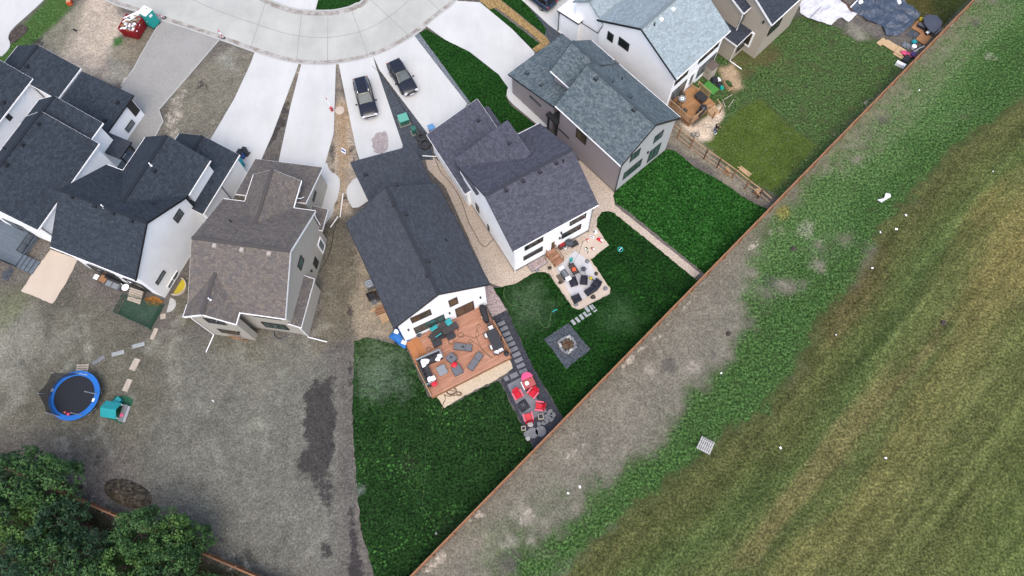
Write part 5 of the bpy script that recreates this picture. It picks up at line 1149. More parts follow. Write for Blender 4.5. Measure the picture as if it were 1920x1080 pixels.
def crate(px,label,mat,sz,rz,z=0):
    p=G(*px,z+sz[2]); t=thing('crate',label,'crate',(p.x,p.y,z),rz,'crates beside the house wall'); a,b,h=sz[0]/2,sz[1]/2,sz[2]
    mb=MB(); mb.box(-a,a,-b,b,0,.04); mb.build('floor',mat,t)
    for x0,x1,y0,y1 in ((-a,a,-b,-b+.04),(-a,a,b-.04,b),(-a,-a+.04,-b+.04,b-.04),(a-.04,a,-b+.04,b-.04)): mb=MB(); mb.box(x0,x1,y0,y1,.04,h); mb.build('side',mat,t)
crate((695,554),'open black crate left of the dark lattice crate',MT['blackm'],(.75,.8,.45),r24); crate((706,552),'dark lattice crate tight against the eaves',MT['bronze'],(.5,.9,.5),r24); crate((702,563),'pale grey crate in front of the black crates',MT['greym'],(.7,.5,.3),r24)
for k,(A1,B1,C1,lab,m) in enumerate([((694,583),(716,569),(718,572),'pale loose board sticking out left of the lumber','lumber'),((703,577),(717,570),(719,574),'red-brown lumber plank at the top of the pile','lumberd'),((702,583),(719,577),(721,581),'red-brown lumber plank second in the pile','lumberd'),((704,588),(722,581),(723,584),'red-brown lumber plank lowest in the pile','lumberd')]): px_slab('lumber_plank',lab,'lumber',A1,B1,C1,.02,.12+.08*(k%2),MT[m],'lumber piled beside the house')
c,wx,wy,rz=rect3((710,591),(723,585),(729,600),.4); t=thing('lumber_stack','stack of pale wide boards beside the red-brown lumber','lumber',c,rz)
for L_ in range(3):
    for k in range(5): mb=MB(); w_=wx/5; mb.box(-wx/2+k*w_+.01,-wx/2+(k+1)*w_-.01,-wy/2,wy/2,.06+L_*.1,.14+L_*.1); mb.build('board',MT['lumber'],t)
c,wx,wy,rz=rect3((735,632),(748,617),(758,638),.7); t=thing('tarp_covered_trailer','small trailer under a blue tarp at the corner of the deck house','trailer',c,rz+.0)
mb=MB(); n=8; g=[]
for i in range(n+1):
    row=[]
    for j in range(n+1):
        x,y=i/n*2-1,j/n*2-1; z=.8*(1-.45*max(abs(x),abs(y))**4)+random.uniform(-.03,.03); row.append(mb.P((x*.62,y*1.0,z if max(abs(x),abs(y))<.99 else .28)))
    g.append(row)
for i in range(n):
    for j in range(n): mb.F((g[i][j],g[i+1][j],g[i+1][j+1],g[i][j+1]))
mb.build('tarp',MT['bluet'],t,smooth=True)
mb=MB(); mb.box(-.6,.6,-.98,.98,.2,.27); mb.build('bed',MT['greym'],t)
for s_ in (-1,1): mb=MB(); mb.torus((s_*.72,0,.25),.18,.07,18,8,Matrix.Rotation(math.pi/2,4,'Y')); mb.build('wheel',MT['rubber'],t)
for (x,y) in ((.15,.55),(-.2,-.7)): mb=MB(); mb.obox((x,y,.80),(.4,.45,.06),.3); mb.build('white_patch',MT['whitep'],t,bevel=.02)
# ---------------------------------------------------------------- cedar deck and its furniture
DZ=.55; DA,DB,DC=(760,643),(907,571),(955,671); c,wx,wy,rz=rect3(DA,DB,DC,DZ); DK=thing('deck','large red-brown cedar deck behind the charcoal roofed house','deck',c,rz); a,b=wx/2,wy/2
DO=c; DR=rz
mb=MB(); mb.box(-a,a,-b,b,DZ-.06,DZ); mb.build('floor',MT['wood'],DK); mb=MB(); mb.box(-a+.03,a-.03,-b+.03,b-.03,0,DZ-.062); mb.build('skirt',MT['lumberd'],DK)
mb=MB(); mb.box(-a,-a+1.35,b-2.6,b-.0,DZ,DZ+.045); mb.build('platform',boards('cedar_platform',S(206,140,92),S(190,122,78),.14,1.5708,.4),DK)
mb=MB(); mb.box(-a-.02,-a+.05,-b,b-2.6,DZ,DZ+.45); mb.build('kick_board',MT['lumber'],DK)
for s_,(y0,y1) in enumerate([(-b+.05,-b+1.9),(-b+1.9,-b+3.8)]):
    mb=MB(); mb.box(a-.06,a+.0,y0+.05,y1-.05,DZ+.08,DZ+.78); mb.build('railing_panel',MT['lumber'],DK); mb=MB(); mb.box(a-.1,a+.05,y0,y1-.01,DZ+.8,DZ+.85); mb.build('railing_cap',MT['lumberd'],DK)
for y in (-b+.05,-b+1.9,-b+3.8): mb=MB(); mb.box(a-.11,a-.03,y-.04,y+.04,DZ,DZ+1.1); mb.build('railing_post',MT['blackm'],DK)
mb=MB(); mb.box(-a,a,-b-.05,-b-.001,.02,DZ-.01); mb.build('fascia_board',MT['lumberd'],DK)
def onD(px,py,z=0): p=G(px,py,DZ+z); return Vector((p.x,p.y,DZ))
# sofa
p=onD(780.5,675.5,.3); q=onD(825,656,.3); rs=math.atan2((q-p).y,(q-p).x); Ls=(q-p).length; e=onD(801,720,.3); Le=(e-p).length
t=thing('corner_sofa','charcoal L shaped outdoor sofa along the left corner of the cedar deck','sofa',p,rs)
mb=MB(); mb.box(0,Ls,-.85,0,.0,.34); mb.build('base',MT['darkfab'],t,bevel=.02); mb=MB(); mb.box(0,.85,-Le,-.851,0,.34); mb.build('base',MT['darkfab'],t,bevel=.02)
mb=MB(); mb.box(-.02,Ls,-.14,.02,.34,.72); mb.build('back_frame',MT['greylt'],t,bevel=.02); mb=MB(); mb.box(-.02,.12,-Le,-.141,.34,.72); mb.build('back_frame',MT['bronze'],t,bevel=.02)
for y in range(3): mb=MB(); w_=(Ls-.25)/3; mb.box(.14+y*w_,.14+(y+1)*w_-.02,-.83,-.3,.34,.46); mb.build('seat_cushion',MT['cushion'],t,bevel=.03)
for y in range(2): mb=MB(); w_=(Le-1.0)/2; mb.box(.3,.84,-.87-(y+1)*w_+.02,-.87-y*w_,.34,.46); mb.build('seat_cushion',MT['cushion'],t,bevel=.03)
for y in range(6): mb=MB(); w_=(Ls-.25)/6; mb.obox((.14+(y+.5)*w_,-.23,.58),(w_*.82,.14,.3),0,-.2); mb.build('back_cushion',MT['darkfab'],t,bevel=.04)
for y in range(6): mb=MB(); w_=(Le-.45)/6; mb.obox((.22,-.3-(y+.5)*w_,.58),(.14,w_*.82,.3),0,0,-.2); mb.build('back_cushion',MT['darkfab'],t,bevel=.04)
mb=MB(); mb.box(Ls-.14,Ls+.04,-.85,-.02,.34,.62); mb.build('arm',MT['greylt'],t,bevel=.02); mb=MB(); mb.box(-.02,.85,-Le-.12,-Le,.0,.6); mb.build('arm',MT['greylt'],t,bevel=.02)
PW=[((793,677),'white pillow at the inner corner of the sofa, upper one'),((800,677),'white pillow lying right of the sofa corner'),((794,684),'white pillow on the left wing just below the sofa corner'),((824,667),'white pillow at the upper right end of the sofa'),((821,673),'white pillow lying in front of the one at the right end'),((805,711),'white pillow at the lower end of the sofa, nearer the edge'),((812,709),'pale pillow at the lower end of the sofa, on the inner side')]
pm=MB(); pm.ball((0,0,0),.23,14,8,.38); 
for k,((x,y),lab) in enumerate(PW):
    o=pm.build('pillow',MT['whitep'],smooth=True); v=o.data.vertices
    for w_ in v:
        r_=max(abs(w_.co.x),abs(w_.co.y)); d_=math.hypot(w_.co.x,w_.co.y)
        if r_>1e-4: w_.co.x*=d_/r_*1.0; w_.co.y*=d_/r_
    g=G(x,y,DZ+.6); o.location=(g.x,g.y,DZ+.58); o.rotation_euler=(random.uniform(-.4,.4),random.uniform(-.4,.4),k*1.1); tag(o,lab,'pillow','pillows on the corner sofa')
def table(name,label,A1,B1,C1,h,mat,legm,z=DZ):
    c,wx,wy,rz=rect3(A1,B1,C1,z+h); t=thing(name,label,'table',(c.x,c.y,z),rz); a,b=wx/2,wy/2
    mb=MB(); mb.box(-a,a,-b,b,h-.05,h); mb.build('tabletop',mat,t,bevel=.012)
    for x in (-a+.07,a-.07):
        for y in (-b+.07,b-.07): mb=MB(); mb.box(x-.03,x+.03,y-.03,y+.03,0,h-.05); mb.build('leg',legm,t)
    return t
table('coffee_table','square pale grey coffee table in front of the sofa',(817,690),(832,682),(840,698),.4,MT['greylt'],MT['blackm'])
def covered(name,label,cat,px,sz,rz,mat,z,extra=None,taper=.9,group=None):
    p=G(*px,z+sz[2]); t=thing(name,label,cat,(p.x,p.y,z),rz,group); a,b,h=sz[0]/2,sz[1]/2,sz[2]
    mb=MB(); mb.hexa([(-a,-b,.02),(a,-b,.02),(a,b,.02),(-a,b,.02)],[(-a*taper,-b*taper,h),(a*taper,-b*taper,h),(a*taper,b*taper,h*.93),(-a*taper,b*taper,h*.93)]); mb.build('cover',mat,t,bevel=.07,seg=3)
    return t
def armchair(label,px,rz,z,mat,cm,group=None,s=.8):
    p=G(*px,z+.4); t=thing('armchair',label,'armchair',(p.x,p.y,z),rz,group); a=s/2
    mb=MB(); mb.box(-a+.1,a-.1,-a,a-.12,.12,.36); mb.build('seat',mat,t,bevel=.03); mb=MB(); mb.box(-a+.1,a-.1,-a+.02,a-.14,.36,.46); mb.build('seat_cushion',cm,t,bevel=.04)
    mb=MB(); mb.obox((0,a-.05,.5),(s-.05,.13,.66),0,-.15); mb.build('backrest',mat,t,bevel=.03)
    for s_ in (-1,1): mb=MB(); mb.box(s_*(a-.05)-.05,s_*(a-.05)+.05,-a,a-.12,.1,.58); mb.build('arm',mat,t,bevel=.025)
    for x in (-a+.06,a-.06):
        for y in (-a+.06,a-.12): mb=MB(); mb.box(x-.025,x+.025,y-.025,y+.025,0,.12); mb.build('leg',MT['blackm'],t)
    return t
t=covered('covered_armchair','grey covered armchair with a black square on it beside the sofa','armchair',(846,670),(.85,.9,.72),DR+.35,MT['greyfab'],DZ); mb=MB(); mb.obox((0,.02,.70),(.18,.18,.03),.3,-.1); mb.build('black_patch',MT['blackm'],t)
t=covered('covered_ottoman','plain grey covered seat right of the coffee table','ottoman',(857,693),(.95,.9,.5),DR+.05,MT['greyfab'],DZ)
def seatpad(px,label,z): 
    p=G(*px,z); mb=MB(); mb.lathe((0,0,0),[(.2,0),(.27,.03),(.28,.09),(.2,.13)],22); o=mb.build('cushion',MT['redp'],smooth=True); o.location=(p.x,p.y,z); tag(o,label,'cushion','red cushions on the cedar deck')
seatpad((851.5,684),'red cushion lying on the plain grey covered seat',DZ+.5)
p=onD(814,719,.5); t=thing('stool','round red topped stool at the lower end of the sofa','stool',p); mb=MB(); mb.lathe((0,0,.4),[(.22,0),(.29,.03),(.29,.1),(.22,.13)],22); mb.build('seat',MT['redp'],t,smooth=True)
for k in range(4): q=1.57*k+.7; mb=MB(); mb.tube([(.22*math.cos(q),.22*math.sin(q),0),(.15*math.cos(q),.15*math.sin(q),.41)],.018,6); mb.build('leg',MT['blackm'],t)
def pot(px,label,r,h,z,mat,plant=None):
    p=G(*px,z+h); t=thing('flower_pot',label,'pot',(p.x,p.y,z)); mb=MB(); mb.lathe((0,0,0),[(r*.7,0),(r,h*.9),(r*1.05,h),(r*.85,h),(r*.8,h*.8)],20); mb.build('pot',mat,t,smooth=False)
    if plant: mb=MB(); mb.ball((0,0,h),r*.8,10,7,.7,.2); mb.build('plant',plant,t)
pot((806,722),'black pot beside the red stool',.2,.35,DZ,MT['blackm']); pot((949.5,663),'dark grey pot at the right corner of the deck',.24,.4,DZ,MT['slate'],MT['blackm']); pot((785.5,628),'grey pot against the rear wall under the wide window',.25,.35,DZ,MT['stone'],MT['slate'])
def lounger(label,A1,B1,C1,mat,back=.25):
    c,wx,wy,rz=rect3(A1,B1,C1,DZ+.32); t=thing('sun_lounger',label,'sun lounger',(c.x,c.y,DZ),rz,'grey sun loungers on the cedar deck'); a,b=wx/2,wy/2
    mb=MB(); mb.box(-a,a,-b,b,.2,.26); mb.build('frame',MT['blackm'],t); mb=MB(); mb.box(-a+.02,a*.25,-b+.02,b-.02,.261,.36); mb.build('mattress',mat,t,bevel=.03)
    mb=MB(); mb.obox((a*.63,0,.33+back*.25),(a*.72,wy-.04,.1),0,0,-back); mb.build('headrest',mat,t,bevel=.03)
    for x in (-a+.1,a-.1):
        for y in (-b+.06,b-.06): mb=MB(); mb.box(x-.03,x+.03,y-.03,y+.03,0,.2); mb.build('leg',MT['blackm'],t)
    return t
t=lounger('flecked grey lounger with a black square, lying across the middle of the deck',(850,655),(884,659),(885,646),MT['greyfab'],.05); mb=MB(); mb.obox((-.0,.0,.375),(.2,.2,.03),.1); mb.build('black_patch',MT['blackm'],t)
lounger('grey two part lounger set diagonally near the front edge of the deck',(886,696),(907,666),(896,659),MT['greyfab'],.08)
p=onD(908,588,.5); t=thing('covered_barbecue','long barbecue under a black cover at the upper right of the deck','barbecue',p,DR-.15+math.pi/2)
mb=MB(); prof=[(-.95,.22,.5),(-.75,.3,.85),(-.2,.33,1.0),(.4,.33,1.0),(.75,.3,.9),(.95,.25,.55)]
R=[[mb.P((x,y,z)) for y,z in ((-w_,.05),(-w_,h*.8),(-w_*.55,h),(w_*.55,h),(w_,h*.8),(w_,.05))] for x,w_,h in prof]
for r0,r1 in zip(R,R[1:]):
    for k in range(6): l=(k+1)%6; mb.F((r0[k],r1[k],r1[l],r0[l]))
mb.F(R[0]); mb.F(R[-1][::-1]); mb.build('cover',MT['darkfab'],t,smooth=True,sub=1)
mb=MB(); mb.obox((-.3,.34,.55),(.12,.03,.16)); mb.build('cover_label',MT['whitep'],t)
t=table('dining_table','long black dining table along the right railing of the deck',(926,658),(945,650),(927.5,615),.75,MT['cushion'],MT['blackm'])
def dchair(label,px,rz):
    p=onD(*px,.45); t=thing('dining_chair',label,'chair',p,rz,'dining chairs around the black table')
    mb=MB(); mb.box(-.23,.23,-.24,.2,.4,.44); mb.build('seat',MT['blackm'],t); mb=MB(); mb.box(-.21,.21,-.23,.16,.44,.5); mb.build('cushion',MT['whitep'],t,bevel=.02); mb=MB(); mb.obox((0,.23,.68),(.44,.04,.48),0,-.12); mb.build('backrest',MT['blackm'],t,bevel=.02)
    for x in (-.2,.2):
        for y in (-.2,.18): mb=MB(); mb.box(x-.02,x+.02,y-.02,y+.02,0,.4); mb.build('leg',MT['blackm'],t)
dchair('dining chair with white cushion at the upper end of the black table',(920,614),DR); dchair('dining chair with white cushion on the inner side near the lower end of the table',(922,651),DR+math.pi/2); dchair('dining chair with white cushion at the lower end of the table',(940,657),DR+math.pi); dchair('dining chair with pale seat pulled away at the lower left of the table',(931,661),DR+math.pi*.8); dchair('dining chair on the inner side near the upper end of the table',(912,629),DR+math.pi/2)
# heap of put away loungers and umbrellas by the windows
stm,tt,bb=newmat('striped_black_slats'); co2=coord(tt); sp=N(tt,'SeparateXYZ'); tt.links.new(co2,sp.inputs[0]); k_=mth(tt,'FRACT',mth(tt,'MULTIPLY',sp.outputs[1],7.5)); tt.links.new(ramp(tt,k_,[(.0,S(92,80,74)),(.16,S(92,80,74)),(.18,(.018,.018,.02)),(1,(.03,.03,.032))]),bb.inputs['Base Color']); bb.inputs['Roughness'].default_value=.7
for nm,A1,B1,C1,z,tl in (('black slatted lounger leaning under the left teal cushion',(810,639),(837,609),(831.5,604),.75,.1),('black slatted lounger lying crosswise over the other by the windows',(833,627.5),(860,613),(852,606),.95,.08)):
    c,wx,wy,rz=rect3(A1,B1,C1,DZ+z); t=thing('slatted_lounger',nm,'sun lounger',(c.x,c.y,DZ),rz,'black slatted loungers piled by the windows')
    mb=MB(); mb.obox((0,0,z),(wx,max(wy,.65),.07),0,0,tl); mb.build('slats',stm,t); mb=MB(); mb.obox((wx*.36,0,z+.1),(wx*.32,max(wy,.65)*.96,.07),0,0,-.35); mb.build('headrest',stm,t)
    for x in (-wx*.4,wx*.4):
        for y in (-.25,.25): mb=MB(); mb.box(x-.03,x+.03,y-.03,y+.03,0,z-.08); mb.build('leg',MT['blackm'],t)
for px,sz,lab in (((841,603),(.6,.6,.3),'teal cushion bundle at the upper end of the lounger heap'),((813,614),(.75,.38,.25),'teal cushion bundle at the left end of the lounger heap'),((822,628),(.7,.12,.12),'narrow teal cloth between the two slatted loungers')):
    p=onD(*px,1.1); mb=MB(); mb.obox((0,0,0),sz,.4); o=mb.build('cushion_bundle',MT['turq'],bevel=.06,seg=3); o.location=(p.x,p.y,DZ+(.95 if sz[1]>.3 else 1.02)); o.rotation_euler=(.1,.05,.2); tag(o,lab,'cushion','teal cushions on the lounger heap')
covered('ottoman','dark grey ottoman below the left slatted lounger','ottoman',(818,640),(.85,.85,.42),DR,MT['cushion'],DZ,taper=.97); covered('ottoman','dark grey ottoman under the right slatted lounger','ottoman',(844,627),(.85,.8,.42),DR,MT['cushion'],DZ,taper=.97)
t=table('side_table','small black cross framed side table between the ottomans',(825,637),(839,632),(836,623),.4,MT['blackm'],MT['blackm'])
def hose(name,label,px,r,z,mat,cat='hose',sm=2):
    P=[G(*p,z) for p in px]; P=smooth_poly(P,sm,False); mb=MB(); mb.tube(P,r,6); o=mb.build(name,mat,smooth=True); return tag(o,label,cat)
def coil(px,py,R,n,rr_=(.7,1.1),sq=.8): return [(px+R*random.uniform(*rr_)*math.cos(a),py+R*sq*random.uniform(*rr_)*math.sin(a)) for a in np.linspace(0,6.283*n,int(9*n))]
hose('hose','tangled brown hose looping over the middle of the cedar deck',coil(846,640,7,2)+coil(864,628,6,2)+[(880,632),(893,634),(899,628),(892,615),(897,607),(902,610),(896,616),(891,625),(895,640),(905,655),(916,666),(925,672),(918,669),(907,660),(898,648),(885,640)]+coil(882,640,4,1),.02,DZ+.025,MT['hose'])
hose('hose','brown cable loop on the wooden platform beside the sofa',coil(804,655,5,2)+[(812,654),(826,650),(836,643)],.018,DZ+.08,MT['hose'])
hose('hose','coiled brown hose on the pale sand below the deck',[(821,741),(827,737),(830,731)]+coil(846,733,10,4)+coil(861,739,6,1)+[(850,742),(838,744),(832,738),(836,748),(831,756),(829,768)],.032,.06,MT['hose'])
hose('garden_hose','thin green garden hose trailing down the big back lawn',[(829,768),(812,800),(803,812),(799,835),(798,870),(796,910),(790,945),(800,962),(815,983),(817,997)],.009,.04,MT['hoseg'])
hose('garden_hose','yellow-green garden hose curling over the lawn by the stone fire pit',[(946,540),(943,552),(952,570),(970,574),(985,580),(996,590),(1008,586),(1012,592),(1010,602),(1018,613),(1028,615),(1031,603),(1033,590),(1036,584)],.02,.045,MT['hoseg'])
p=G(1036,585); t=thing('hose_nozzle','teal spray nozzle at the end of the lawn hose','nozzle',(p.x,p.y,.03)); mb=MB(); mb.tube([(0,0,.06),(.2,.12,.1),(.45,.2,.08)],.06,8); mb.build('body',MT['teal'],t); mb=MB(); mb.obox((.12,-.1,.08),(.06,.2,.05)); mb.build('grip',MT['greend'],t)
p=G(1163,468); t=thing('sprinkler','teal lawn sprinkler on the lawn right of the toy pad','sprinkler',(p.x,p.y,.03),.8); mb=MB(); mb.ring((0,0,0),.28,.2,0,.06,20); mb.build('base',MT['teal'],t); mb=MB(); mb.tube([(-.2,0,.1),(.2,0,.1)],.03,6); mb.build('arm',MT['whitep'],t)
p=G(817,998); mb=MB(); mb.lathe((0,0,0),[(.05,0),(.09,.06),(.07,.2),(.02,.24)],10); o=mb.build('bottle',MT['stonel']); o.location=(p.x,p.y,.03); o.rotation_euler=(1.3,0,.4); tag(o,'pale bottle at the lower end of the thin garden hose','bottle')
hose('cable','black cable lying along the pebble path between two houses',[(808,284),(815,295),(825,322),(842,339),(857,360),(870,387),(877,415),(892,440),(902,460),(912,463),(925,447)],.025,.04,MT['blackm'])
hose('cable','black cable along the wall between cream house and bare strip',[(637,410),(626,428),(623,455),(614,485),(607,497),(598,510)],.03,.03,MT['blackm'])
hose('cable','dark edging hose along the gravel strip between the driveways',[(698,124),(716,140),(745,182),(760,210),(775,235),(793,252)],.03,.05,MT['blackm'])
for A1,B1,lab in (((643.7,363),(638,408),'long white pipe standing along the bare strip'),((634,407),(620,427),'shorter white pipe leaning by the lean-to door'),((792.5,293),(818,294.5),'white pipe lying across the end of the pebble path')):
    a,b=G(*A1),G(*B1); mb=MB(); mb.tube([(a.x,a.y,.1),(b.x,b.y,.1)],.05,8); o=mb.build('white_pipe',MT['trimw']); tag(o,lab,'pipe','loose white pipes')
# ---------------------------------------------------------------- slate garden strip
rp=r24
PV=[(940,607,.74,.37),(945,616.5,.74,.37),(949.5,626.5,.74,.37),(954,636,.74,.37),(958.6,645.5,.76,.37),(963.5,655,.76,.37),(968,665,.78,.38),(972.5,675.5,.78,.38),(976.5,686,.78,.38),(981,696,.78,.36),(964,704,.78,.46),(949.5,710,.42,.42)]
names=['first paver at the top of the slate strip, below the dark square plate']+['paver %s in the row beside the deck railing'%w for w in ('second from the top','third from the top','fourth from the top','fifth from the top','sixth from the top','seventh from the top','eighth from the top','ninth from the top')]+['paver at the lower end of the row, under the pink canopy','wide paver left of the pink canopy','small square paver at the sand strip']
pb0=None
for (x,y,wd,dp),lab in zip(PV,names):
    p=G(x,y); mb=MB(); mb.box(-wd/2,wd/2,-dp/2,dp/2,0,.05); o=mb.build('paver',MT['paver'],bevel=.012); o.location=(p.x,p.y,.02); o.rotation_euler=(0,0,rp+random.uniform(-.03,.03)); tag(o,lab,'paver','grey pavers on the slate strip')
px_slab('drain_plate','dark square plate at the upper end of the slate strip','plate',(926,594),(944,584),(950,598),.02,.06,MT['slated'])
def adir(label,px,face):
    p=G(*px,.35); f=G(*face); rz=math.atan2(f.y-p.y,f.x-p.x)+math.pi/2; t=thing('garden_chair',label,'chair',(p.x,p.y,.035),rz,'red chairs around the square fire table')
    mb=MB(); mb.hexa([(-.30,-.42,.30),(.30,-.42,.30),(.25,.2,.2),(-.25,.2,.2)],[(-.30,-.42,.34),(.30,-.42,.34),(.25,.2,.24),(-.25,.2,.24)]); mb.build('seat',MT['redp'],t,bevel=.01)
    for k in range(5):
        x=-.24+.12*k; h=.95-.12*abs(k-2)**1.2; mb=MB(); mb.hexa([(x-.05,.18,.2),(x+.05,.18,.2),(x+.05,.22,.2),(x-.05,.22,.2)],[(x*1.1-.055,.46,h),(x*1.1+.055,.46,h),(x*1.1+.055,.5,h),(x*1.1-.055,.5,h)]); mb.build('back_slat',MT['redp'],t,bevel=.008)
    for s_ in (-1,1):
        mb=MB(); mb.obox((s_*.39,-.1,.52),(.14,.75,.035)); mb.build('arm',plain('pale_red_arm',S(248,120,140),.5) if 'arm_m' not in globals() else arm_m,t,bevel=.01)
        mb=MB(); mb.box(s_*.38-.04,s_*.38+.04,-.42,-.34,0,.5); mb.build('leg',MT['redp'],t); mb=MB(); mb.beam((s_*.33,.3,.42),(s_*.33,.42,.0),.06,.06); mb.build('leg',MT['redp'],t)
    return t
arm_m=plain('pale_red_arm',S(248,112,130),.5)
for px,lab in (((970,739),'red garden chair at the upper left of the paved square'),((1000,736),'red garden chair right below the coral cart'),((1013,762),'red garden chair at the right edge of the paved square'),((991,784),'red garden chair at the lower end of the paved square')): adir(lab,px,(981,760) if px[1]<770 else (985,762))
p=G(981,760,.3); t=thing('fire_table','low black square fire table on a grey mat between the red chairs','fire table',(p.x,p.y,.036),rp+.15)
mb=MB(); mb.box(-.5,.5,-.5,.5,.0,.02); mb.build('mat',MT['slated'],t); mb=MB(); mb.box(-.31,.31,-.31,.31,.021,.36); mb.build('body',MT['blackm'],t,bevel=.02); mb=MB(); mb.box(-.2,.2,-.2,.2,.36,.385); mb.build('burner',MT['slated'],t)
for k in range(2): mb=MB(); mb.obox((0,0,.40),(.3,.04,.03),.78+1.57*k); mb.build('grate_bar',MT['greym'],t)
c,wx,wy,rz=rect3((978,715),(998.5,706),(1004.5,720.5),.85); t=thing('garden_cart','coral garden cart with a pink half round canopy on the paved square','cart',(c.x,c.y,.036),rz); a,b=wx/2,wy/2
mb=MB(); mb.box(-a,a,-b,b,.2,.85); mb.build('cabinet',MT['coral'],t,bevel=.02); mb=MB(); mb.box(-a-.1,-a-.02,-b,b,.55,.62); mb.build('side_rail',MT['whitep'],t)
mb=MB(); mb.lathe((-a*.35,0,.85),[(.16,0),(.2,.08),(.15,.08),(.1,.03)],16); mb.build('bowl',MT['whitep'],t)
mb=MB(); mb.prism([(.56*math.cos(q),b-.05+.62*math.sin(q)) for q in np.linspace(0,3.1416,18)],1.15,1.22); mb.build('canopy',MT['pink'],t,bevel=.02)
for s_ in (-1,1): mb=MB(); mb.tube([(s_*.45,b-.05,.2),(s_*.45,b+.1,1.15)],.025,6); mb.build('canopy_pole',MT['whitep'],t)
for s_ in (-1,1): mb=MB(); mb.torus((s_*a*.6,-b-.08,.2),.15,.04,16,6,Matrix.Rotation(math.pi/2,4,'X')); mb.build('wheel',MT['rubber'],t)
for px,s,lab in (((1014,781),.5,'square pale rimmed planter right below the paved square'),((981.5,803),.4,'small square planter at the left edge of the slate strip')):
    p=G(*px,.3); t=thing('planter',lab,'planter',(p.x,p.y,.03),.05); a=s/2
    for x0,x1,y0,y1 in ((-a,a,-a,-a+.06),(-a,a,a-.06,a),(-a,-a+.06,-a+.06,a-.06),(a-.06,a,-a+.06,a-.06)): mb=MB(); mb.box(x0,x1,y0,y1,0,.35); mb.build('side',MT['pale_wood'],t)
    mb=MB(); mb.box(-a+.06,a-.06,-a+.06,a-.06,0,.27); mb.build('soil',MT['slated'],t)
for px,r,lab in (((999,812),.5,'round grey stone with a dark spot near the fence'),((1013.7,809),.5,'round grey stone tight against the fence')):
    p=G(*px); mb=MB(); mb.cyl((0,0,0),r,.07,28); o=mb.build('round_stone',MT['stone'],bevel=.02); o.location=(p.x,p.y,.02); tag(o,lab,'stepping stone')
FL=[(1024,781),(1031,773.5),(1036,779),(1032,785),(1024.5,789),(1019.5,793.5),(1011,795),(994.5,796),(987,814),(990,822.5)]
FN_=['left of the top corner of the flagstone group','at the top of the flagstone group','at the right point of the flagstone group, nearest the fence','long one in the middle right','in the centre of the flagstone group','below the centre of the flagstone group','lowest of the flagstone group by the planter','pale long one under the lower red chair','left of the spotted round stone','pale one at the lower left corner of the slate strip']
for (x,y),lab in zip(FL,FN_):
    p=G(x,y); n=random.randint(5,7); r=random.uniform(.22,.34); mb=MB(); mb.prism([(r*random.uniform(.7,1.2)*math.cos(6.283*k/n),r*random.uniform(.6,1.1)*math.sin(6.283*k/n)) for k in range(n)],0,.06); o=mb.build('flagstone',MT['stonel'] if 'pale' in lab else MT['stone'],bevel=.015); o.location=(p.x,p.y,.02); tag(o,'irregular flagstone '+lab,'flagstone','flagstones by the fence')
# stone fire pit on its slate square
sheet('gravel_bed',[(1020,636),(1066,606),(1107,655),(1062,691)],.034,MT['slate'],jg=.04)
p=G(1064,647); t=thing('fire_pit','square fire pit of pale blocks on the slate square','fire pit',(p.x,p.y,.034),.45)
for L_ in range(2):
    for k in range(10):
        a=6.283*(k+.5*L_)/10; rr_=.66+random.uniform(-.05,.05)+.1*abs(math.sin(2*a)); mb=MB(); mb.obox((rr_*math.cos(a),rr_*math.sin(a),.09+.17*L_),(.22,.38,.16),round(a/1.5708)*1.5708+random.uniform(-.15,.15)); mb.build('block',MT['stonel'] if random.random()<.6 else MT['stone'],t,bevel=.02)
mb=MB(); mb.cyl((0,0,0),.54,.06,18); mb.build('ash',plain('ash',S(110,94,76),.95,.5,8),t)
for k in range(4): mb=MB(); mb.obox((random.uniform(-.2,.2),random.uniform(-.2,.2),.12+.05*k),(.6,.09,.09),k*.9,.1); mb.build('log',MT['lumberk'],t)
STN=[(1075,604.5,.56,.30),(1083,600,.58,.28),(1090.5,594.5,.58,.28),(1097.5,590,.58,.28),(1105.5,589.5,.2,.36),(1101,580.5,.6,.32),(1108.5,577,.55,.22),(1112.5,575,.5,.13),(1116,583,.16,.4)]
SN_=['nearest the slate square','second from the slate square','third from the slate square','fourth from the slate square','small one right of the fourth','next to the patio corner','beside the patio corner, upper one','narrow one at the upper right','narrow one at the far right']
for (x,y,l_,w_),lab in zip(STN,SN_):
    p=G(x,y); mb=MB(); mb.box(-w_/2,w_/2,-l_/2,l_/2,0,.05); o=mb.build('stepping_stone',MT['paverl'],bevel=.012); o.location=(p.x,p.y,.02); o.rotation_euler=(0,0,math.radians(33)+random.uniform(-.06,.06)); tag(o,'pale stepping stone '+lab,'stepping stone','stepping stones from the patio')
# ---------------------------------------------------------------- concrete patio
r29=math.radians(28.9)
c,wx,wy,rz=rect3((1041.5,499),(1057,488),(1046,462),.4); t=thing('wooden_steps','cedar steps from the rear door down to the concrete patio','steps',(c.x,c.y,.05),rz)
for k in range(5): mb=MB(); y=-wy/2+wy*(k+.5)/5; mb.box(-wx/2,wx/2,y-wy*.094,y+wy*.094,.12+.13*k,.16+.13*k); mb.build('tread',MT['lumberd'] if k%2 else MT['wood'],t)
for s_ in (-1,1):
    mb=MB(); mb.beam((s_*wx*.5,-wy/2,.08),(s_*wx*.5,wy/2,.66),.05,.2); mb.build('stringer',MT['lumberd'],t); mb=MB(); mb.beam((s_*wx*.5,-wy/2,.95),(s_*wx*.5,wy/2,1.5),.06,.08); mb.build('handrail',MT['lumberd'],t)
    for y in (-wy*.45,wy*.45): mb=MB(); mb.box(s_*wx*.5-.04,s_*wx*.5+.04,y-.04,y+.04,0,1.2+y*.2); mb.build('rail_post',MT['lumberd'],t)
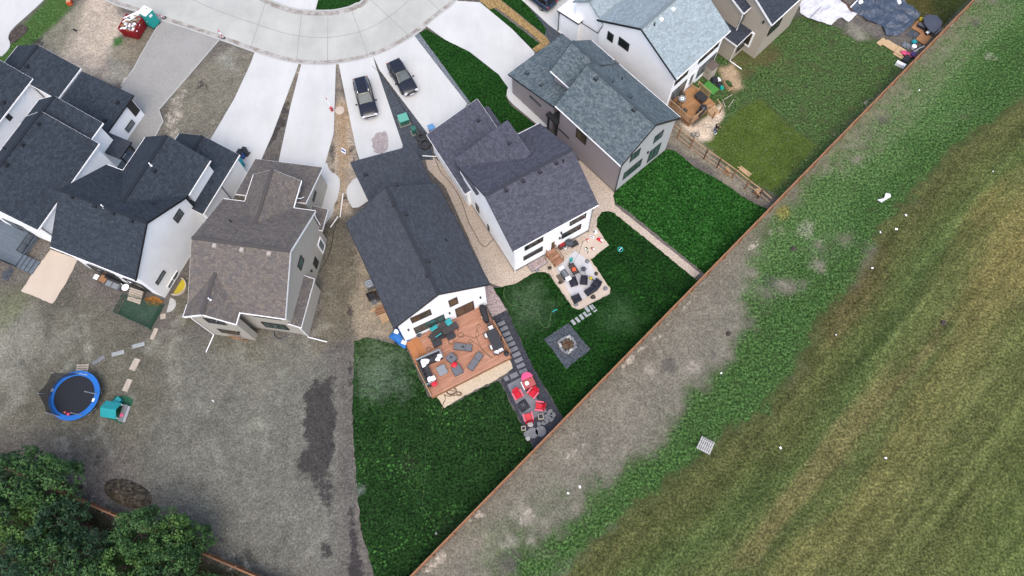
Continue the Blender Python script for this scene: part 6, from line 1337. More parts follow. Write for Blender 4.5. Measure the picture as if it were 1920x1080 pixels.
p=G(1059,515.5,.5); t=thing('barbecue','silver barbecue with dark hood on the concrete patio','barbecue',(p.x,p.y,.055),ang((1050,507),(1064,528)))
mb=MB(); mb.box(-.4,.4,-.28,.28,.1,.8); mb.build('cart',MT['blackm'],t,bevel=.02); mb=MB(); mb.T=Matrix.Translation((0,0,.82))@Matrix.Rotation(math.pi/2,4,'Y'); mb.cyl((0,0,-.4),.27,.8,20); mb.build('hood',MT['greym'],t,smooth=False)
for s_ in (-1,1): mb=MB(); mb.box(s_*.62-.2,s_*.62+.2,-.26,.26,.82,.86); mb.build('side_shelf',MT['whitep'],t)
mb=MB(); mb.tube([(-.3,-.3,.86),(.3,-.3,.86)],.02,6); mb.build('handle',MT['chrome'],t)
mb=MB(); mb.box(-.5,.5,-.72,-.3,.02,.05); mb.build('drip_mat',plain('grease_mat',S(120,108,100),.9),t)
p=G(1075,505,.4); t=thing('wheelbarrow','black wheelbarrow carrying an orange bag on the patio','wheelbarrow',(p.x,p.y,.055),ang((1082,515),(1070,496)))
mb=MB(); mb.hexa([(-.45,-.24,.3),(.4,-.2,.3),(.4,.2,.3),(-.45,.24,.3)],[(-.65,-.36,.55),(.6,-.3,.55),(.6,.3,.55),(-.65,.36,.55)]); mb.build('tray',MT['blackm'],t,bevel=.02); mb=MB(); mb.box(-.5,.45,-.23,.23,.551,.56); mb.build('load',plain('barrow_soil',S(90,76,68),.95),t)
mb=MB(); mb.torus((.65,0,.2),.16,.045,18,8,Matrix.Rotation(math.pi/2,4,'X')); mb.build('wheel',MT['rubber'],t)
for s_ in (-1,1): mb=MB(); mb.tube([(.65,s_*.1,.2),(-.2,s_*.25,.3),(-1.1,s_*.3,.6)],.022,6); mb.build('handle',MT['blackm'],t)
for s_ in (-1,1): mb=MB(); mb.tube([(-.4,s_*.25,.3),(-.45,s_*.27,0)],.02,6); mb.build('leg',MT['blackm'],t)
mb=MB(); mb.obox((0,0,0),(.42,.4,.25),.3); o=mb.build('bag',MT['orange'],bevel=.08,seg=3); p=G(1076,505,.7); o.location=(p.x,p.y,.055+.66); tag(o,'orange bag lying in the black wheelbarrow','bag')
p=G(1094,505,.4); t=thing('camp_stool','blue-grey round stool with splayed legs on the patio','stool',(p.x,p.y,.055)); mb=MB(); mb.cyl((0,0,.42),.27,.04,10); mb.build('seat',MT['slate'],t)
for k in range(4): q=1.57*k+.5; mb=MB(); mb.tube([(.2*math.cos(q),.2*math.sin(q),.42),(.42*math.cos(q),.42*math.sin(q),0)],.02,6); mb.build('leg',MT['greym'],t)
PZ=.055
armchair('black patio armchair left, facing the black wheelbarrow',(1075.5,529),r29+2.9+math.pi,PZ,MT['navyf'],MT['navyf'],'black chairs on the concrete patio',.72); armchair('black patio armchair right of the middle, facing the barbecue',(1095,526),r29+2.5+math.pi,PZ,MT['navyf'],MT['navyf'],'black chairs on the concrete patio',.72); armchair('black patio armchair at the far right corner of the patio',(1118,533.5),r29-1.2,PZ,MT['navyf'],MT['navyf'],'black chairs on the concrete patio',.8)
c,wx,wy,rz=rect3((1102,555),(1121,543),(1114,533),.4); t=thing('loveseat','black loveseat along the lower edge of the concrete patio','sofa',(c.x,c.y,PZ),rz); a,b=wx/2,wy/2
mb=MB(); mb.box(-a,a,-b,b,.12,.36); mb.build('base',MT['navyf'],t,bevel=.03)
for s_ in (-1,1): mb=MB(); mb.box(s_*a*.46-a*.44,s_*a*.46+a*.44,-b+.2,b-.02,.36,.46); mb.build('seat_cushion',MT['navyf'],t,bevel=.03)
mb=MB(); mb.box(-a,a,-b,-b+.18,.36,.72); mb.build('backrest',MT['navyf'],t,bevel=.03)
armchair('black patio armchair at the lower left corner of the patio',(1081,559.5),r29+math.pi-.1,PZ,MT['navyf'],MT['navyf'],'black chairs on the concrete patio',.8)
def kettle(px,label,mat,z=PZ,r=.36):
    p=G(*px,.6); t=thing('kettle_grill',label,'grill',(p.x,p.y,z)); mb=MB(); mb.lathe((0,0,.45),[(r*.4,0),(r*.9,.15),(r,.3),(r*.9,.42),(r*.5,.52),(.05,.55)],22); mb.build('bowl',mat,t,smooth=True)
    for k in range(3): q=2.09*k; mb=MB(); mb.tube([(r*.5*math.cos(q),r*.5*math.sin(q),.5),(r*.9*math.cos(q),r*.9*math.sin(q),0)],.018,6); mb.build('leg',MT['greym'],t)
    mb=MB(); mb.tube([(-.08,0,1.0),(-.08,0,1.05),(.08,0,1.05),(.08,0,1.0)],.012,6); mb.build('lid_handle',MT['blackm'],t)
kettle((1067,457),'blue-grey kettle grill beside the cedar steps',MT['slate'],r=.42)
t=boxthing('generator','red and black generator right of the cedar steps','generator',(1054,461),(.75,.5,.5),r29,MT['bronze'],PZ,top=MT['red']); 
mb=MB(); mb.tube([(-.35,-.22,.5),(-.35,-.22,.62),(.35,-.22,.62),(.35,-.22,.5)],.02,6); mb.build('frame_bar',MT['blackm'],t)
p=G(1060,464.5,.2); t=thing('bucket','white bucket in front of the red generator','bucket',(p.x,p.y,PZ)); mb=MB(); mb.lathe((0,0,0),[(.14,0),(.18,.34),(.15,.34),(.12,.05)],18); mb.build('pail',MT['whitep'],t); mb=MB(); mb.tube([(-.18,0,.33),(-.1,.1,.42),(.1,.1,.42),(.18,0,.33)],.008,5); mb.build('handle',MT['greym'],t)
covered('bag','black rubbish bag heap against the wall right of the grill','bag',(1077,454),(.9,.6,.5),r29,MT['blackm'],.04,taper=.6)
p=G(1071,487,.2); t=thing('watering_can','green and black watering can on the patio below the steps','watering can',(p.x,p.y,PZ),.9); mb=MB(); mb.cyl((0,0,0),.17,.3,16,.15); mb.build('body',MT['teal'],t); mb=MB(); mb.tube([(-.12,0,.08),(-.45,0,.32)],.03,6); mb.build('spout',MT['blackm'],t); mb=MB(); mb.tube([(.12,0,.05),(.26,0,.2),(.1,0,.36)],.018,6); mb.build('handle',MT['blackm'],t)
p=G(1030,478.5,.3); t=thing('broom','red broom leaning left of the cedar steps','broom',(p.x,p.y,.05),.3); mb=MB(); mb.tube([(0,0,.05),(.1,.5,1.1)],.02,6); mb.build('stick',MT['whitep'],t); mb=MB(); mb.obox((0,-.02,.08),(.5,.16,.14)); mb.build('head',MT['redp'],t,bevel=.03)
p=G(1111,524,.2); t=thing('leaf_blower','yellow and black leaf blower on the right of the patio','leaf blower',(p.x,p.y,PZ),ang((1107,521),(1117,529))); mb=MB(); mb.obox((-.2,0,.15),(.35,.28,.26)); mb.build('motor',MT['yellow'],t,bevel=.06); mb=MB(); mb.tube([(-.05,0,.14),(.6,0,.06)],.06,8); mb.build('nozzle',MT['blackm'],t)
for k,(px,r) in enumerate([((1050.5,530.5),.2),((1080,572),.22),((1112,558),.25),((1135,541.5),.22),((1117.7,514),.2),((1100.7,491),.22),((1030.5,503),.22),((1006.5,507.5),.22),((1019.5,487.5),.26)]):
    lab=['halfway down the left border of the patio','at the lower left corner of the patio','on the lower border under the loveseat','at the lower right corner of the patio','halfway down the right border of the patio','at the top of the right border of the patio','at the top of the left border of the patio','below the window well','large one right of the window well'][k]
    p=G(*px); mb=MB(); mb.ball((0,0,r*.3),r,9,6,.55,.22); o=mb.build('rock',MT['stone' if k%2 else 'mulch'],smooth=True); o.location=(p.x,p.y,.05); tag(o,'brown-grey decorative rock '+lab,'rock','rocks around the patio border')
p=G(1008,496); t=thing('window_well','grey half covered window well under the left rear window','window well',(p.x,p.y,.01),r29); mb=MB(); mb.box(-.95,.95,-.45,.45,0,.22); mb.build('well',MT['greym'],t,bevel=.05); mb=MB(); mb.box(-.9,.9,-.4,.4,.221,.25); mb.build('cover',MT['pebblep'],t)
TY=[((1101.5,451),'redp',(.4,.2,.15),'red toy on the beige pad, left one'),((1124.5,451),'redp',(.7,.3,.25),'red and white toy car on the beige pad'),((1110,445),'whitep',(.3,.45,.2),'white toy block near the top of the beige pad'),((1111,467),'coral',(.45,.25,.12),'dull red toy near the lower edge of the beige pad'),((1099,467),'leafp',(.35,.3,.14),'green toy near the lower corner of the beige pad'),((1100.5,474),'bronze',(.35,.14,.08),'dark toy stick at the lower edge of the beige pad'),((1116,436),'whitep',(.4,.4,.15),'white toy piece at the top corner of the beige pad')]
for px,m,sz,lab in TY:
    p=G(*px); t=thing('toy',lab,'toy',(p.x,p.y,.035),random.uniform(0,3)); a,b,h=[q/2 for q in sz]; mb=MB(); mb.hexa([(-a,-b,.04),(a,-b,.04),(a,b,.04),(-a,b,.04)],[(-a*.7,-b*.8,h*2),(a*.5,-b*.8,h*2),(a*.5,b*.8,h*2),(-a*.7,b*.8,h*2)]); mb.build('body',MT[m],t,bevel=.03); mb=MB(); mb.box(-a,-a*.2,-b*.6,b*.6,h*2+.001,h*2+.05); mb.build('cap',MT['whitep' if m!='whitep' else 'greym'],t,bevel=.01)
hose('cable','dark extension lead wandering over the beige toy pad',[(1110,441),(1105,447),(1092,452),(1090,462),(1086,474),(1081,480),(1077,490),(1072,497)],.016,.045,MT['blackm'])
# ---------------------------------------------------------------- tan deck of the tall white house
HZ=.6; c,wx,wy,rz=rect3((1252,195),(1301,158),(1340,196),HZ); HD=thing('deck','tan wooden deck with railings behind the tall white house','deck',c,rz); a,b=wx/2,wy/2; HR=rz
mb=MB(); mb.box(-a,a,-b,b,HZ-.06,HZ); mb.build('floor',MT['woodH'],HD); mb=MB(); mb.box(-a+.04,a-.04,-b+.04,b-.04,0,HZ-.062); mb.build('skirt',MT['lumberd'],HD)
railing(HD,(-a,b-.2,0),(-a,-b,0),HZ,.95,MT['lumber'],22,.1); railing(HD,(-a,-b,0),(a*.35,-b,0),HZ,.95,MT['lumber'],22,.1); railing(HD,(a,b-.5,0),(a,b-2.2,0),HZ,.95,MT['lumber'],14,.1)
for k in range(3): mb=MB(); mb.box(a*.4,a*.95,-b-.3*(k+1),-b-.3*k-.01,0,.48-.15*k); mb.build('step',MT['lumber'],HD)
for x in (a*.4,a*.95): mb=MB(); mb.box(x-.05,x+.05,-b-.95,-b-.85,0,1.2); mb.build('step_post',MT['lumberd'],HD); mb=MB(); mb.beam((x,-b,1.5),(x,-b-.9,1.15),.06,.08); mb.build('step_rail',MT['lumber'],HD)
def onH(px,py,z=0): p=G(px,py,HZ+z); return Vector((p.x,p.y,HZ))
c,wx,wy,rz2=rect3((1303,177),(1317.5,190),(1325,180),HZ+.6); t=thing('storage_chest','dark brown storage chest in the middle of the tan deck','chest',(c.x,c.y,HZ),rz2); a2,b2=wx/2,wy/2
mb=MB(); mb.box(-a2,a2,-b2,b2,0,.52); mb.build('box',MT['bronze'],t,bevel=.02); mb=MB(); mb.box(-a2-.03,a2+.03,-b2-.03,b2+.03,.521,.6); mb.build('lid',MT['darkfab'],t,bevel=.02); mb=MB(); mb.box(-.15,.15,-b2-.05,-b2-.031,.4,.5); mb.build('latch',MT['greym'],t)
p=onH(1316,207,.5); t=thing('covered_barbecue','black barbecue with domed lid at the lower edge of the tan deck','barbecue',p,ang((1307,216),(1321,201))); mb=MB(); mb.box(-.6,.3,-.28,.28,.05,.75); mb.build('cart',MT['blackm'],t,bevel=.03); mb=MB(); mb.ball((.15,0,.8),.42,16,10,.75); mb.build('lid',MT['blackm'],t,smooth=True); mb=MB(); mb.tube([(.45,-.15,.95),(.45,.15,.95)],.02,6); mb.build('handle',MT['greym'],t)
p=onH(1279,186,.6); t=thing('bistro_table','round pale glass bistro table on the tan deck','table',p); mb=MB(); mb.cyl((0,0,.68),.42,.04,28); mb.build('tabletop',MT['greylt'],t); mb=MB(); mb.ring((0,0,0),.2,.1,.721,.74,20); mb.build('centre_ring',MT['whitep'],t)
for k in range(4): q=1.57*k; mb=MB(); mb.tube([(.3*math.cos(q),.3*math.sin(q),0),(.1*math.cos(q),.1*math.sin(q),.68)],.018,6); mb.build('leg',MT['blackm'],t)
def wire_chair(label,px,rz):
    p=onH(*px,.45); t=thing('patio_chair',label,'chair',p,rz,'black wire chairs on the tan deck')
    mb=MB(); mb.ring((0,0,0),.3,.26,.42,.45,20); [mb.box(-.26,.26,y-.02,y+.02,.425,.44) for y in (-.15,0,.15)]; mb.build('seat',MT['blackm'],t); mb=MB(); mb.tube([(-.28,.2,.44),(-.28,.36,.9),(.28,.36,.9),(.28,.2,.44)],.022,6); [mb.tube([(x,.22,.44),(x,.36,.9)],.014,5) for x in (-.12,.05,.18)]; mb.build('backrest',MT['blackm'],t)
    for x in (-.22,.22):
        for y in (-.22,.22): mb=MB(); mb.tube([(x,y,0),(x,y,.43)],.02,6); mb.build('leg',MT['blackm'],t)
wire_chair('black wire chair tight in the corner of the tan deck',(1264,193),HR+.1); wire_chair('black wire chair second from the corner of the tan deck',(1273,200),HR+.1)
table('side_table','low brown slatted table beside the black wire chairs',(1278,205),(1284,211),(1289,206),.4,MT['bronze'],MT['bronze'],HZ)
p=onH(1280,176,.5); t=thing('armchair','small brown chair against the wall above the bistro table','chair',p,HR); mb=MB(); mb.box(-.25,.25,-.25,.2,.38,.45); mb.build('seat',MT['bronze'],t); mb=MB(); mb.obox((0,.22,.65),(.5,.05,.5),0,-.1); mb.build('backrest',MT['bronze'],t)
for x in (-.2,.2):
    for y in (-.2,.15): mb=MB(); mb.box(x-.02,x+.02,y-.02,y+.02,0,.38); mb.build('leg',MT['bronze'],t)
def planterbox(label,A1,B1,C1,z0,h,seed):
    c,wx,wy,rz=rect3(A1,B1,C1,z0+h); t=thing('planter_box',label,'planter',(c.x,c.y,z0),rz,'wooden planters by the tan deck'); a,b=wx/2,wy/2; rr=random.Random(seed)
    for x0,x1,y0,y1 in ((-a,a,-b,-b+.06),(-a,a,b-.06,b),(-a,-a+.06,-b+.06,b-.06),(a-.06,a,-b+.06,b-.06)): mb=MB(); mb.box(x0,x1,y0,y1,0,h); mb.build('side',MT['lumber'],t)
    mb=MB(); mb.box(-a+.06,a-.06,-b+.06,b-.06,.02,h-.1); mb.build('soil',MT['mulch'],t)
    mb=MB()
    for k in range(70): x,y=rr.uniform(-a+.1,a-.1),rr.uniform(-b+.1,b-.1); mb.obox((x,y,h+rr.uniform(-.08,.12)),(.16,.07,.01),rr.uniform(0,6),rr.uniform(-.6,.6),rr.uniform(-.6,.6))
    o=mb.build('plants',MT['leafp'],t); tag(o,kind='stuff')
planterbox('raised wooden planter of herbs on the tan deck by the wall',(1296,158),(1310,167),(1313,162),HZ,.45,1); planterbox('wooden planter box standing on the grass beside the green pad',(1357,152),(1368,166),(1376,161),0,.5,2)
px_slab('turf_pad','bright green artificial turf pad beside the tan deck','pad',(1316,160),(1337,177),(1351,168),.02,.3,MT['turf'],bev=.1)
c,wx,wy,rz=rect3((1327.5,122),(1334.5,128),(1343,121),1.9); t=thing('storage_locker','tall beige storage locker with brown top against the white wall','locker',(c.x,c.y,0),rz)
a2=.5; mb=MB(); mb.box(-a2,a2,-a2*.9,a2*.9,.05,1.85); mb.build('cabinet',MT['tan2'],t,bevel=.02); mb=MB(); mb.hexa([(-a2-.05,-a2,1.85),(a2+.05,-a2,1.85),(a2+.05,a2,1.85),(-a2-.05,a2,1.85)],[(-a2-.05,-a2,1.9),(a2+.05,-a2,1.9),(a2+.05,a2,2.0),(-a2-.05,a2,2.0)]); mb.build('roof',plain('brown_roof',S(112,100,94),.8),t)
for s_ in (-1,1): mb=MB(); mb.box(min(s_*.02,s_*.46),max(s_*.02,s_*.46),-a2*.9-.03,-a2*.9-.001,.1,1.8); dd=mb.build('door',MT['tan2'],t); mb=MB(); mb.box(s_*.06-.015,s_*.06+.015,-a2*.9-.06,-a2*.9-.031,.9,1.1); mb.build('handle',MT['blackm'],dd)
covered('bag','black covered heap beside the beige locker','heap',(1341,146),(.8,.8,.55),.3,MT['navyf'],0,taper=.65); covered('bag','white sack next to the black heap by the locker','bag',(1348,147),(.45,.6,.35),.5,MT['whitep'],0,taper=.6); covered('bag','teal and black bag between the green pad and the planter','bag',(1354,162),(.4,.5,.35),.2,MT['teal'],0,taper=.7); covered('bag','second black heap nearer the wooden planter','heap',(1350,155),(.7,.5,.4),.9,MT['navyf'],0,taper=.6)
for A1,B1,lab in (((1355,186),(1360,201),'pale stake lying left of the mown patch by the deck'),((1376,186),(1366,201),'pale stake lying at a slant on the mown edge'),((1373,177),(1358,186),'yellowish stake lying above the other two')):
    a,b=G(*A1,.1),G(*B1,.1); mb=MB(); mb.tube([(a.x,a.y,.08),(b.x,b.y,.08)],.04,6); tag(mb.build('garden_stake',MT['pale_wood']),lab,'stake')
# bicycle
p=G(1302,257); t=thing('bicycle','small silver bicycle lying by the divider fence posts','bicycle',(p.x,p.y,.05),.6)
for x in (-.38,.38):
    mb=MB(); mb.torus((x,0,.12),.26,.025,24,6,Matrix.Rotation(.35,4,'X')); wv=mb.build('wheel',MT['rubber'],t); mb=MB(); [mb.tube([(x+.24*math.cos(q),.24*math.sin(q)*.94,.12+.08*math.sin(q)),(x-.24*math.cos(q),-.24*math.sin(q)*.94,.12-.08*math.sin(q))],.006,4) for q in (0,.6,1.2,1.8,2.4)]; mb.build('spokes',MT['lightm'],wv)
mb=MB(); [mb.tube(q,.024,6) for q in ([(-.38,0,.14),(0,.0,.14),(.22,.32,.25),(-.12,.3,.25),(0,0,.14)],[(-.38,0,.14),(-.12,.3,.25)],[(.38,0,.14),(.22,.32,.25),(.2,.42,.28)])]; mb.build('frame',MT['greym'],t)
mb=MB(); mb.tube([(.05,.5,.3),(.2,.43,.3),(.36,.48,.32)],.02,6); mb.build('handlebar',MT['blackm'],t); mb=MB(); mb.obox((-.15,.4,.28),(.22,.12,.05),.1); mb.build('saddle',MT['blackm'],t,bevel=.02)
# ---------------------------------------------------------------- person on the lawn
def skin_chain(name,verts,edges,radii,mat,parent,sub=2,root=0):
    me=bpy.data.meshes.new(name); me.from_pydata([tuple(v) for v in verts],edges,[]); o=bpy.data.objects.new(name,me); COL.objects.link(o); o.parent=parent
    m=o.modifiers.new('skin','SKIN'); m.use_smooth_shade=True
    for i,r in enumerate(radii): me.skin_vertices[0].data[i].radius=(r,r) if not isinstance(r,tuple) else r
    me.skin_vertices[0].data[root].use_root=True
    s=o.modifiers.new('sub','SUBSURF'); s.levels=s.render_levels=sub; me.materials.append(mat); return o
p=G(1339,250); t=thing('person','person in black top and blue jeans standing on the mown grass edge','person',(p.x,p.y,.0),math.radians(120))
V_=[(0,0,.95),(0,0,1.15),(0,.01,1.38),(0,0,1.50),(0,-.02,1.6),(0,-.02,1.72)]; E_=[(0,1),(1,2),(2,3),(3,4),(4,5)]; R_=[(.15,.11),(.145,.10),(.16,.11),.055,(.075,.09),(.06,.08)]
def add(v,r,fr): V_.append(v); R_.append(r); E_.append((fr,len(V_)-1)); return len(V_)-1
for s_ in (-1,1):
    k=add((s_*.17,0,1.42),.06,2); k=add((s_*.27,-.05,1.18),.046,k); k=add((s_*.2,-.27,1.08),.036,k); k=add((s_*.15,-.34,1.09),.03,k)
    for f_ in range(4): j=add((s_*.15+(f_-1.5)*.022,-.41,1.09),.0095,k); add((s_*.15+(f_-1.5)*.025,-.455+.012*abs(f_-1.5),1.06),.0085,j)
    j=add((s_*.10,-.36,1.1),.011,k); add((s_*.075,-.40,1.09),.0095,j)
    k=add((s_*.1,0,.88),.085,0); k=add((s_*.12,-.02,.5),.062,k); k=add((s_*.13,.02,.1),.045,k); add((s_*.14,-.14,.04),.042,k)
skin_chain('body',V_,E_,R_,MT['skin'],t)
hv=[(0,-.015,1.70),(0,.02,1.79),(0,.07,1.70)]; skin_chain('hair',hv,[(0,1),(1,2)],[.085,.085,.08],MT['hair'],t)
sv=[(0,0,.97),(0,0,1.15),(0,.01,1.38),(0,0,1.47)]; se=[(0,1),(1,2),(2,3)]; sr=[(.185,.14),(.175,.13),(.19,.14),.075]
for s_ in (-1,1):
    i=len(sv); sv+=[(s_*.18,0,1.42),(s_*.27,-.05,1.18),(s_*.215,-.22,1.1)]; se+=[(2,i),(i,i+1),(i+1,i+2)]; sr+=[.08,.064,.052]
skin_chain('shirt',sv,se,sr,MT['shirt'],t)
tv=[(0,0,.98)]; te=[]; tr=[(.175,.13)]
for s_ in (-1,1):
    i=len(tv); tv+=[(s_*.1,0,.86),(s_*.12,-.02,.5),(s_*.13,.02,.1)]; te+=[(0,i),(i,i+1),(i+1,i+2)]; tr+=[.105,.082,.068]
skin_chain('trousers',tv,te,tr,MT['jeans'],t)
for s_ in (-1,1):
    mb=MB(); mb.obox((s_*.14,-.07,.045),(.11,.29,.09)); mb.build('shoe',MT['whitep'],t,bevel=.03)
    mb=MB(); mb.ball((s_*.03,-.102,1.665),.013,8,6); mb.build('eye',MT['blackm'],t); mb=MB(); mb.ball((s_*.078,-.015,1.65),.03,8,6,1.3); mb.build('ear',MT['skin'],t)
mb=MB(); mb.obox((0,-.115,1.635),(.022,.035,.045)); mb.build('nose',MT['skin'],t,bevel=.008); mb=MB(); mb.obox((0,-.103,1.595),(.05,.012,.012)); mb.build('mouth',MT['coral'],t,bevel=.004)
# ---------------------------------------------------------------- junk yard corner at the upper right
def tarp(name,label,px,mat,amp,seed,z=.05):
    P=jag([G(*p) for p in px],.5,.06); cx=sum((q.x for q in P))/len(P); cy=sum((q.y for q in P))/len(P)
    me=bpy.data.meshes.new(name); bm=bmesh.new(); f=bm.faces.new([bm.verts.new((q.x-cx,q.y-cy,z)) for q in P]); bmesh.ops.triangulate(bm,faces=bm.faces)
    for _ in range(4): bmesh.ops.subdivide_edges(bm,edges=[e for e in bm.edges if e.calc_length()>.5],cuts=1,use_grid_fill=False); bmesh.ops.triangulate(bm,faces=bm.faces)
    rr=random.Random(seed); from mathutils import noise as mn
    for v in bm.verts: q=v.co*1.1+Vector((seed,0,0)); v.co.z=z+amp*(.5+mn.noise(q))+amp*.7*abs(mn.noise(q*2.7)); 
    for f in bm.faces:
        if f.normal.z<0: f.normal_flip()
    bm.to_mesh(me); bm.free(); me.materials.append(mat); o=bpy.data.objects.new(name,me); COL.objects.link(o); o.location=(cx,cy,0); return tag(o,label,'tarp')
def c2(pts,ox=1500,oy=0,k=6): return [(ox+x/k,oy+y/k) for x,y in pts]
tarp('tarp','large crumpled white tarp on the ground beside the beige house',c2([(-40,-60),(0,150),(80,220),(200,258),(340,288),(450,200),(545,265),(635,165),(560,112),(480,50),(400,-40)]),MT['tarpw'],.22,3)
tarp('tarp','large wrinkled navy tarp spread on the grass',c2([(545,105),(640,-10),(1130,-10),(1230,70),(1345,180),(1260,280),(1100,410),(960,405),(912,300),(880,285),(760,260),(700,200)]),MT['tarpk'],.28,8)
a,b=G(1565,-12,.2),G(1598,22,.2); mb=MB(); mb.beam((a.x,a.y,.3),(b.x,b.y,.3),.14,.14); tag(mb.build('beam',MT['lumberk']),'dark wooden beam lying over the white tarp','beam')
a,b=G(1592,17,.2),G(1612,-4,.2); mb=MB(); mb.tube([(a.x,a.y,.3),(b.x,b.y,.3)],.07,8); tag(mb.build('white_pipe',MT['trimw']),'white pipe along the left edge of the navy tarp','pipe','loose white pipes')
a,b=G(1540,13,.2),G(1517,36,.2); mb=MB(); mb.tube([(a.x,a.y,.32),(b.x,b.y,.3)],.03,6); tag(mb.build('rod',MT['greym']),'thin dark rod lying on the white tarp','rod')
for k,(A1,B1,C1,m,lab) in enumerate([((860,480),(935,420),(985,455),'plywood','pale plywood piece at the left end of the row of sheets'),((930,500),(985,440),(1115,515),'plywood','long pale plywood sheet in the middle of the row'),((1060,580),(1118,515),(1195,570),'plywood','darker plywood sheet at the right end of the row'),((1045,605),(1070,575),(1180,630),'plywood','lower plywood sheet overlapping under the others'),((1250,310),(1345,200),(1400,330),'cardb','brown board nearest the navy tarp'),((1300,440),(1380,350),(1480,420),'cardb','brown board beside the fence'),((1200,385),(1250,330),(1345,385),'slate','dark grey sheet between the tarp and the brown board'),((1140,510),(1175,465),(1260,510),'slatel','blue-grey sheet left of the white bucket')]):
    px_slab('sheet_board',lab,'board',*c2([A1,B1,C1]),.03+.045*(k%3),.07+.05*(k%3),MT[m],'flat boards in the junk corner')
p=G(1750,43,.7); t=thing('playhouse_cover','dark blue-grey round cover on posts beside the fence','shelter',(p.x,p.y,0)); P=[G(*q,.9)-Vector((p.x,p.y,0)) for q in c2([(1390,195),(1440,160),(1540,172),(1605,250),(1580,320),(1500,372),(1440,320),(1400,265)])]
mb=MB(); n=len(P); a=[mb.P((q.x,q.y,.85)) for q in P]; b=[mb.P((q.x,q.y,.9)) for q in P]; tp=mb.P((0,0,1.12)); mb.F(a[::-1])
for i in range(n): j=(i+1)%n; mb.F((a[i],a[j],b[j],b[i])); mb.F((b[i],b[j],tp))
mb.build('canopy',plain('slate_canvas',S(76,82,98),.8,.1),t)
for q in P[::2]: mb=MB(); mb.box(q.x*.9-.04,q.x*.9+.04,q.y*.9-.04,q.y*.9+.04,0,.86); mb.build('post',MT['blackm'],t)
for px,lab,m in (((1713.5,88),'white bucket in the junk corner by the fence','whitep'),((1727.5,37),'yellow bucket beside the round cover','yellow')):
    p=G(*px,.3); t=thing('bucket',lab,'bucket',(p.x,p.y,.05)); mb=MB(); mb.lathe((0,0,0),[(.2,0),(.27,.4),(.24,.4),(.18,.05)],18); mb.build('pail',MT[m],t); mb=MB(); mb.cyl((0,0,.36),.235,.03,18); mb.build('lid',MT[m],t)
p=G(1703,101,.3); t=thing('kayak','small pink boat shell lying in front of the fence','toy boat',(p.x,p.y,.05),ang((1695,98),(1712,104))); mb=MB(); R=[[mb.P((x,y,z)) for y,z in ((-w_,.25),(-w_*.6,.0),(w_*.6,.0),(w_,.25),(w_*.7,.3),(-w_*.7,.3))] for x,w_ in ((-.85,.05),(-.55,.25),(0,.33),(.55,.25),(.85,.05))]
for r0,r1 in zip(R,R[1:]):
    for k in range(6): l=(k+1)%6; mb.F((r0[k],r1[k],r1[l],r0[l]))
mb.F(R[0]); mb.F(R[-1][::-1]); mb.build('hull',MT['pink'],t,smooth=True); mb=MB(); mb.ring((0,0,0),.22,.17,.3,.33,18); mb.build('seat_rim',MT['blackm'],t)
boxthing('storage_box','black storage box against the fence below the pink boat','box',(1699,112),(1.0,.6,.5),.8,MT['darkfab'],0,top=MT['blackm']); boxthing('storage_box','purple and black bag-like box right of the pink boat','box',(1711,104),(.6,.5,.45),.8,MT['navyf'],0,top=plain('purple',S(84,60,130),.6))
px_slab('foam_block','long white block lying against the fence, lowest in the junk corner','block',*c2([(1085,700),(1100,675),(1190,735)]),0,.45,MT['whitep'])
for A1,B1,lab in (((1280,575),(1400,515),'long grey pole leaning along the fence'),((1270,600),(1330,560),'short grey pole leaning along the fence')):
    (a1,b1)=c2([A1,B1]); a,b=G(*a1,.2),G(*b1,.7); mb=MB(); mb.tube([(a.x,a.y,.12),(b.x,b.y,.7)],.06,7); tag(mb.build('pole',MT['lightm']),lab,'pole')
px_slab('tool_box','grey tool box beside the round cover and the fence','box',*c2([(1510,375),(1575,325),(1590,340)]),0,.4,MT['greym']); boxthing('bicycle_trailer','dark blue and grey folded pushchair on the brown boards','pushchair',(1728,49),(.9,.5,.35),-.7,MT['navyf'],.1,top=MT['greym']); boxthing('tool_bag','dark bag with white handle near the fence end of the boards','bag',(1739,62),(.55,.4,.3),.6,MT['navyf'],.12,top=MT['whitep']); boxthing('blue_crate','pale blue crate beside the dark sheet','crate',(1714,79),(.45,.45,.35),.5,MT['turq'],.05)
for px,lab,sz in (((1615,1),'white sack at the top edge left of the navy tarp',(.6,.5,.3)),((1687,1),'white sack at the top edge right on the navy tarp',(.45,.6,.3))): covered('sack',lab,'bag',px,sz,.4,MT['whitep'],.1,taper=.6)
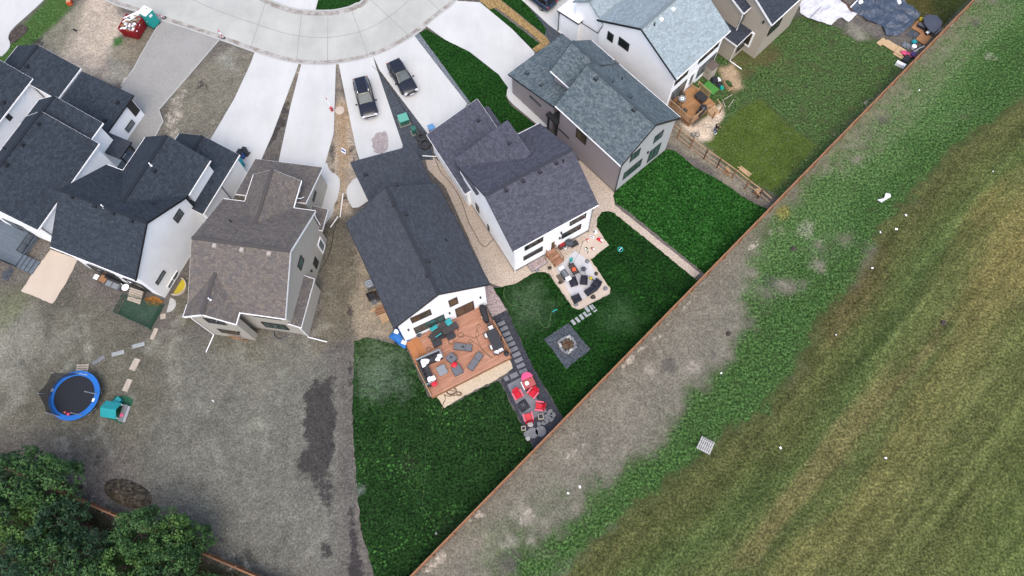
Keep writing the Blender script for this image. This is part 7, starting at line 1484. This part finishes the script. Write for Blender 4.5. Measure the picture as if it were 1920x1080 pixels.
# lumber on the divider fence
for A1,B1,w_,lab in (((1383,318),(1405,333),.5,'bundle of pale boards lying along the divider fence'),((1418,350),(1431,357),.7,'short heap of pale offcuts by the last divider posts'),((1363,311),(1372,317),.35,'small pale offcut in the middle of the divider fence')):
    a,b=G(*A1,1.2),G(*B1,1.2); d=b-a; t=thing('lumber_bundle',lab,'lumber',((a.x+b.x)/2,(a.y+b.y)/2,0),math.atan2(d.y,d.x)); n=5
    for k in range(n): mb=MB(); mb.obox((random.uniform(-.1,.1),-w_/2+w_*k/n,1.74+.03*(k%2) if 'bundle' in lab else .9),(d.length*random.uniform(.8,1.1),w_/n*.8,.04),random.uniform(-.08,.08)*(1 if 'bundle' in lab else 5)); mb.build('board',MT['lumber'],t)
    if 'bundle' not in lab: mb=MB(); mb.box(-.3,.3,-.1,.1,0,.88); mb.build('trestle',MT['lumberd'],t)
# ---------------------------------------------------------------- litter in the field
o=tarp('plastic_sheet','crumpled white plastic sheet lying in the green strip of the field',c2([(815,425),(850,440),(880,420),(910,405),(905,385),(870,380),(868,412),(830,418)],1440,270,4),MT['tarpw'],.2,5)
LT=[(1635,503),(1567,628),(1698,404),(1680,430),(1861,322),(1463,840),(1660,859),(1352,700),(1087,913),(1065,925),(1723,170),(1650,436)]
for k,(x,y) in enumerate(LT):
    p=G(x,y); mb=MB(); s=random.uniform(.08,.2); mb.obox((0,0,.08),(s*1.3,s,.06),k,random.uniform(-.4,.4)); o=mb.build('litter',MT['whitep'],bevel=.02); o.location=(p.x,p.y,0); tag(o,'small scrap of white litter lying loose in the open field','litter','scraps of white litter in the field')
for k,(x,y,lab) in enumerate([(1768,605,'dark clod lying in the pale grass of the field'),(1366,626,'dark clod at the edge of the bare soil and green strip'),(1488,467,'dark clod in the bare soil below the yellow patch')]):
    p=G(x,y); mb=MB(); mb.ball((0,0,.06),.26,9,6,.5,.3); o=mb.build('clod',MT['mulch']); o.location=p; tag(o,lab,'clod')
p=G(130,4,.3); t=boxthing('orange_crate','orange crate at the top edge beside the grass verge','crate',(130,4),(.55,.6,.5),.2,MT['orange'],0,top=MT['lumber'])
for px,s,lab in (((141,57),.35,'dark scrap lying on the pale sand at upper left'),((100,709) if False else (400,752),.12,'small white pebble on the grey lot')):
    p=G(*px); mb=MB(); mb.obox((0,0,.05),(s*1.6,s*.6,.08),-.6); o=mb.build('scrap',MT['blackm' if s>.2 else 'whitep']); o.location=p; tag(o,lab,'scrap')
